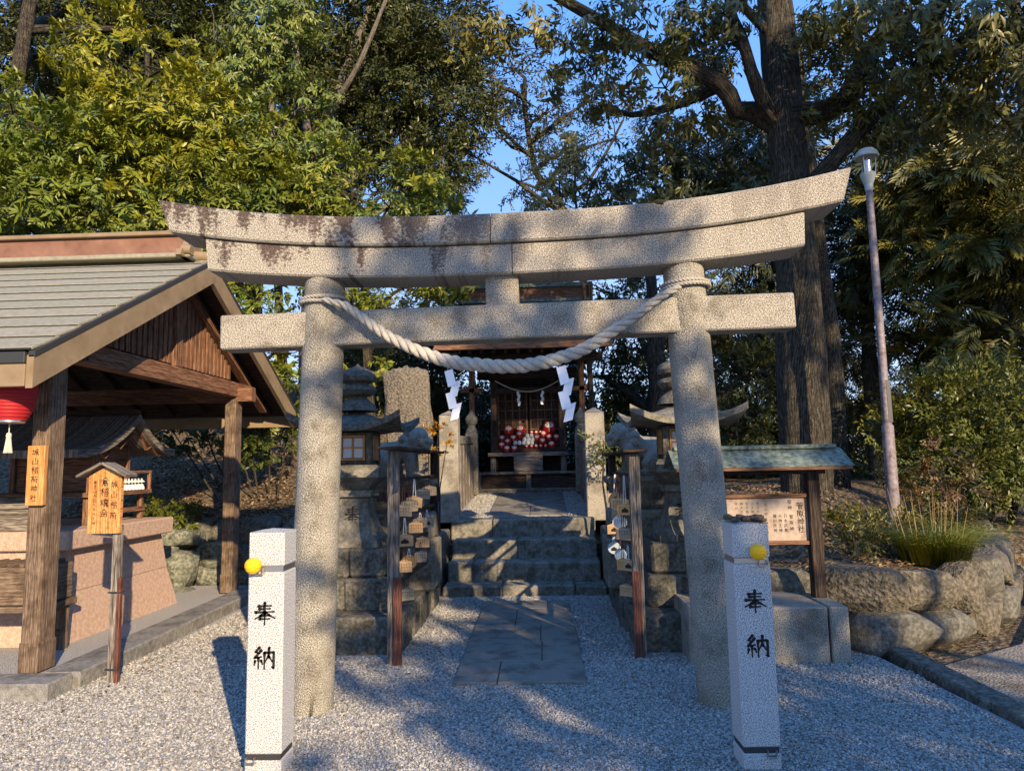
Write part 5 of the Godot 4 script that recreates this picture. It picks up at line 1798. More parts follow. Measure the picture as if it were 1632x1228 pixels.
func daruma(label: String, at: Vector3, h: float, white: bool, group: String) -> void:
	var t := thing("daruma_doll", label, "doll", at, rv(-0.12, 0.12), group)
	var b := MB.new()
	var r := h * 0.46
	b.lathe([[r * 0.55, 0.0], [r * 0.86, h * 0.1], [r, h * 0.32], [r * 0.99, h * 0.52], [r * 0.86, h * 0.76], [r * 0.6, h * 0.92], [r * 0.25, h * 0.99], [0.0, h]], Vector3.ZERO, 20)
	b.smooth()
	part("body", b, M.white if white else M.red, t)
	# face: a patch of the same surface standing slightly proud
	var f := MB.new()
	var w := 0.9
	var rows := [[0.47, 0.99, 0.4], [0.56, 0.985, 0.85], [0.66, 0.93, 1.0], [0.76, 0.86, 1.0], [0.84, 0.74, 0.75]]
	for i in rows.size():
		for k in 9:
			var an: float = PI * 0.5 + lerpf(-w, w, k / 8.0) * rows[i][2] * 0.85
			f.vert(Vector3(cos(an) * r * rows[i][1] * 1.035, h * rows[i][0], sin(an) * r * rows[i][1] * 1.035), Vector3(cos(an), 0.1, sin(an)))
	for i in rows.size() - 1:
		for k in 8:
			var q := i * 9 + k
			f.face(q, q + 1, q + 10)
			f.face(q, q + 10, q + 9)
	part("face", f, plain(Color(0.72, 0.63, 0.56), 0.6) if not white else M.white, t)
	for s in [-1, 1]:
		var e := MB.new()
		e.lathe([[h * 0.035, 0.0], [0.0, h * 0.02]], Vector3.ZERO, 8)
		var ep := part("eye", e, M.ink, t)
		ep.position = Vector3(s * r * 0.32, h * 0.66, r * 0.93)
		ep.rotation.x = PI * 0.5
		var br := MB.new()
		stroke(br, [Vector2(-0.1 * h, 0.02 * h), Vector2(0, 0.05 * h), Vector2(0.12 * h, -0.01 * h)], Transform3D(Basis(Vector3.UP, s * 0.4), Vector3(s * r * 0.4, h * 0.75, r * 0.9)), 0.028 * h)
		part("brow", br, M.ink, t)
	if not white:
		var g := MB.new()
		stroke(g, [Vector2(0, 0.12 * h), Vector2(0, -0.1 * h)], Transform3D(Basis.IDENTITY, Vector3(0, h * 0.28, r * 1.015)), 0.05 * h)
		part("belly_mark", g, M.gold, t)


func build_dolls() -> void:
	var stand := thing("doll_stand", "stepped dark wooden stand holding the daruma dolls", "stand")
	for k in 6:
		boxpart("shelf", Vector3(-0.25, 1.7975 + 0.035 * k, -13.44 - 0.12 * k), Vector3(1.28, 0.005 + 0.07 * k, 0.118), M.dark_wood, stand, Basis.IDENTITY, 0.0)
	var D := [["b", -0.65, 2.29], ["b", -0.42, 2.26], ["g", 0.15, 2.31], ["m", -0.44, 2.14], ["m", -0.77, 2.06], ["m", -0.655, 2.02], ["m", -0.55, 2.07], ["m", -0.76, 1.94], ["m", -0.66, 1.88], ["m", -0.52, 1.88], ["m", 0.035, 2.14], ["m", -0.09, 2.07], ["m", 0.01, 2.0], ["m", 0.14, 2.06], ["m", 0.275, 2.07], ["m", 0.18, 1.95], ["w", -0.28, 2.11], ["w", -0.2, 2.11], ["w", -0.33, 2.04], ["w", -0.25, 2.04], ["w", -0.17, 2.04], ["w", -0.35, 1.98], ["w", -0.27, 1.98], ["w", -0.19, 1.98], ["w", -0.51, 1.98], ["w", -0.43, 1.98], ["s", -0.11, 2.22], ["s", -0.02, 2.23], ["s", -0.2, 2.19], ["s", -0.29, 1.92], ["s", -0.2, 1.92], ["s", -0.11, 1.92], ["s", -0.02, 1.92], ["s", 0.07, 1.92]]
	var H := {"g": 0.27, "b": 0.2, "m": 0.14, "w": 0.085, "s": 0.08}
	var cnt := {}
	for d in D:
		var h: float = H[d[0]]
		var tier := clampi(roundi((d[2] - h * 0.5 - 1.8) / 0.07), 0, 5)
		var y := 1.8 + 0.07 * tier
		var lab := ""
		var kind: String = d[0]
		var row: String = ["front", "second", "third", "fourth", "fifth", "back"][tier]
		var lr := "left side" if d[1] < -0.4 else ("right side" if d[1] > 0.1 else "middle")
		match kind:
			"g":
				lab = "largest red daruma doll, at the back right of the stand"
			"b":
				lab = "big red daruma doll at the back left of the stand, %s one" % ("outer" if d[1] < -0.5 else "inner")
			"m":
				var key := row + lr
				cnt[key] = cnt.get(key, 0) + 1
				lab = "red daruma doll in the %s row of the stand, %s%s" % [row, lr, ["", "", ", inner one", ", innermost"][cnt[key]]]
			"w":
				lab = "little white doll in the %s row of the stand" % row
			"s":
				lab = "tiny red daruma doll in the %s row of the stand, %s" % [row, lr]
		daruma(lab, Vector3(d[1], y, -13.44 - 0.12 * tier), h, kind == "w", {"g": "big dolls", "b": "big dolls", "m": "medium daruma dolls", "w": "little white dolls", "s": "tiny daruma dolls"}[kind])


# ------------------------------------------------------------------ notice board and lamp at right
func build_notice_board() -> void:
	var base := thing("notice_plinth", "low pale granite block base under the notice board", "plinth")
	for q in [[1.11, 1.72], [1.725, 2.18], [2.19, 2.34]]:
		boxpart("block", Vector3((q[0] + q[1]) * 0.5, 0.2, -6.13), Vector3(q[1] - q[0] - 0.008, 0.44, 0.7), M.granite, base, Basis.IDENTITY, 0.012)
	var t := thing("notice_board", "roofed wooden notice board with a shrine text on the granite base", "notice board")
	for x in [1.33, 2.27]:
		boxpart("post", Vector3(x, 0.97, -6.2), Vector3(0.1, 1.11, 0.1), M.dark_wood, t, Basis.IDENTITY, 0.008)
	boxpart("panel", Vector3(1.87, 1.06, -6.21), Vector3(0.72, 0.36, 0.02), M.board, t)
	for q in [[1.07, 0.02, 0.74], [-0.19, 0.02, 0.74]]:
		boxpart("panel_frame", Vector3(1.8, 1.06 + (0.195 if q[0] > 0 else -0.195), -6.2), Vector3(0.84, 0.03, 0.05), M.brown_wood, t)
	boxpart("panel_frame", Vector3(1.44, 1.06, -6.2), Vector3(0.05, 0.36, 0.04), M.brown_wood, t)
	boxpart("crossbeam", Vector3(1.8, 1.47, -6.2), Vector3(1.15, 0.07, 0.09), M.dark_wood, t)
	for s in [-1, 1]:
		for k in 3:
			var z0 = -6.2 + s * (0.27 - 0.085 * k)
			var z1 = -6.2 + s * maxf(0.0, 0.27 - 0.085 * (k + 1.15))
			var b := MB.new()
			b.bar(Vector3(1.8, 1.5 + 0.048 * k, z0), Vector3(1.8, 1.5 + 0.048 * (k + 1.1), z1), 1.45, 0.012, 0.002)
			part("copper_sheet", b, M.copper, t)
	boxpart("ridge_cap", Vector3(1.8, 1.665, -6.2), Vector3(1.36, 0.035, 0.09), M.copper, t)
	boxpart("eave_board", Vector3(1.8, 1.485, -5.945), Vector3(1.42, 0.028, 0.03), M.brown_wood, t)
	var z := -6.1985
	column(t, "菅原神社", Vector3(2.16, 1.2, z), 0.062, 0.064, M.ink, 1.6)
	column(t, "祭神", Vector3(2.075, 1.225, z), 0.038, 0.046, M.ink, 1.5)
	column(t, "菅原神", Vector3(2.083, 1.105, z), 0.036, 0.05, M.ink, 1.5)
	column(t, "日本武尊", Vector3(2.035, 1.105, z), 0.032, 0.039, M.ink, 1.5)
	column(t, "大物主神", Vector3(1.99, 1.105, z), 0.032, 0.039, M.ink, 1.5)
	column(t, "猿田彦神", Vector3(1.945, 1.105, z), 0.032, 0.039, M.ink, 1.5)
	column(t, "大山田主神本神", Vector3(1.875, 1.2, z), 0.028, 0.038, M.ink, 1.4)
	for k in 5:
		column(t, ["社日大本", "山主神", "田日原大", "神大主", "本山"][k], Vector3(1.81 - k * 0.045, 1.21, z), 0.026, 0.034, M.ink_soft, 1.2)


func build_lamp_post() -> void:
	var t := thing("garden_lamp", "tall slim lavender-grey lamp post with a domed cap on the mound", "street lamp", Vector3(4.07, 0.88, -8.6))
	var p := MB.new()
	p.tube([Vector3(0, -0.1, 0), Vector3(0, 0.02, 0), Vector3(0, 1.05, 0), Vector3(0, 1.07, 0)], [0.07, 0.07, 0.066, 0.05], 18)
	part("sleeve", p, M.lamp_paint, t)
	var q := MB.new()
	q.tube([Vector3(0, 1.0, 0), Vector3(0, 3.95, 0)], [0.05, 0.04], 16)
	part("pole", q, M.lamp_paint, t)
	var tp := MB.new()
	tp.box(Vector3(0.022, 1.34, 0.046), Vector3(0.05, 0.5, 0.012), Basis.IDENTITY, 0.002)
	part("number_plate", tp, M.dark_metal, t)
	var c := MB.new()
	c.lathe([[0.045, 3.92], [0.05, 4.0], [0.085, 4.1], [0.092, 4.14], [0.0, 4.14]], Vector3.ZERO, 20)
	part("socket", c, M.lamp_white, t)
	var g := MB.new()
	g.lathe([[0.05, 4.14], [0.05, 4.3], [0.0, 4.3]], Vector3.ZERO, 16)
	part("bulb_housing", g, M.steel, t)
	for k in 3:
		var an := TAU * k / 3.0 + 0.3
		var r := MB.new()
		r.tube([Vector3(cos(an) * 0.085, 4.13, sin(an) * 0.085), Vector3(cos(an) * 0.1, 4.36, sin(an) * 0.1)], [0.006, 0.006], 6)
		part("stay", r, M.lamp_white, t)
	var d := MB.new()
	d.lathe([[0.135, 4.34], [0.14, 4.355], [0.125, 4.4], [0.09, 4.44], [0.04, 4.458], [0.0, 4.46]], Vector3.ZERO, 24)
	d.lathe([[0.0, 4.4], [0.135, 4.34]], Vector3.ZERO, 24)
	part("cap", d, M.lamp_white, t)


# ------------------------------------------------------------------ trees and plants
# crowns: lobes as [x, y, z, radius, flatness]
var crowns := {
	"laurel_a": [[-9.53,6.28,-12.2,0.96,0.8],[-8.12,5.94,-11.7,0.97,0.8],[-9.12,7.34,-12.2,0.96,0.8],[-10.12,8.54,-12.8,0.9,0.8],[-7.85,7.04,-11.9,1.04,0.8],[-8.16,6.39,-11.4,0.8,0.8],[-9.35,5.34,-12.2,0.64,0.8]],
	"laurel_b": [[-7.57,8.46,-12.6,0.88,0.8],[-8.7,10.16,-13.0,0.91,0.8],[-7.05,9.19,-12.6,0.77,0.8],[-6.32,7.95,-12.2,0.91,0.8],[-7.06,7.22,-12.1,0.96,0.8],[-5.96,7.02,-12.0,0.84,0.8],[-8.03,9.11,-12.6,0.66,0.8]],
	"laurel_c": [[-5.58,5.9,-11.5,0.91,0.8],[-6.34,5.96,-11.3,0.79,0.8],[-4.73,6.2,-11.8,0.93,0.8],[-5.1,7.26,-12.1,0.9,0.8],[-4.03,5.7,-11.4,0.7,0.8],[-5.38,5.05,-11.6,0.71,0.8],[-4.91,4.43,-11.8,0.72,0.8],[-4.46,3.55,-11.8,0.62,0.8],[-4.55,2.7,-11.8,0.57,0.8]],
	"laurel_d": [[-5.67,9.12,-12.8,0.9,0.8],[-5.07,9.86,-12.8,0.84,0.8],[-4.42,8.1,-12.4,0.82,0.8],[-6.19,9.92,-12.8,0.67,0.8],[-4.02,7.19,-12.3,0.76,0.8],[-4.47,10.35,-12.8,0.67,0.8]],
	"laurel_e": [[-3.14,6.18,-11.6,0.66,0.8],[-2.43,5.82,-11.3,0.59,0.8],[-3.63,6.73,-11.8,0.67,0.8],[-1.74,5.75,-11.6,0.51,0.8],[-2.24,6.42,-12.0,0.58,0.8],[-3.02,5.41,-11.6,0.61,0.8],[-2.28,4.52,-11.6,0.61,0.8],[-3.12,4.33,-11.6,0.51,0.8],[-1.69,4.91,-11.9,0.47,0.8],[-2.93,3.56,-12.1,0.42,0.8]],
	"dark_a": [[-13.24,12.67,-17.5,1.84,0.9],[-14.01,13.96,-17.5,1.38,0.9],[-12.1,14.05,-17.5,1.38,0.9],[-9.16,13.73,-17.5,1.69,0.9],[-13.88,11.25,-18.5,1.46,0.9]],
	"dark_c": [[-10.61,11.68,-17.2,1.66,0.9],[-8.58,10.4,-17.2,1.66,0.9],[-6.95,11.01,-17.2,1.51,0.9],[-11.81,8.84,-17.2,1.66,0.9],[-9.49,8.25,-17.2,1.66,0.9],[-7.23,8.67,-17.2,1.66,0.9],[-10.34,13.23,-17.2,1.51,0.9],[-7.32,13.09,-17.2,1.51,0.9],[-5.78,9.28,-17.2,1.36,0.9],[-8.46,12.1,-17.2,1.51,0.9]],
	"dark_b": [[-4.62,12.5,-17.0,1.49,0.85],[-3.33,11.25,-17.0,1.49,0.85],[-4.29,10.29,-17.0,1.34,0.85],[-5.26,11.5,-17.0,1.19,0.85],[-2.52,12.57,-17.0,1.34,0.85],[-3.33,9.43,-17.0,1.19,0.85],[-2.06,10.53,-17.0,1.04,0.85],[-3.65,13.14,-17.0,1.34,0.85],[-2.39,8.9,-17.0,0.89,0.85]],
	"sparse_c": [[-0.86,10.14,-18.0,1.18,0.8],[0.31,10.78,-18.0,0.95,0.8],[-1.5,11.91,-18.0,1.26,0.8],[1.48,11.08,-18.0,0.87,0.8],[-0.49,12.05,-18.0,1.11,0.8],[2.1,10.02,-18.0,0.87,0.8],[-0.39,8.91,-18.0,0.71,0.8],[-1.86,9.83,-18.0,0.79,0.8],[0.78,9.73,-18.0,0.71,0.8]],
	"droopy": [[0.42,6.92,-12.6,0.55,0.9],[1.02,6.54,-12.3,0.54,0.9],[0.28,6.12,-12.2,0.43,0.9],[1.49,6.52,-12.6,0.46,0.9],[0.82,6.01,-12.1,0.42,0.9],[2.06,6.21,-12.3,0.41,0.9],[0.72,7.33,-12.6,0.42,0.9],[2.5,6.25,-12.6,0.31,0.9]],
	"dark_bush": [[2.18,6.76,-11.6,0.61,0.85],[2.83,6.38,-11.3,0.64,0.85],[3.56,6.45,-11.4,0.6,0.85],[4.18,6.24,-11.6,0.56,0.85],[2.95,5.77,-11.1,0.54,0.85],[2.29,6.04,-11.2,0.49,0.85],[3.53,5.64,-11.1,0.49,0.85],[1.6,6.73,-12.0,0.42,0.85]],
	"shrine_back_l": [[-3.72,3.62,-16.0,0.84,0.9],[-2.86,4.18,-16.0,0.84,0.9],[-2.0,3.58,-16.0,0.84,0.9],[-4.3,3.06,-16.0,0.84,0.9],[-1.7,5.02,-16.0,0.7,0.9],[-2.3,2.73,-16.0,0.84,0.9],[-3.44,2.33,-16.0,0.84,0.9],[-2.42,5.48,-16.0,0.7,0.9]],
	"shrine_back_r": [[1.39,3.5,-16.0,0.84,0.9],[2.13,4.62,-16.0,0.84,0.9],[1.73,5.35,-16.0,0.7,0.9],[2.51,3.47,-16.0,0.84,0.9],[1.35,2.37,-16.0,0.7,0.9],[2.33,2.49,-16.0,0.77,0.9],[3.37,4.01,-16.0,0.84,0.9],[4.45,3.42,-16.0,0.84,0.9],[4.65,4.55,-16.0,0.84,0.9],[3.7,5.15,-16.0,0.84,0.9],[4.24,2.17,-16.0,0.7,0.9]],
	"big_tree": [[-0.62,7.07,-8.5,0.34,0.7],[0.01,7.0,-8.5,0.34,0.7],[0.42,6.77,-9.0,0.32,0.7],[0.88,6.96,-8.5,0.34,0.7],[1.01,6.94,-10.0,0.35,0.7],[1.42,6.81,-9.0,0.39,0.7],[2.04,7.55,-9.5,0.46,0.7],[1.83,6.72,-9.5,0.38,0.7],[2.7,7.64,-10.5,0.41,0.7],[2.65,7.71,-9.5,0.46,0.7],[1.28,7.19,-8.5,0.37,0.7],[2.66,6.73,-10.5,0.37,0.7],[1.89,6.32,-10.0,0.31,0.7],[4.01,7.36,-9.5,0.5,0.7],[4.07,7.4,-9.0,0.47,0.7],[4.42,6.62,-9.2,0.48,0.7],[4.29,6.89,-8.5,0.45,0.7],[4.62,6.29,-8.5,0.45,0.7],[4.54,6.63,-8.0,0.42,0.7],[4.95,6.37,-8.0,0.42,0.7],[5.39,6.59,-8.0,0.42,0.7],[5.43,6.1,-8.5,0.45,0.7],[5.55,6.04,-8.0,0.35,0.7],[4.2,6.35,-9.5,0.38,0.7],[4.86,6.14,-9.5,0.42,0.7],[5.16,5.96,-9.0,0.39,0.7],[4.39,7.44,-11.0,0.34,0.7],[5.68,5.6,-8.5,0.34,0.7]],
	"cedar_a": [[7.36,7.67,-16.0,0.84,0.4],[7.69,6.48,-16.0,0.98,0.4],[6.93,5.63,-16.0,0.84,0.4],[7.74,5.32,-16.0,0.98,0.4],[7.11,4.2,-16.0,0.84,0.4],[7.91,3.9,-16.0,0.84,0.4],[7.84,8.54,-16.0,0.7,0.4],[7.29,2.93,-16.0,0.7,0.4]],
	"cedar_b": [[8.25,7.79,-15.0,1.05,0.4],[8.56,6.81,-15.0,1.18,0.4],[7.96,5.88,-15.0,1.05,0.4],[8.7,5.45,-15.0,1.18,0.4],[7.98,4.53,-15.0,1.05,0.4],[8.68,3.72,-15.0,1.05,0.4],[8.58,8.62,-15.0,0.79,0.4],[7.91,6.83,-15.0,0.92,0.4]],
	"cedar_c": [[9.19,7.71,-14.0,1.11,0.4],[9.44,6.54,-14.0,1.11,0.4],[8.88,5.67,-14.0,1.11,0.4],[9.41,4.9,-14.0,1.11,0.4],[8.85,4.04,-14.0,0.98,0.4],[9.38,3.42,-14.0,0.98,0.4],[8.76,6.95,-14.0,0.86,0.4],[9.51,8.49,-14.0,0.86,0.4]],
	"hedge_a": [[6.1,2.33,-11.5,0.55,0.9],[5.94,1.64,-11.5,0.55,0.9],[6.33,1.92,-11.3,0.59,0.9],[6.38,2.5,-11.3,0.45,0.9],[5.78,2.04,-11.5,0.4,0.9]],
	"hedge_b": [[6.64,2.09,-11.0,0.58,0.9],[7.08,1.89,-11.0,0.58,0.9],[6.4,1.44,-10.7,0.56,0.9],[7.22,2.36,-11.0,0.53,0.9],[5.86,1.36,-10.7,0.47,0.9],[7.08,1.33,-10.8,0.47,0.9]],
	"shrub_l": [[-4.08,2.11,-10.6,0.42,0.9],[-4.38,2.59,-10.6,0.42,0.9],[-3.8,2.57,-10.6,0.37,0.9],[-4.52,2.02,-10.5,0.32,0.9],[-5.43,2.23,-10.6,0.42,0.9],[-5.25,2.61,-10.6,0.42,0.9],[-5.83,2.52,-10.6,0.37,0.9]],
	"shade_a": [[5.77,3.81,6.65,0.8,0.75],[6.47,3.33,6.04,0.8,0.75],[6.34,4.8,6.64,0.7,0.75],[6.95,4.46,5.88,0.8,0.75],[5.38,5.01,6.55,0.55,0.75],[6.52,5.91,6.56,0.6,0.75],[6.19,6.92,7.66,0.45,0.75],[6.46,7.85,7.31,0.5,0.75],[5.73,8.32,7.63,0.35,0.75],[7.44,3.5,5.74,0.8,0.75],[8.12,4.79,5.95,0.6,0.75],[5.8,2.63,6.71,0.8,0.75],[6.7,2.37,6.05,0.8,0.75],[7.09,5.53,5.72,0.45,0.75],[6.55,5.1,6.2,0.5,0.75],[7.35,6.92,7.07,0.35,0.75],[5.55,4.16,7.84,0.35,0.75],[5.32,6.15,7.92,0.2,0.75],[5.44,7.75,7.84,0.2,0.75],[4.64,4.48,7.17,0.14,0.75]],
	"shade_b": [[10.82,11.72,9.77,0.9,0.75],[11.94,11.51,9.75,0.9,0.75],[12.72,12.57,9.53,1.0,0.75],[11.75,13.25,10.26,0.9,0.75],[12.39,14.06,9.97,1.0,0.75],[10.65,13.59,9.46,0.7,0.75],[10.68,8.7,10.38,0.5,0.75],[11.53,8.44,10.05,0.45,0.75],[10.87,7.24,10.1,0.45,0.75],[12.49,11.04,8.65,0.7,0.75],[11.12,15.22,9.91,0.9,0.75],[11.89,15.39,8.81,1.0,0.75]],
	"shade_c": [[12.82,12.35,7.58,1.0,0.75],[13.66,11.71,7.02,1.1,0.75],[14.13,12.72,6.19,1.2,0.75],[12.88,13.57,6.4,1.2,0.75],[14.22,14.93,6.8,1.2,0.75],[13.35,6.73,6.65,0.45,0.75],[14.2,7.92,6.76,0.5,0.75],[15.06,11.3,6.24,1.1,0.75],[15.16,13.09,5.58,1.1,0.75],[12.79,10.04,6.66,0.4,0.75]],
	"shade_d": [[16.75,11.52,6.03,0.9,0.75],[17.69,11.32,5.23,1.1,0.75],[16.43,12.66,5.41,1.1,0.75],[17.42,13.75,5.15,1.0,0.75],[19.03,10.65,5.21,1.0,0.75],[18.46,12.59,4.12,1.2,0.75],[17.05,7.59,4.87,0.7,0.75],[16.24,7.54,6.35,0.5,0.75]],
}
var sprigs := {}


func add_leaf(b: MB, at: Vector3, dir: Vector3, up: Vector3, ln: float, wd: float, bend: float) -> void:
	var side := dir.cross(up).normalized()
	var nn := side.cross(dir).normalized()
	var mid := at + dir * ln * 0.48 - nn * ln * bend * 0.15
	var tip := at + dir * ln - nn * ln * bend
	var s := rv(0.72, 1.22)
	b.col = Color(s * rv(0.9, 1.12), s, s * rv(0.8, 1.1))
	var st := b.v.size()
	b.vert(at, nn)
	b.vert(mid + side * wd * 0.5 + nn * wd * 0.16, (nn - side * 0.35).normalized())
	b.vert(mid, nn)
	b.vert(mid - side * wd * 0.5 + nn * wd * 0.16, (nn + side * 0.35).normalized())
	b.vert(tip, (nn + dir * bend).normalized())
	for f in [[0, 1, 2], [0, 2, 3], [1, 4, 2], [2, 4, 3]]:
		b.face(st + f[0], st + f[1], st + f[2])


func make_sprigs() -> void:
	for variant in 3:
		# broad: whorls of long leaves at the ends of three twigs
		var b := MB.new()
		b.use_col = true
		for tw in 3:
			var d := Vector3(rv(-0.7, 0.7), rv(-0.25, 0.45), 1.0).normalized()
			var e := d * rv(0.12, 0.22)
			for k in 7:
				var an := TAU * k / 7.0 + rv(-0.3, 0.3)
				var o := Vector3(cos(an), sin(an) * 0.55 + 0.15, 0.35 + rv(-0.2, 0.4)).normalized()
				add_leaf(b, e + d * rv(-0.04, 0.02), o, (Vector3.UP + d * 0.4).normalized(), rv(0.095, 0.145), rv(0.034, 0.046), rv(0.1, 0.45))
		sprigs["broad%d" % variant] = b.mesh()
		# drooping: leaves hang in loose bunches
		b = MB.new()
		b.use_col = true
		for k in 16:
			var o := Vector3(rv(-0.7, 0.7), rv(-1.1, 0.0), rv(-0.1, 0.9)).normalized()
			add_leaf(b, Vector3(rv(-0.06, 0.06), rv(-0.03, 0.05), rv(0.0, 0.2)), o, Vector3(rv(-0.3, 0.3), 0.8, 0.6).normalized(), rv(0.09, 0.14), rv(0.032, 0.046), rv(0.1, 0.4))
		sprigs["droop%d" % variant] = b.mesh()
		# small: many short leaves on a forked twig
		b = MB.new()
		b.use_col = true
		for tw in 3:
			var d := Vector3(rv(-0.8, 0.8), rv(-0.3, 0.4), 1.0).normalized()
			for k in 9:
				var at := d * (0.05 + 0.027 * k)
				var o := (d * 0.6 + Vector3(rv(-1, 1), rv(-0.4, 0.6), rv(-0.5, 0.5))).normalized()
				add_leaf(b, at, o, (Vector3.UP + Vector3(rv(-0.4, 0.4), 0, rv(-0.4, 0.4))).normalized(), rv(0.05, 0.08), rv(0.02, 0.03), rv(0.05, 0.3))
		sprigs["small%d" % variant] = b.mesh()
		# conifer: a flat spray of narrow tips
		b = MB.new()
		b.use_col = true
		for k in 20:
			var q := (k / 2) / 10.0
			var s := 1.0 if k % 2 else -1.0
			var o := Vector3(s * (0.9 - q * 0.4), rv(-0.25, 0.05), 0.5 + q).normalized()
			add_leaf(b, Vector3(0, -0.05 * q * q, 0.34 * q), o, Vector3(rv(-0.2, 0.2), 1, rv(-0.2, 0.2)).normalized(), rv(0.1, 0.17) * (1.0 - q * 0.35), rv(0.016, 0.026), rv(0.1, 0.4))
		sprigs["needle%d" % variant] = b.mesh()


func crown(parent: Node3D, lobes: Array, sprig: String, m: Material, per_m2: float, size: float, a: Color, b: Color, hole := -0.15, droop := 0.25, sd := 1) -> void:
	var nz := FastNoiseLite.new()
	nz.seed = sd
	nz.frequency = 0.6
	nz.fractal_octaves = 2
	var xf := [[], [], []]
	var cl := [[], [], []]
	for L in lobes:
		var c := Vector3(L[0], L[1], L[2])
		var r: float = L[3]
		for k in int(per_m2 * 4.0 * PI * r * r):
			var o := Vector3(rng.randfn(), rng.randfn(), rng.randfn()).normalized()
			var p := c + Vector3(o.x, o.y * L[4], o.z) * r * pow(rng.randf(), 0.3) * rv(0.85, 1.15)
			if nz.get_noise_3dv(p) < hole:
				continue
			var z := (o * 0.8 + Vector3(rv(-0.6, 0.6), rv(-0.5, 0.5) - droop, rv(-0.6, 0.6))).normalized()
			var y := (Vector3.UP * 0.5 + o * 1.0 + Vector3(rv(-0.5, 0.5), rv(-0.2, 0.4), rv(-0.5, 0.5))).normalized()
			if absf(y.dot(z)) > 0.96:
				y = Vector3.UP
			var x := y.cross(z).normalized()
			y = z.cross(x)
			var s := size * rv(0.75, 1.25)
			var v := rng.randi() % 3
			xf[v].append(Transform3D(Basis(x * s, y * s, z * s), p))
			cl[v].append(a.lerp(b, clampf(rng.randf() * 0.7 + (nz.get_noise_3dv(p * 1.7 + Vector3(9, 3, 1)) + 0.3) * 0.6, 0.0, 1.0)))
	for v in 3:
		if xf[v].size():
			copies("crown", sprigs[sprig + str(v)], m, xf[v], cl[v], parent).set_meta("kind", "stuff")


func limb(b: MB, path: Array, r0: float, r1: float, sides := 8) -> void:
	# smooth the given points, then a tapering tube
	var cv := Curve3D.new()
	for k in path.size():
		var tg: Vector3 = (path[min(k + 1, path.size() - 1)] - path[max(k - 1, 0)]) / 6.0
		cv.add_point(path[k], -tg, tg)
	var L := cv.get_baked_length()
	var n: int = clampi(int(L / 0.25), 4, 40)
	var pp := []
	var rr := []
	for k in n + 1:
		var q := float(k) / n
		pp.append(cv.sample_baked(q * L))
		rr.append(lerpf(r0, r1, pow(q, 0.8)) * (1.0 + 0.06 * sin(q * 17.0 + r0 * 50.0)))
	b.tube(pp, rr, sides, true, 0.04, rng)
	b.smooth()


# trunk along a path, limbs out to the lobes and twigs inside them
func wood(parent: Node3D, trunk: Array, r0: float, r1: float, lobes: Array, m: Material, limb_r := 0.05) -> void:
	var t := MB.new()
	limb(t, trunk, r0, r1, 12)
	part("trunk", t, m, parent)
	var b := MB.new()
	for L in lobes:
		var c := Vector3(L[0], L[1], L[2])
		var best: Vector3 = trunk[-1]
		var bd := 1e9
		for k in trunk.size() - 1:
			for q in 6:
				var p: Vector3 = trunk[k].lerp(trunk[k + 1], q / 6.0)
				var hd := Vector2(p.x - c.x, p.z - c.z).length()
				var d := absf(p.y - (c.y - 0.7 * hd)) + 0.2 * hd
				if d < bd:
					bd = d
					best = p
		var mid := best.lerp(c, 0.5) + Vector3(rv(-0.2, 0.2), 0.12 * best.distance_to(c) * rv(-0.4, 1.0), rv(-0.2, 0.2))
		b.tube([best, best.lerp(mid, 0.5) + Vector3(0, rv(-0.05, 0.1), 0), mid, mid.lerp(c, 0.6), c], [limb_r, limb_r * 0.85, limb_r * 0.65, limb_r * 0.45, limb_r * 0.3], 6)
		for k in 5:
			var o = Vector3(rv(-1, 1), rv(-0.5, 1), rv(-1, 1)).normalized() * L[3] * 0.9
			b.tube([c - o * 0.1, c + o * 0.5 + Vector3(rv(-0.1, 0.1), rv(-0.1, 0.1), 0), c + o], [limb_r * 0.3, limb_r * 0.2, 0.005], 5, false)
	part("limbs", b, m, parent)


func tree(called: String, label: String, group: String, key: String, trunk: Array, r0: float, sprig: String, m: Material, dens: float, size: float, a: Color, b: Color, hole := -0.15, droop := 0.25, bark: Material = null) -> Node3D:
	var t := thing(called, label, "tree", Vector3.ZERO, 0.0, group)
	wood(t, trunk, r0, r0 * 0.35, crowns[key], bark if bark else M.bark, r0 * 0.42)
	crown(t, crowns[key], sprig, m, dens, size, a, b, hole, droop, key.hash() % 1000)
	return t


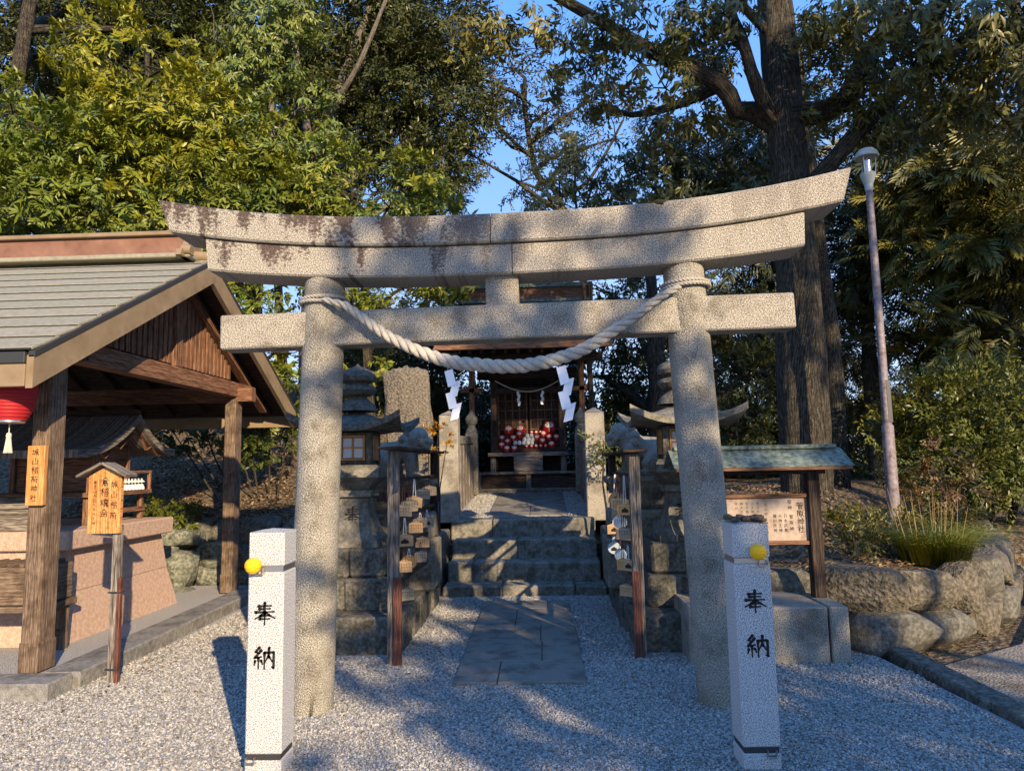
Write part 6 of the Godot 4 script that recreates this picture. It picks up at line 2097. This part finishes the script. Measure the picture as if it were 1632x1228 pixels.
func build_trees() -> void:
	make_sprigs()
	var V := func(x: float, y: float, z: float) -> Vector3: return Vector3(x, y, z)
	var ya := Color(0.26, 0.27, 0.026)
	var yb := Color(0.17, 0.2, 0.024)
	var ga := Color(0.11, 0.16, 0.03)
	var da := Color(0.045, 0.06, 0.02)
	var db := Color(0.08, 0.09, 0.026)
	var g := "sunlit evergreens on the left slope"
	tree("evergreen_tree", "bushy sunlit evergreen at the picture's left edge above the shed roof", g, "laurel_a", [V.call(-9.2, hill(-9.2, -13), -13), V.call(-9.0, 4.5, -12.7), V.call(-8.8, 7.6, -12.4)], 0.12, "broad", M.leaf, 24.0, 1.2, Color(0.2, 0.24, 0.028), ga, -0.08)
	tree("evergreen_tree", "tall yellow-green evergreen rising above the middle of the shed roof", g, "laurel_b", [V.call(-7.2, hill(-7.2, -13), -13), V.call(-7.2, 5.5, -12.9), V.call(-7.5, 9.6, -12.8)], 0.13, "broad", M.leaf, 25.0, 1.35, Color(0.31, 0.3, 0.026), yb, -0.08)
	tree("evergreen_tree", "broad glossy evergreen behind the shed's right gable", g, "laurel_c", [V.call(-4.9, hill(-4.9, -12.4), -12.4), V.call(-5.0, 4.6, -12.1), V.call(-5.0, 7.0, -12.0)], 0.12, "broad", M.leaf, 27.0, 1.15, ya, ga, -0.08)
	tree("evergreen_tree", "slender light-leaved evergreen with pale twigs left of centre", g, "laurel_d", [V.call(-4.8, hill(-4.8, -13.3), -13.3), V.call(-5.0, 6.0, -13.1), V.call(-5.2, 10.6, -13)], 0.11, "droop", M.leaf, 24.0, 1.05, Color(0.2, 0.23, 0.05), ga, -0.12, 0.4, M.bark_light)
	tree("evergreen_tree", "bright rounded evergreen just above the torii lintel, left of centre", g, "laurel_e", [V.call(-2.9, hill(-2.9, -12.2), -12.2), V.call(-3.0, 4.5, -12), V.call(-2.9, 6.2, -11.9)], 0.11, "broad", M.leaf, 26.0, 1.1, Color(0.25, 0.27, 0.035), ga, -0.12)
	g = "tall dark trees behind"
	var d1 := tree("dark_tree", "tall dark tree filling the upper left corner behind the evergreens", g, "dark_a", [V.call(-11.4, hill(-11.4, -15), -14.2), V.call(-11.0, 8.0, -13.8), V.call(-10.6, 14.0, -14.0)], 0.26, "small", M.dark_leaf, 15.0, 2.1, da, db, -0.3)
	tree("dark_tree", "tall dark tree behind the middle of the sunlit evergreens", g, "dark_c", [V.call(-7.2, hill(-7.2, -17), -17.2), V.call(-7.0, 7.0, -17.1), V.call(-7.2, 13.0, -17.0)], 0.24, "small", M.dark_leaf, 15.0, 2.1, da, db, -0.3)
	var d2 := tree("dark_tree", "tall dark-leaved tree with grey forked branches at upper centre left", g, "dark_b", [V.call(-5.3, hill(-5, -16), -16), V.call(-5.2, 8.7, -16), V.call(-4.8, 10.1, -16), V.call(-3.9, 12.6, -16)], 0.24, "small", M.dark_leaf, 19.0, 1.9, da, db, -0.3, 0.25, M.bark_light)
	var fb := MB.new()
	limb(fb, [V.call(-5.2, 8.6, -15.9), V.call(-5.4, 10.4, -15.5), V.call(-5.5, 11.9, -15.3), V.call(-5.2, 13.4, -15.2)], 0.1, 0.05)
	limb(fb, [V.call(-4.9, 9.8, -15.8), V.call(-4.0, 10.6, -15.2), V.call(-3.2, 12.2, -14.9)], 0.08, 0.04)
	limb(fb, [V.call(-5.45, 11.0, -15.4), V.call(-6.0, 12.0, -15.2), V.call(-6.3, 13.4, -15.2)], 0.06, 0.03)
	part("forked_limbs", fb, M.bark_light, d2)
	var sc := tree("sparse_tree", "thin sparse-leaved tree showing blue sky above the torii's middle", g, "sparse_c", [V.call(0.9, hill(0.9, -18), -18), V.call(0.7, 7.9, -18), V.call(0.0, 9.2, -18), V.call(-0.3, 11.6, -18)], 0.17, "small", M.dark_leaf, 5.0, 1.7, da, Color(0.09, 0.075, 0.02), -0.02)
	var sb := MB.new()
	limb(sb, [V.call(0.3, 8.4, -18), V.call(1.2, 8.7, -17.9), V.call(1.75, 9.4, -17.8), V.call(2.3, 10.4, -17.8)], 0.07, 0.03)
	limb(sb, [V.call(-0.1, 9.6, -18), V.call(-0.9, 10.4, -17.9), V.call(-1.6, 11.9, -17.8)], 0.06, 0.02)
	part("forked_limbs", sb, M.bark, sc)
	tree("loquat_tree", "pale drooping-leaved tree just above the lintel, right of centre", "", "droopy", [V.call(1.0, hill(1.0, -13), -13.2), V.call(0.9, 3.5, -13.1), V.call(0.8, 5.6, -12.9)], 0.08, "droop", M.leaf, 26.0, 0.95, Color(0.24, 0.21, 0.07), Color(0.13, 0.14, 0.045), -0.18, 0.7)
	tree("dark_bush_tree", "dense dark evergreen above the right half of the lintel", "", "dark_bush", [V.call(2.6, 0.7, -12.2), V.call(2.7, 3.5, -12.0), V.call(2.8, 5.4, -11.8)], 0.12, "droop", M.dark_leaf, 26.0, 1.0, Color(0.055, 0.075, 0.024), Color(0.14, 0.14, 0.045), -0.25, 0.5)
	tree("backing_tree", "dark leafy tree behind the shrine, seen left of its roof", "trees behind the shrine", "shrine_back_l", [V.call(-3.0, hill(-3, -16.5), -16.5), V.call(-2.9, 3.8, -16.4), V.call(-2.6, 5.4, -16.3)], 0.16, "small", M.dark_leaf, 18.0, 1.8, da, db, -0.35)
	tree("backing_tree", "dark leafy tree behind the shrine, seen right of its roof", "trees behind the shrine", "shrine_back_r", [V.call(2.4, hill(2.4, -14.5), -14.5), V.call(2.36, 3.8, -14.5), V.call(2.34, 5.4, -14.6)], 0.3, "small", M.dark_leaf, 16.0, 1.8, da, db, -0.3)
	# the big old tree at right
	var bt := thing("big_tree", "massive old tree with a thick fissured trunk and heavy crooked limbs at right", "tree")
	var tr := MB.new()
	limb(tr, [V.call(3.58, 0.7, -10), V.call(3.6, 1.5, -10), V.call(3.62, 2.7, -10), V.call(3.66, 4.5, -10), V.call(3.62, 6.35, -10), V.call(3.58, 8.3, -10), V.call(3.5, 11.5, -10), V.call(3.7, 14, -10)], 0.36, 0.16, 28)
	part("trunk", tr, M.bark, bt)
	for l in [[[V.call(3.58, 6.3, -10), V.call(3.12, 6.6, -10), V.call(2.85, 6.57, -9.9), V.call(2.7, 6.9, -9.8), V.call(1.84, 7.24, -9.6), V.call(0.75, 7.68, -9.2), V.call(-0.17, 8.0, -8.8), V.call(-0.85, 8.2, -8.5)], 0.17, 0.035], [[V.call(3.4, 6.4, -9.9), V.call(3.1, 6.8, -9.6), V.call(2.92, 7.4, -9.5), V.call(2.76, 8.0, -9.5), V.call(3.0, 8.9, -9.4)], 0.11, 0.05], [[V.call(2.7, 6.95, -9.9), V.call(2.2, 6.9, -10.3), V.call(1.5, 6.85, -10.5), V.call(1.0, 7.1, -10.6)], 0.1, 0.03], [[V.call(3.66, 6.45, -9.9), V.call(4.07, 6.44, -9.8), V.call(4.38, 6.55, -9.7), V.call(4.6, 7.05, -9.6), V.call(4.93, 7.55, -9.4), V.call(5.16, 8.6, -9.2)], 0.19, 0.08], [[V.call(3.66, 5.1, -9.9), V.call(4.2, 5.75, -9.6), V.call(4.66, 6.25, -9.5), V.call(5.3, 6.85, -9.3), V.call(5.43, 7.4, -9.2), V.call(5.7, 8.6, -9.0)], 0.15, 0.06], [[V.call(5.2, 6.7, -9.3), V.call(5.8, 7.0, -9.1), V.call(6.4, 7.1, -8.8), V.call(7.2, 7.5, -8.6)], 0.07, 0.03], [[V.call(4.6, 7.0, -9.6), V.call(4.4, 7.6, -9.4), V.call(4.3, 8.6, -9.3)], 0.07, 0.03], [[V.call(3.6, 7.6, -10), V.call(2.6, 8.4, -9.6), V.call(1.6, 8.9, -9.3)], 0.08, 0.02]]:
		var lb := MB.new()
		limb(lb, l[0], l[1], l[2], 12)
		part("limb", lb, M.bark, bt)
	var tw := MB.new()
	for L in crowns["big_tree"]:
		var c := Vector3(L[0], L[1], L[2])
		for k in 5:
			var o: Vector3 = Vector3(rv(-1, 1), rv(-0.6, 0.8), rv(-1, 1)).normalized() * (L[3] * 0.9)
			var w := Vector3(rv(-1, 1), rv(-1, 1), rv(-1, 1)) * 0.12
			tw.tube([c, c + o * 0.35 + w, c + o * 0.7 + w * 0.4, c + o], [0.012, 0.009, 0.006, 0.002], 5, false)
	part("twigs", tw, M.bark, bt).set_meta("kind", "stuff")
	crown(bt, crowns["big_tree"], "droop", M.dark_leaf, 25.0, 1.05, Color(0.065, 0.075, 0.02), Color(0.19, 0.165, 0.03), -0.3, 0.45, 31)
	# slimmer trunk standing behind it
	var st := thing("slim_tree", "slim dark trunk just right of the massive tree", "tree")
	var stb := MB.new()
	limb(stb, [V.call(5.05, 0.9, -12.5), V.call(5.08, 3.4, -12.5), V.call(4.9, 6, -12.4), V.call(4.7, 9, -12.2)], 0.17, 0.1, 12)
	part("trunk", stb, M.bark, st)
	g = "dark conifers at right"
	var ca := Color(0.045, 0.055, 0.016)
	var cb := Color(0.19, 0.17, 0.03)
	tree("conifer", "dark layered conifer behind the lamp post", g, "cedar_a", [V.call(7.4, 0.8, -16.2), V.call(7.4, 5.0, -16.2), V.call(7.5, 10.5, -16.1)], 0.22, "needle", M.dark_leaf, 17.0, 1.9, ca, Color(0.05, 0.05, 0.014), -0.05, 0.15)
	tree("conifer", "tall conifer with yellow-green upper sprays right of the lamp post", g, "cedar_b", [V.call(8.6, 0.8, -15.2), V.call(8.6, 5.0, -15.2), V.call(8.6, 11.0, -15.1)], 0.25, "needle", M.dark_leaf, 15.0, 2.0, ca, cb, -0.05, 0.15)
	tree("conifer", "tall yellow-tinged conifer at the picture's right edge", g, "cedar_c", [V.call(9.9, 0.8, -14.2), V.call(9.9, 5.0, -14.2), V.call(9.9, 11.0, -14.1)], 0.25, "needle", M.dark_leaf, 15.0, 2.0, ca, cb, -0.05, 0.15)
	for q in [[6.2, -17.5, 0.16], [11.5, -18.5, 0.2], [7.0, -21.0, 0.18]]:
		var p := thing("bare_trunk", "straight dark trunk in the grove behind the hedge" + ("" if q[0] == 6.2 else (", rightmost" if q[0] == 11.5 else ", farthest back")), "tree", Vector3.ZERO, 0.0, "grove trunks at right")
		var pb := MB.new()
		limb(pb, [V.call(q[0], 0.4, q[1]), V.call(q[0] + 0.1, 5, q[1]), V.call(q[0] - 0.1, 11, q[1])], q[2], q[2] * 0.6, 10)
		part("trunk", pb, M.bark, p)
		var pc := []
		for k in 8:
			pc.append([q[0] + rv(-1.6, 1.6), 3.5 + k * 0.95, q[1] + rv(-1, 1), rv(0.9, 1.5), 0.4])
		crown(p, pc, "needle", M.dark_leaf, 8.0, 2.3, ca, Color(0.04, 0.045, 0.014), -0.05, 0.15, k_of(q[0]))


func k_of(x: float) -> int:
	return int(x * 10.0)


func shrub(called: String, label: String, lobes: Array, sprig: String, m: Material, dens: float, size: float, a: Color, b: Color, hole := -0.3, cat := "shrub", group := "", base := Vector3.ZERO) -> void:
	var t := thing(called, label, cat, Vector3.ZERO, 0.0, group)
	var st := MB.new()
	for L in lobes:
		var c := Vector3(L[0], L[1], L[2])
		var f := Vector3(lerpf(c.x, lobes[0][0], 0.6), base.y, lerpf(c.z, lobes[0][2], 0.6))
		st.tube([f, f.lerp(c, 0.5) + Vector3(rv(-0.05, 0.05), 0, rv(-0.05, 0.05)), c], [0.022 * size, 0.016 * size, 0.008 * size], 6)
	part("stems", st, M.bark, t)
	crown(t, lobes, sprig, m, dens, size, a, b, hole, 0.1, lobes.size() * 7)


func build_plants() -> void:
	var ga := Color(0.06, 0.085, 0.018)
	var gb := Color(0.1, 0.11, 0.02)
	shrub("hedge_bush", "dense green bush beside the lamp post at right", crowns["hedge_a"], "small", M.leaf, 34.0, 1.25, Color(0.08, 0.1, 0.022), Color(0.17, 0.17, 0.03), -0.4, "bush", "clipped bushes at right", Vector3(0, 0.9, 0))
	shrub("hedge_bush", "dense green bush at the right edge beyond the mound", crowns["hedge_b"], "small", M.leaf, 34.0, 1.25, Color(0.08, 0.1, 0.022), Color(0.14, 0.15, 0.03), -0.4, "bush", "clipped bushes at right", Vector3(0, 0.4, 0))
	shrub("glossy_shrub", "glossy green shrub on the slope between the shed and the left pillar", crowns["shrub_l"], "broad", M.leaf, 30.0, 0.8, ga, Color(0.08, 0.1, 0.02), -0.35, "shrub", "", Vector3(0, 1.0, 0))
	shrub("low_shrub", "small bright green shrub growing from the boulders behind the pink pedestal", [[-4.95, 1.02, -9.35, 0.2, 0.7], [-4.72, 0.98, -9.3, 0.2, 0.7], [-5.2, 1.0, -9.4, 0.18, 0.7]], "broad", M.leaf, 70.0, 0.55, Color(0.09, 0.12, 0.016), Color(0.12, 0.13, 0.02), -0.5, "shrub", "", Vector3(0, 0.8, 0))
	shrub("sapling", "leggy sapling with reddish young leaves right of the lamp post", [[4.7, 1.5, -8.7, 0.22, 0.8], [4.85, 1.25, -8.6, 0.2, 0.7], [4.55, 1.2, -8.65, 0.18, 0.7]], "small", M.leaf, 30.0, 0.9, Color(0.09, 0.075, 0.018), Color(0.13, 0.06, 0.03), -0.3, "plant", "", Vector3(0, 0.85, 0))
	shrub("orange_shrub", "small shrub with orange autumn leaves beside the left fence post", [[-1.42, 1.75, -9.4, 0.15, 0.8], [-1.36, 1.98, -9.35, 0.14, 0.8], [-1.24, 1.84, -9.3, 0.12, 0.8], [-1.5, 2.02, -9.4, 0.1, 0.8]], "broad", M.leaf, 34.0, 0.55, Color(0.42, 0.2, 0.015), Color(0.2, 0.13, 0.015), -0.4, "shrub", "", Vector3(0, 0.72, 0))
	shrub("ivy_shrub", "small leafy shrub behind the right lion-dog statue", [[0.86, 1.6, -9.35, 0.14, 0.9], [0.8, 1.85, -9.3, 0.12, 0.9], [0.92, 1.8, -9.4, 0.14, 0.9]], "small", M.leaf, 50.0, 0.8, ga, gb, -0.4, "shrub", "", Vector3(0, 0.74, 0))
	# thicket closing the view low down behind the shrine and the mound
	var words := ["behind the shrine's left side", "behind the shrine's right side", "behind the massive trunk", "behind the lamp post", "behind the dense bushes", "beyond the path at far right", "left behind the standing stone"]
	var tx := [-1.8, 1.4, 4.2, 7.0, 10.0, 13.5, -4.5]
	for k in 7:
		var lo := []
		for j in 6:
			lo.append([tx[k] + rv(-1.5, 1.5), hill(tx[k], -19.0) + rv(0.3, 1.9), -19.0 + rv(-1.0, 1.0), rv(0.7, 1.1), 0.8])
		shrub("thicket_bush", "dark thicket bush " + words[k], lo, "small", M.dark_leaf, 13.0, 2.0, Color(0.05, 0.065, 0.02), Color(0.09, 0.1, 0.03), -0.35, "bush", "thicket behind the shrine", Vector3(0, hill(tx[k], -19.0) - 0.1, 0))
	# low weeds on the mound, each its own tuft of leaves
	for q in [[2.9, -8.0, 0.28, "behind the notice board's right post"], [3.4, -7.8, 0.24, "left of the lamp's foot"], [3.0, -7.2, 0.16, "in front, beside the notice board"], [4.3, -8.0, 0.2, "between lamp post and grass clump"], [2.55, -8.6, 0.3, "at the back by the massive trunk"], [3.6, -8.6, 0.28, "just behind the lamp post"], [5.1, -9.3, 0.22, "near the boulders at far right"], [2.3, -7.7, 0.22, "close to the notice board's panel"], [4.75, -9.6, 0.3, "beside the reddish sapling"]]:
		var e := mound_h(1.2)
		shrub("weed_tuft", "low yellow-green weeds on the mound " + q[3], [[q[0], e + 0.1, q[1], q[2], 0.5], [q[0] + 0.25, e + 0.07, q[1] - 0.15, q[2] * 0.8, 0.5]], "small", M.leaf, 42.0, 0.75, Color(0.07, 0.075, 0.012), Color(0.13, 0.115, 0.016), -0.35, "weeds", "weeds on the mound", Vector3(0, e - 0.1, 0))
	# grass clump on the mound
	for gq in [[3.75, 0.58, -7.2, 900, 0.85, "large clump of bright arching grass on the mound's front"], [-1.31, 0.45, -8.62, 60, 0.22, "little grass tuft beside the stairs' left end"]]:
		var t := thing("grass_clump", gq[5], "grass clump", Vector3(gq[0], gq[1], gq[2]))
		var b := MB.new()
		b.use_col = true
		for k in gq[3]:
			var an := rv(0, TAU)
			var rr: float = gq[4] * 0.35 * sqrt(rng.randf())
			var p := Vector3(cos(an) * rr, -0.03, sin(an) * rr)
			var out := Vector3(cos(an + rv(-0.6, 0.6)), 0, sin(an + rv(-0.6, 0.6)))
			var ln: float = gq[4] * rv(0.55, 1.0)
			var w := rv(0.004, 0.007)
			var sd := Vector3(-out.z, 0, out.x) * w
			var s := rv(0.75, 1.25)
			b.col = Color(0.19 * s * rv(0.8, 1.3), 0.22 * s, 0.03 * s)
			var prev := []
			for q in 5:
				var f := q / 4.0
				var c := p + out * ln * (0.15 * f + 0.55 * f * f) + Vector3.UP * ln * (0.98 * f - 0.55 * f * f)
				var ww := sd * (1.0 - f * 0.9)
				var nn := (Vector3.UP - out * 0.2 + out * f).normalized()
				var cur := [b.vert(c - ww, nn), b.vert(c + ww, nn)]
				if prev:
					b.face(prev[0], prev[1], cur[1])
					b.face(prev[0], cur[1], cur[0])
				prev = cur
		part("blades", b, M.leaf, t)
		if gq[3] > 100:
			var stalks := MB.new()
			for k in 20:
				var p := Vector3(rv(-0.2, 0.2), 0, rv(-0.2, 0.1))
				stalks.tube([p, p * 1.5 + Vector3(rv(-0.04, 0.04), rv(0.45, 0.68), 0)], [0.004, 0.002], 4)
			part("dry_stalks", stalks, plain(Color(0.28, 0.2, 0.1), 0.9), t)


func build_shade_trees() -> void:
	# trees of the grove behind the viewer, whose crowns break the low sun
	var a := Color(0.05, 0.07, 0.015)
	var b := Color(0.07, 0.085, 0.018)
	var g := "grove trees on the sunward side"
	for q in [["shade_a", "spreading evergreen standing sunward of the gate", 24.0, 0.11], ["shade_b", "tall evergreen of the sunward grove beyond the nearest tree", 20.0, 0.14], ["shade_c", "tall bushy evergreen in the middle of the sunward grove", 17.0, 0.16], ["shade_d", "broad evergreen at the far side of the sunward grove", 15.0, 0.18]]:
		var c := Vector3.ZERO
		var top := 0.0
		for L in crowns[q[0]]:
			c += Vector3(L[0], 0, L[2]) / crowns[q[0]].size()
			top = maxf(top, L[1])
		tree("grove_tree", q[1], g, q[0], [Vector3(c.x, -0.1, c.z), Vector3(c.x + 0.2, top * 0.5, c.z), Vector3(c.x, top * 0.9, c.z)], q[3], "broad", M.leaf, q[2], 1.3, a, b, -0.12, 0.2)


# ------------------------------------------------------------------ loose ground cover
func pebble(sd: int) -> Mesh:
	var b := MB.new()
	var r := RandomNumberGenerator.new()
	r.seed = sd
	var P := []
	for o in [Vector3.UP, Vector3.RIGHT, Vector3.BACK, Vector3.LEFT, Vector3.FORWARD, Vector3.DOWN]:
		P.append(o * Vector3(r.randf_range(0.8, 1.25), r.randf_range(0.5, 0.8), r.randf_range(0.7, 1.0)) + Vector3(r.randf_range(-0.25, 0.25), r.randf_range(-0.12, 0.12), r.randf_range(-0.25, 0.25)))
	for f in [[0, 1, 2], [0, 2, 3], [0, 3, 4], [0, 4, 1], [5, 1, 2], [5, 2, 3], [5, 3, 4], [5, 4, 1]]:
		var nn: Vector3 = (P[f[1]] - P[f[0]]).cross(P[f[2]] - P[f[0]]).normalized()
		if nn.dot(P[f[0]] + P[f[1]] + P[f[2]]) < 0:
			nn = -nn
		var st := b.v.size()
		for k in 3:
			b.vert(P[f[k]], nn)
		b.face(st, st + 1, st + 2)
	return b.mesh()


func build_gravel() -> void:
	var g := Node3D.new()
	g.name = "gravel"
	add_child(g)
	tag(g, "loose white and grey gravel chips covering the court", "gravel", "", "stuff")
	var xf := [[], [], [], []]
	var cl := [[], [], [], []]
	var areas := [[-3.95, -3.42, -4.0, -4.97, 5200.0, 0.0095], [-3.42, 2.66, -3.3, -5.6, 5200.0, 0.0095], [-3.42, 2.6, -5.6, -8.75, 3300.0, 0.0115], [-1.2, 0.75, -10.25, -13.2, 2200.0, 0.012]]
	for A in areas:
		var n := int((A[1] - A[0]) * (A[2] - A[3]) * A[4])
		for k in n:
			var x := rv(A[0], A[1])
			var z := rv(A[3], A[2])
			if x > -0.69 and x < 0.285 and z < -5.28 and z > -8.37:
				continue
			if z < -5.95 and z > -9.0 and (x < -1.22 and x > -2.5 or x > 0.76) and not (z > -6.1):
				continue
			if z < -6.5 and x < -2.5 and x < -3.4:
				continue
			var y := 0.0
			if z < -10:
				y = 0.822 + (-10.2 - z) * 0.08
				if x > -0.82 and x < 0.37 and z < -10.33:
					continue
			var s: float = A[5] * rv(0.6, 1.35)
			var v := rng.randi() % 4
			xf[v].append(Transform3D(Basis.from_euler(Vector3(rv(-0.6, 0.6), rv(0, TAU), rv(-0.6, 0.6))).scaled(Vector3.ONE * s), Vector3(x, y + rv(0.0, 0.006), z)))
			var t := rv(0.2, 0.52)
			if rng.randf() < 0.16:
				t = rv(0.12, 0.22)
			cl[v].append(Color(t * rv(1.0, 1.08), t, t * rv(0.86, 0.95)))
	for v in 4:
		copies("chips", pebble(60 + v), M.pebble, xf[v], cl[v], g)


func build_litter() -> void:
	# fallen leaves on the left slope, the mound and the court
	var b := MB.new()
	b.use_col = true
	add_leaf(b, Vector3.ZERO, Vector3(0, 0, 1), Vector3.UP, 1.0, 0.45, 0.25)
	for k in b.c.size():
		b.c[k] = Color(1, 1, 1)
	var m := b.mesh()
	var xf := []
	var cl := []
	for k in 9000:
		var x := rv(-7.0, -2.2)
		var z := -9.75 - 3.2 * pow(rng.randf(), 1.4)
		xf.append(Transform3D(Basis.from_euler(Vector3(rv(-0.5, 0.5), rv(0, TAU), rv(-0.5, 0.5))).scaled(Vector3.ONE * rv(0.05, 0.1)), Vector3(x, hill(x, z) + 0.02, z)))
		cl.append(Color(0.3, 0.19, 0.11).lerp(Color(0.45, 0.33, 0.22), rng.randf()) * rv(0.5, 1.0))
	for k in 5000:
		var e := on_edge(rng.randf() * 0.7)
		var c := Vector2(2.5, -9.0).lerp(Vector2(4.0, -15.0), rng.randf())
		var q := e.lerp(c, 0.04 + 0.7 * rng.randf())
		xf.append(Transform3D(Basis.from_euler(Vector3(rv(-0.5, 0.5), rv(0, TAU), rv(-0.5, 0.5))).scaled(Vector3.ONE * rv(0.04, 0.085)), Vector3(q.x, mound_h(e.distance_to(q)) + bumps.get_noise_2d(q.x * 14.0, q.y * 14.0) * 0.09 + 0.015, q.y)))
		cl.append(Color(0.26, 0.15, 0.07).lerp(Color(0.4, 0.28, 0.17), rng.randf()) * rv(0.4, 1.0))
	for k in 130:
		var x := rv(-3.4, 2.6)
		var z := rv(-8.6, -3.4)
		if rng.randf() < 0.5:
			x = rv(-3.45, -3.0)
		xf.append(Transform3D(Basis.from_euler(Vector3(rv(-0.3, 0.3), rv(0, TAU), rv(-0.3, 0.3))).scaled(Vector3.ONE * rv(0.025, 0.055)), Vector3(x, 0.016, z)))
		cl.append(Color(0.3, 0.15, 0.05) * rv(0.4, 1.0))
	var l := copies("fallen_leaves", m, M.dry_leaf, xf, cl, self)
	tag(l, "dry brown fallen leaves scattered over slope, mound and gravel", "leaves", "", "stuff")
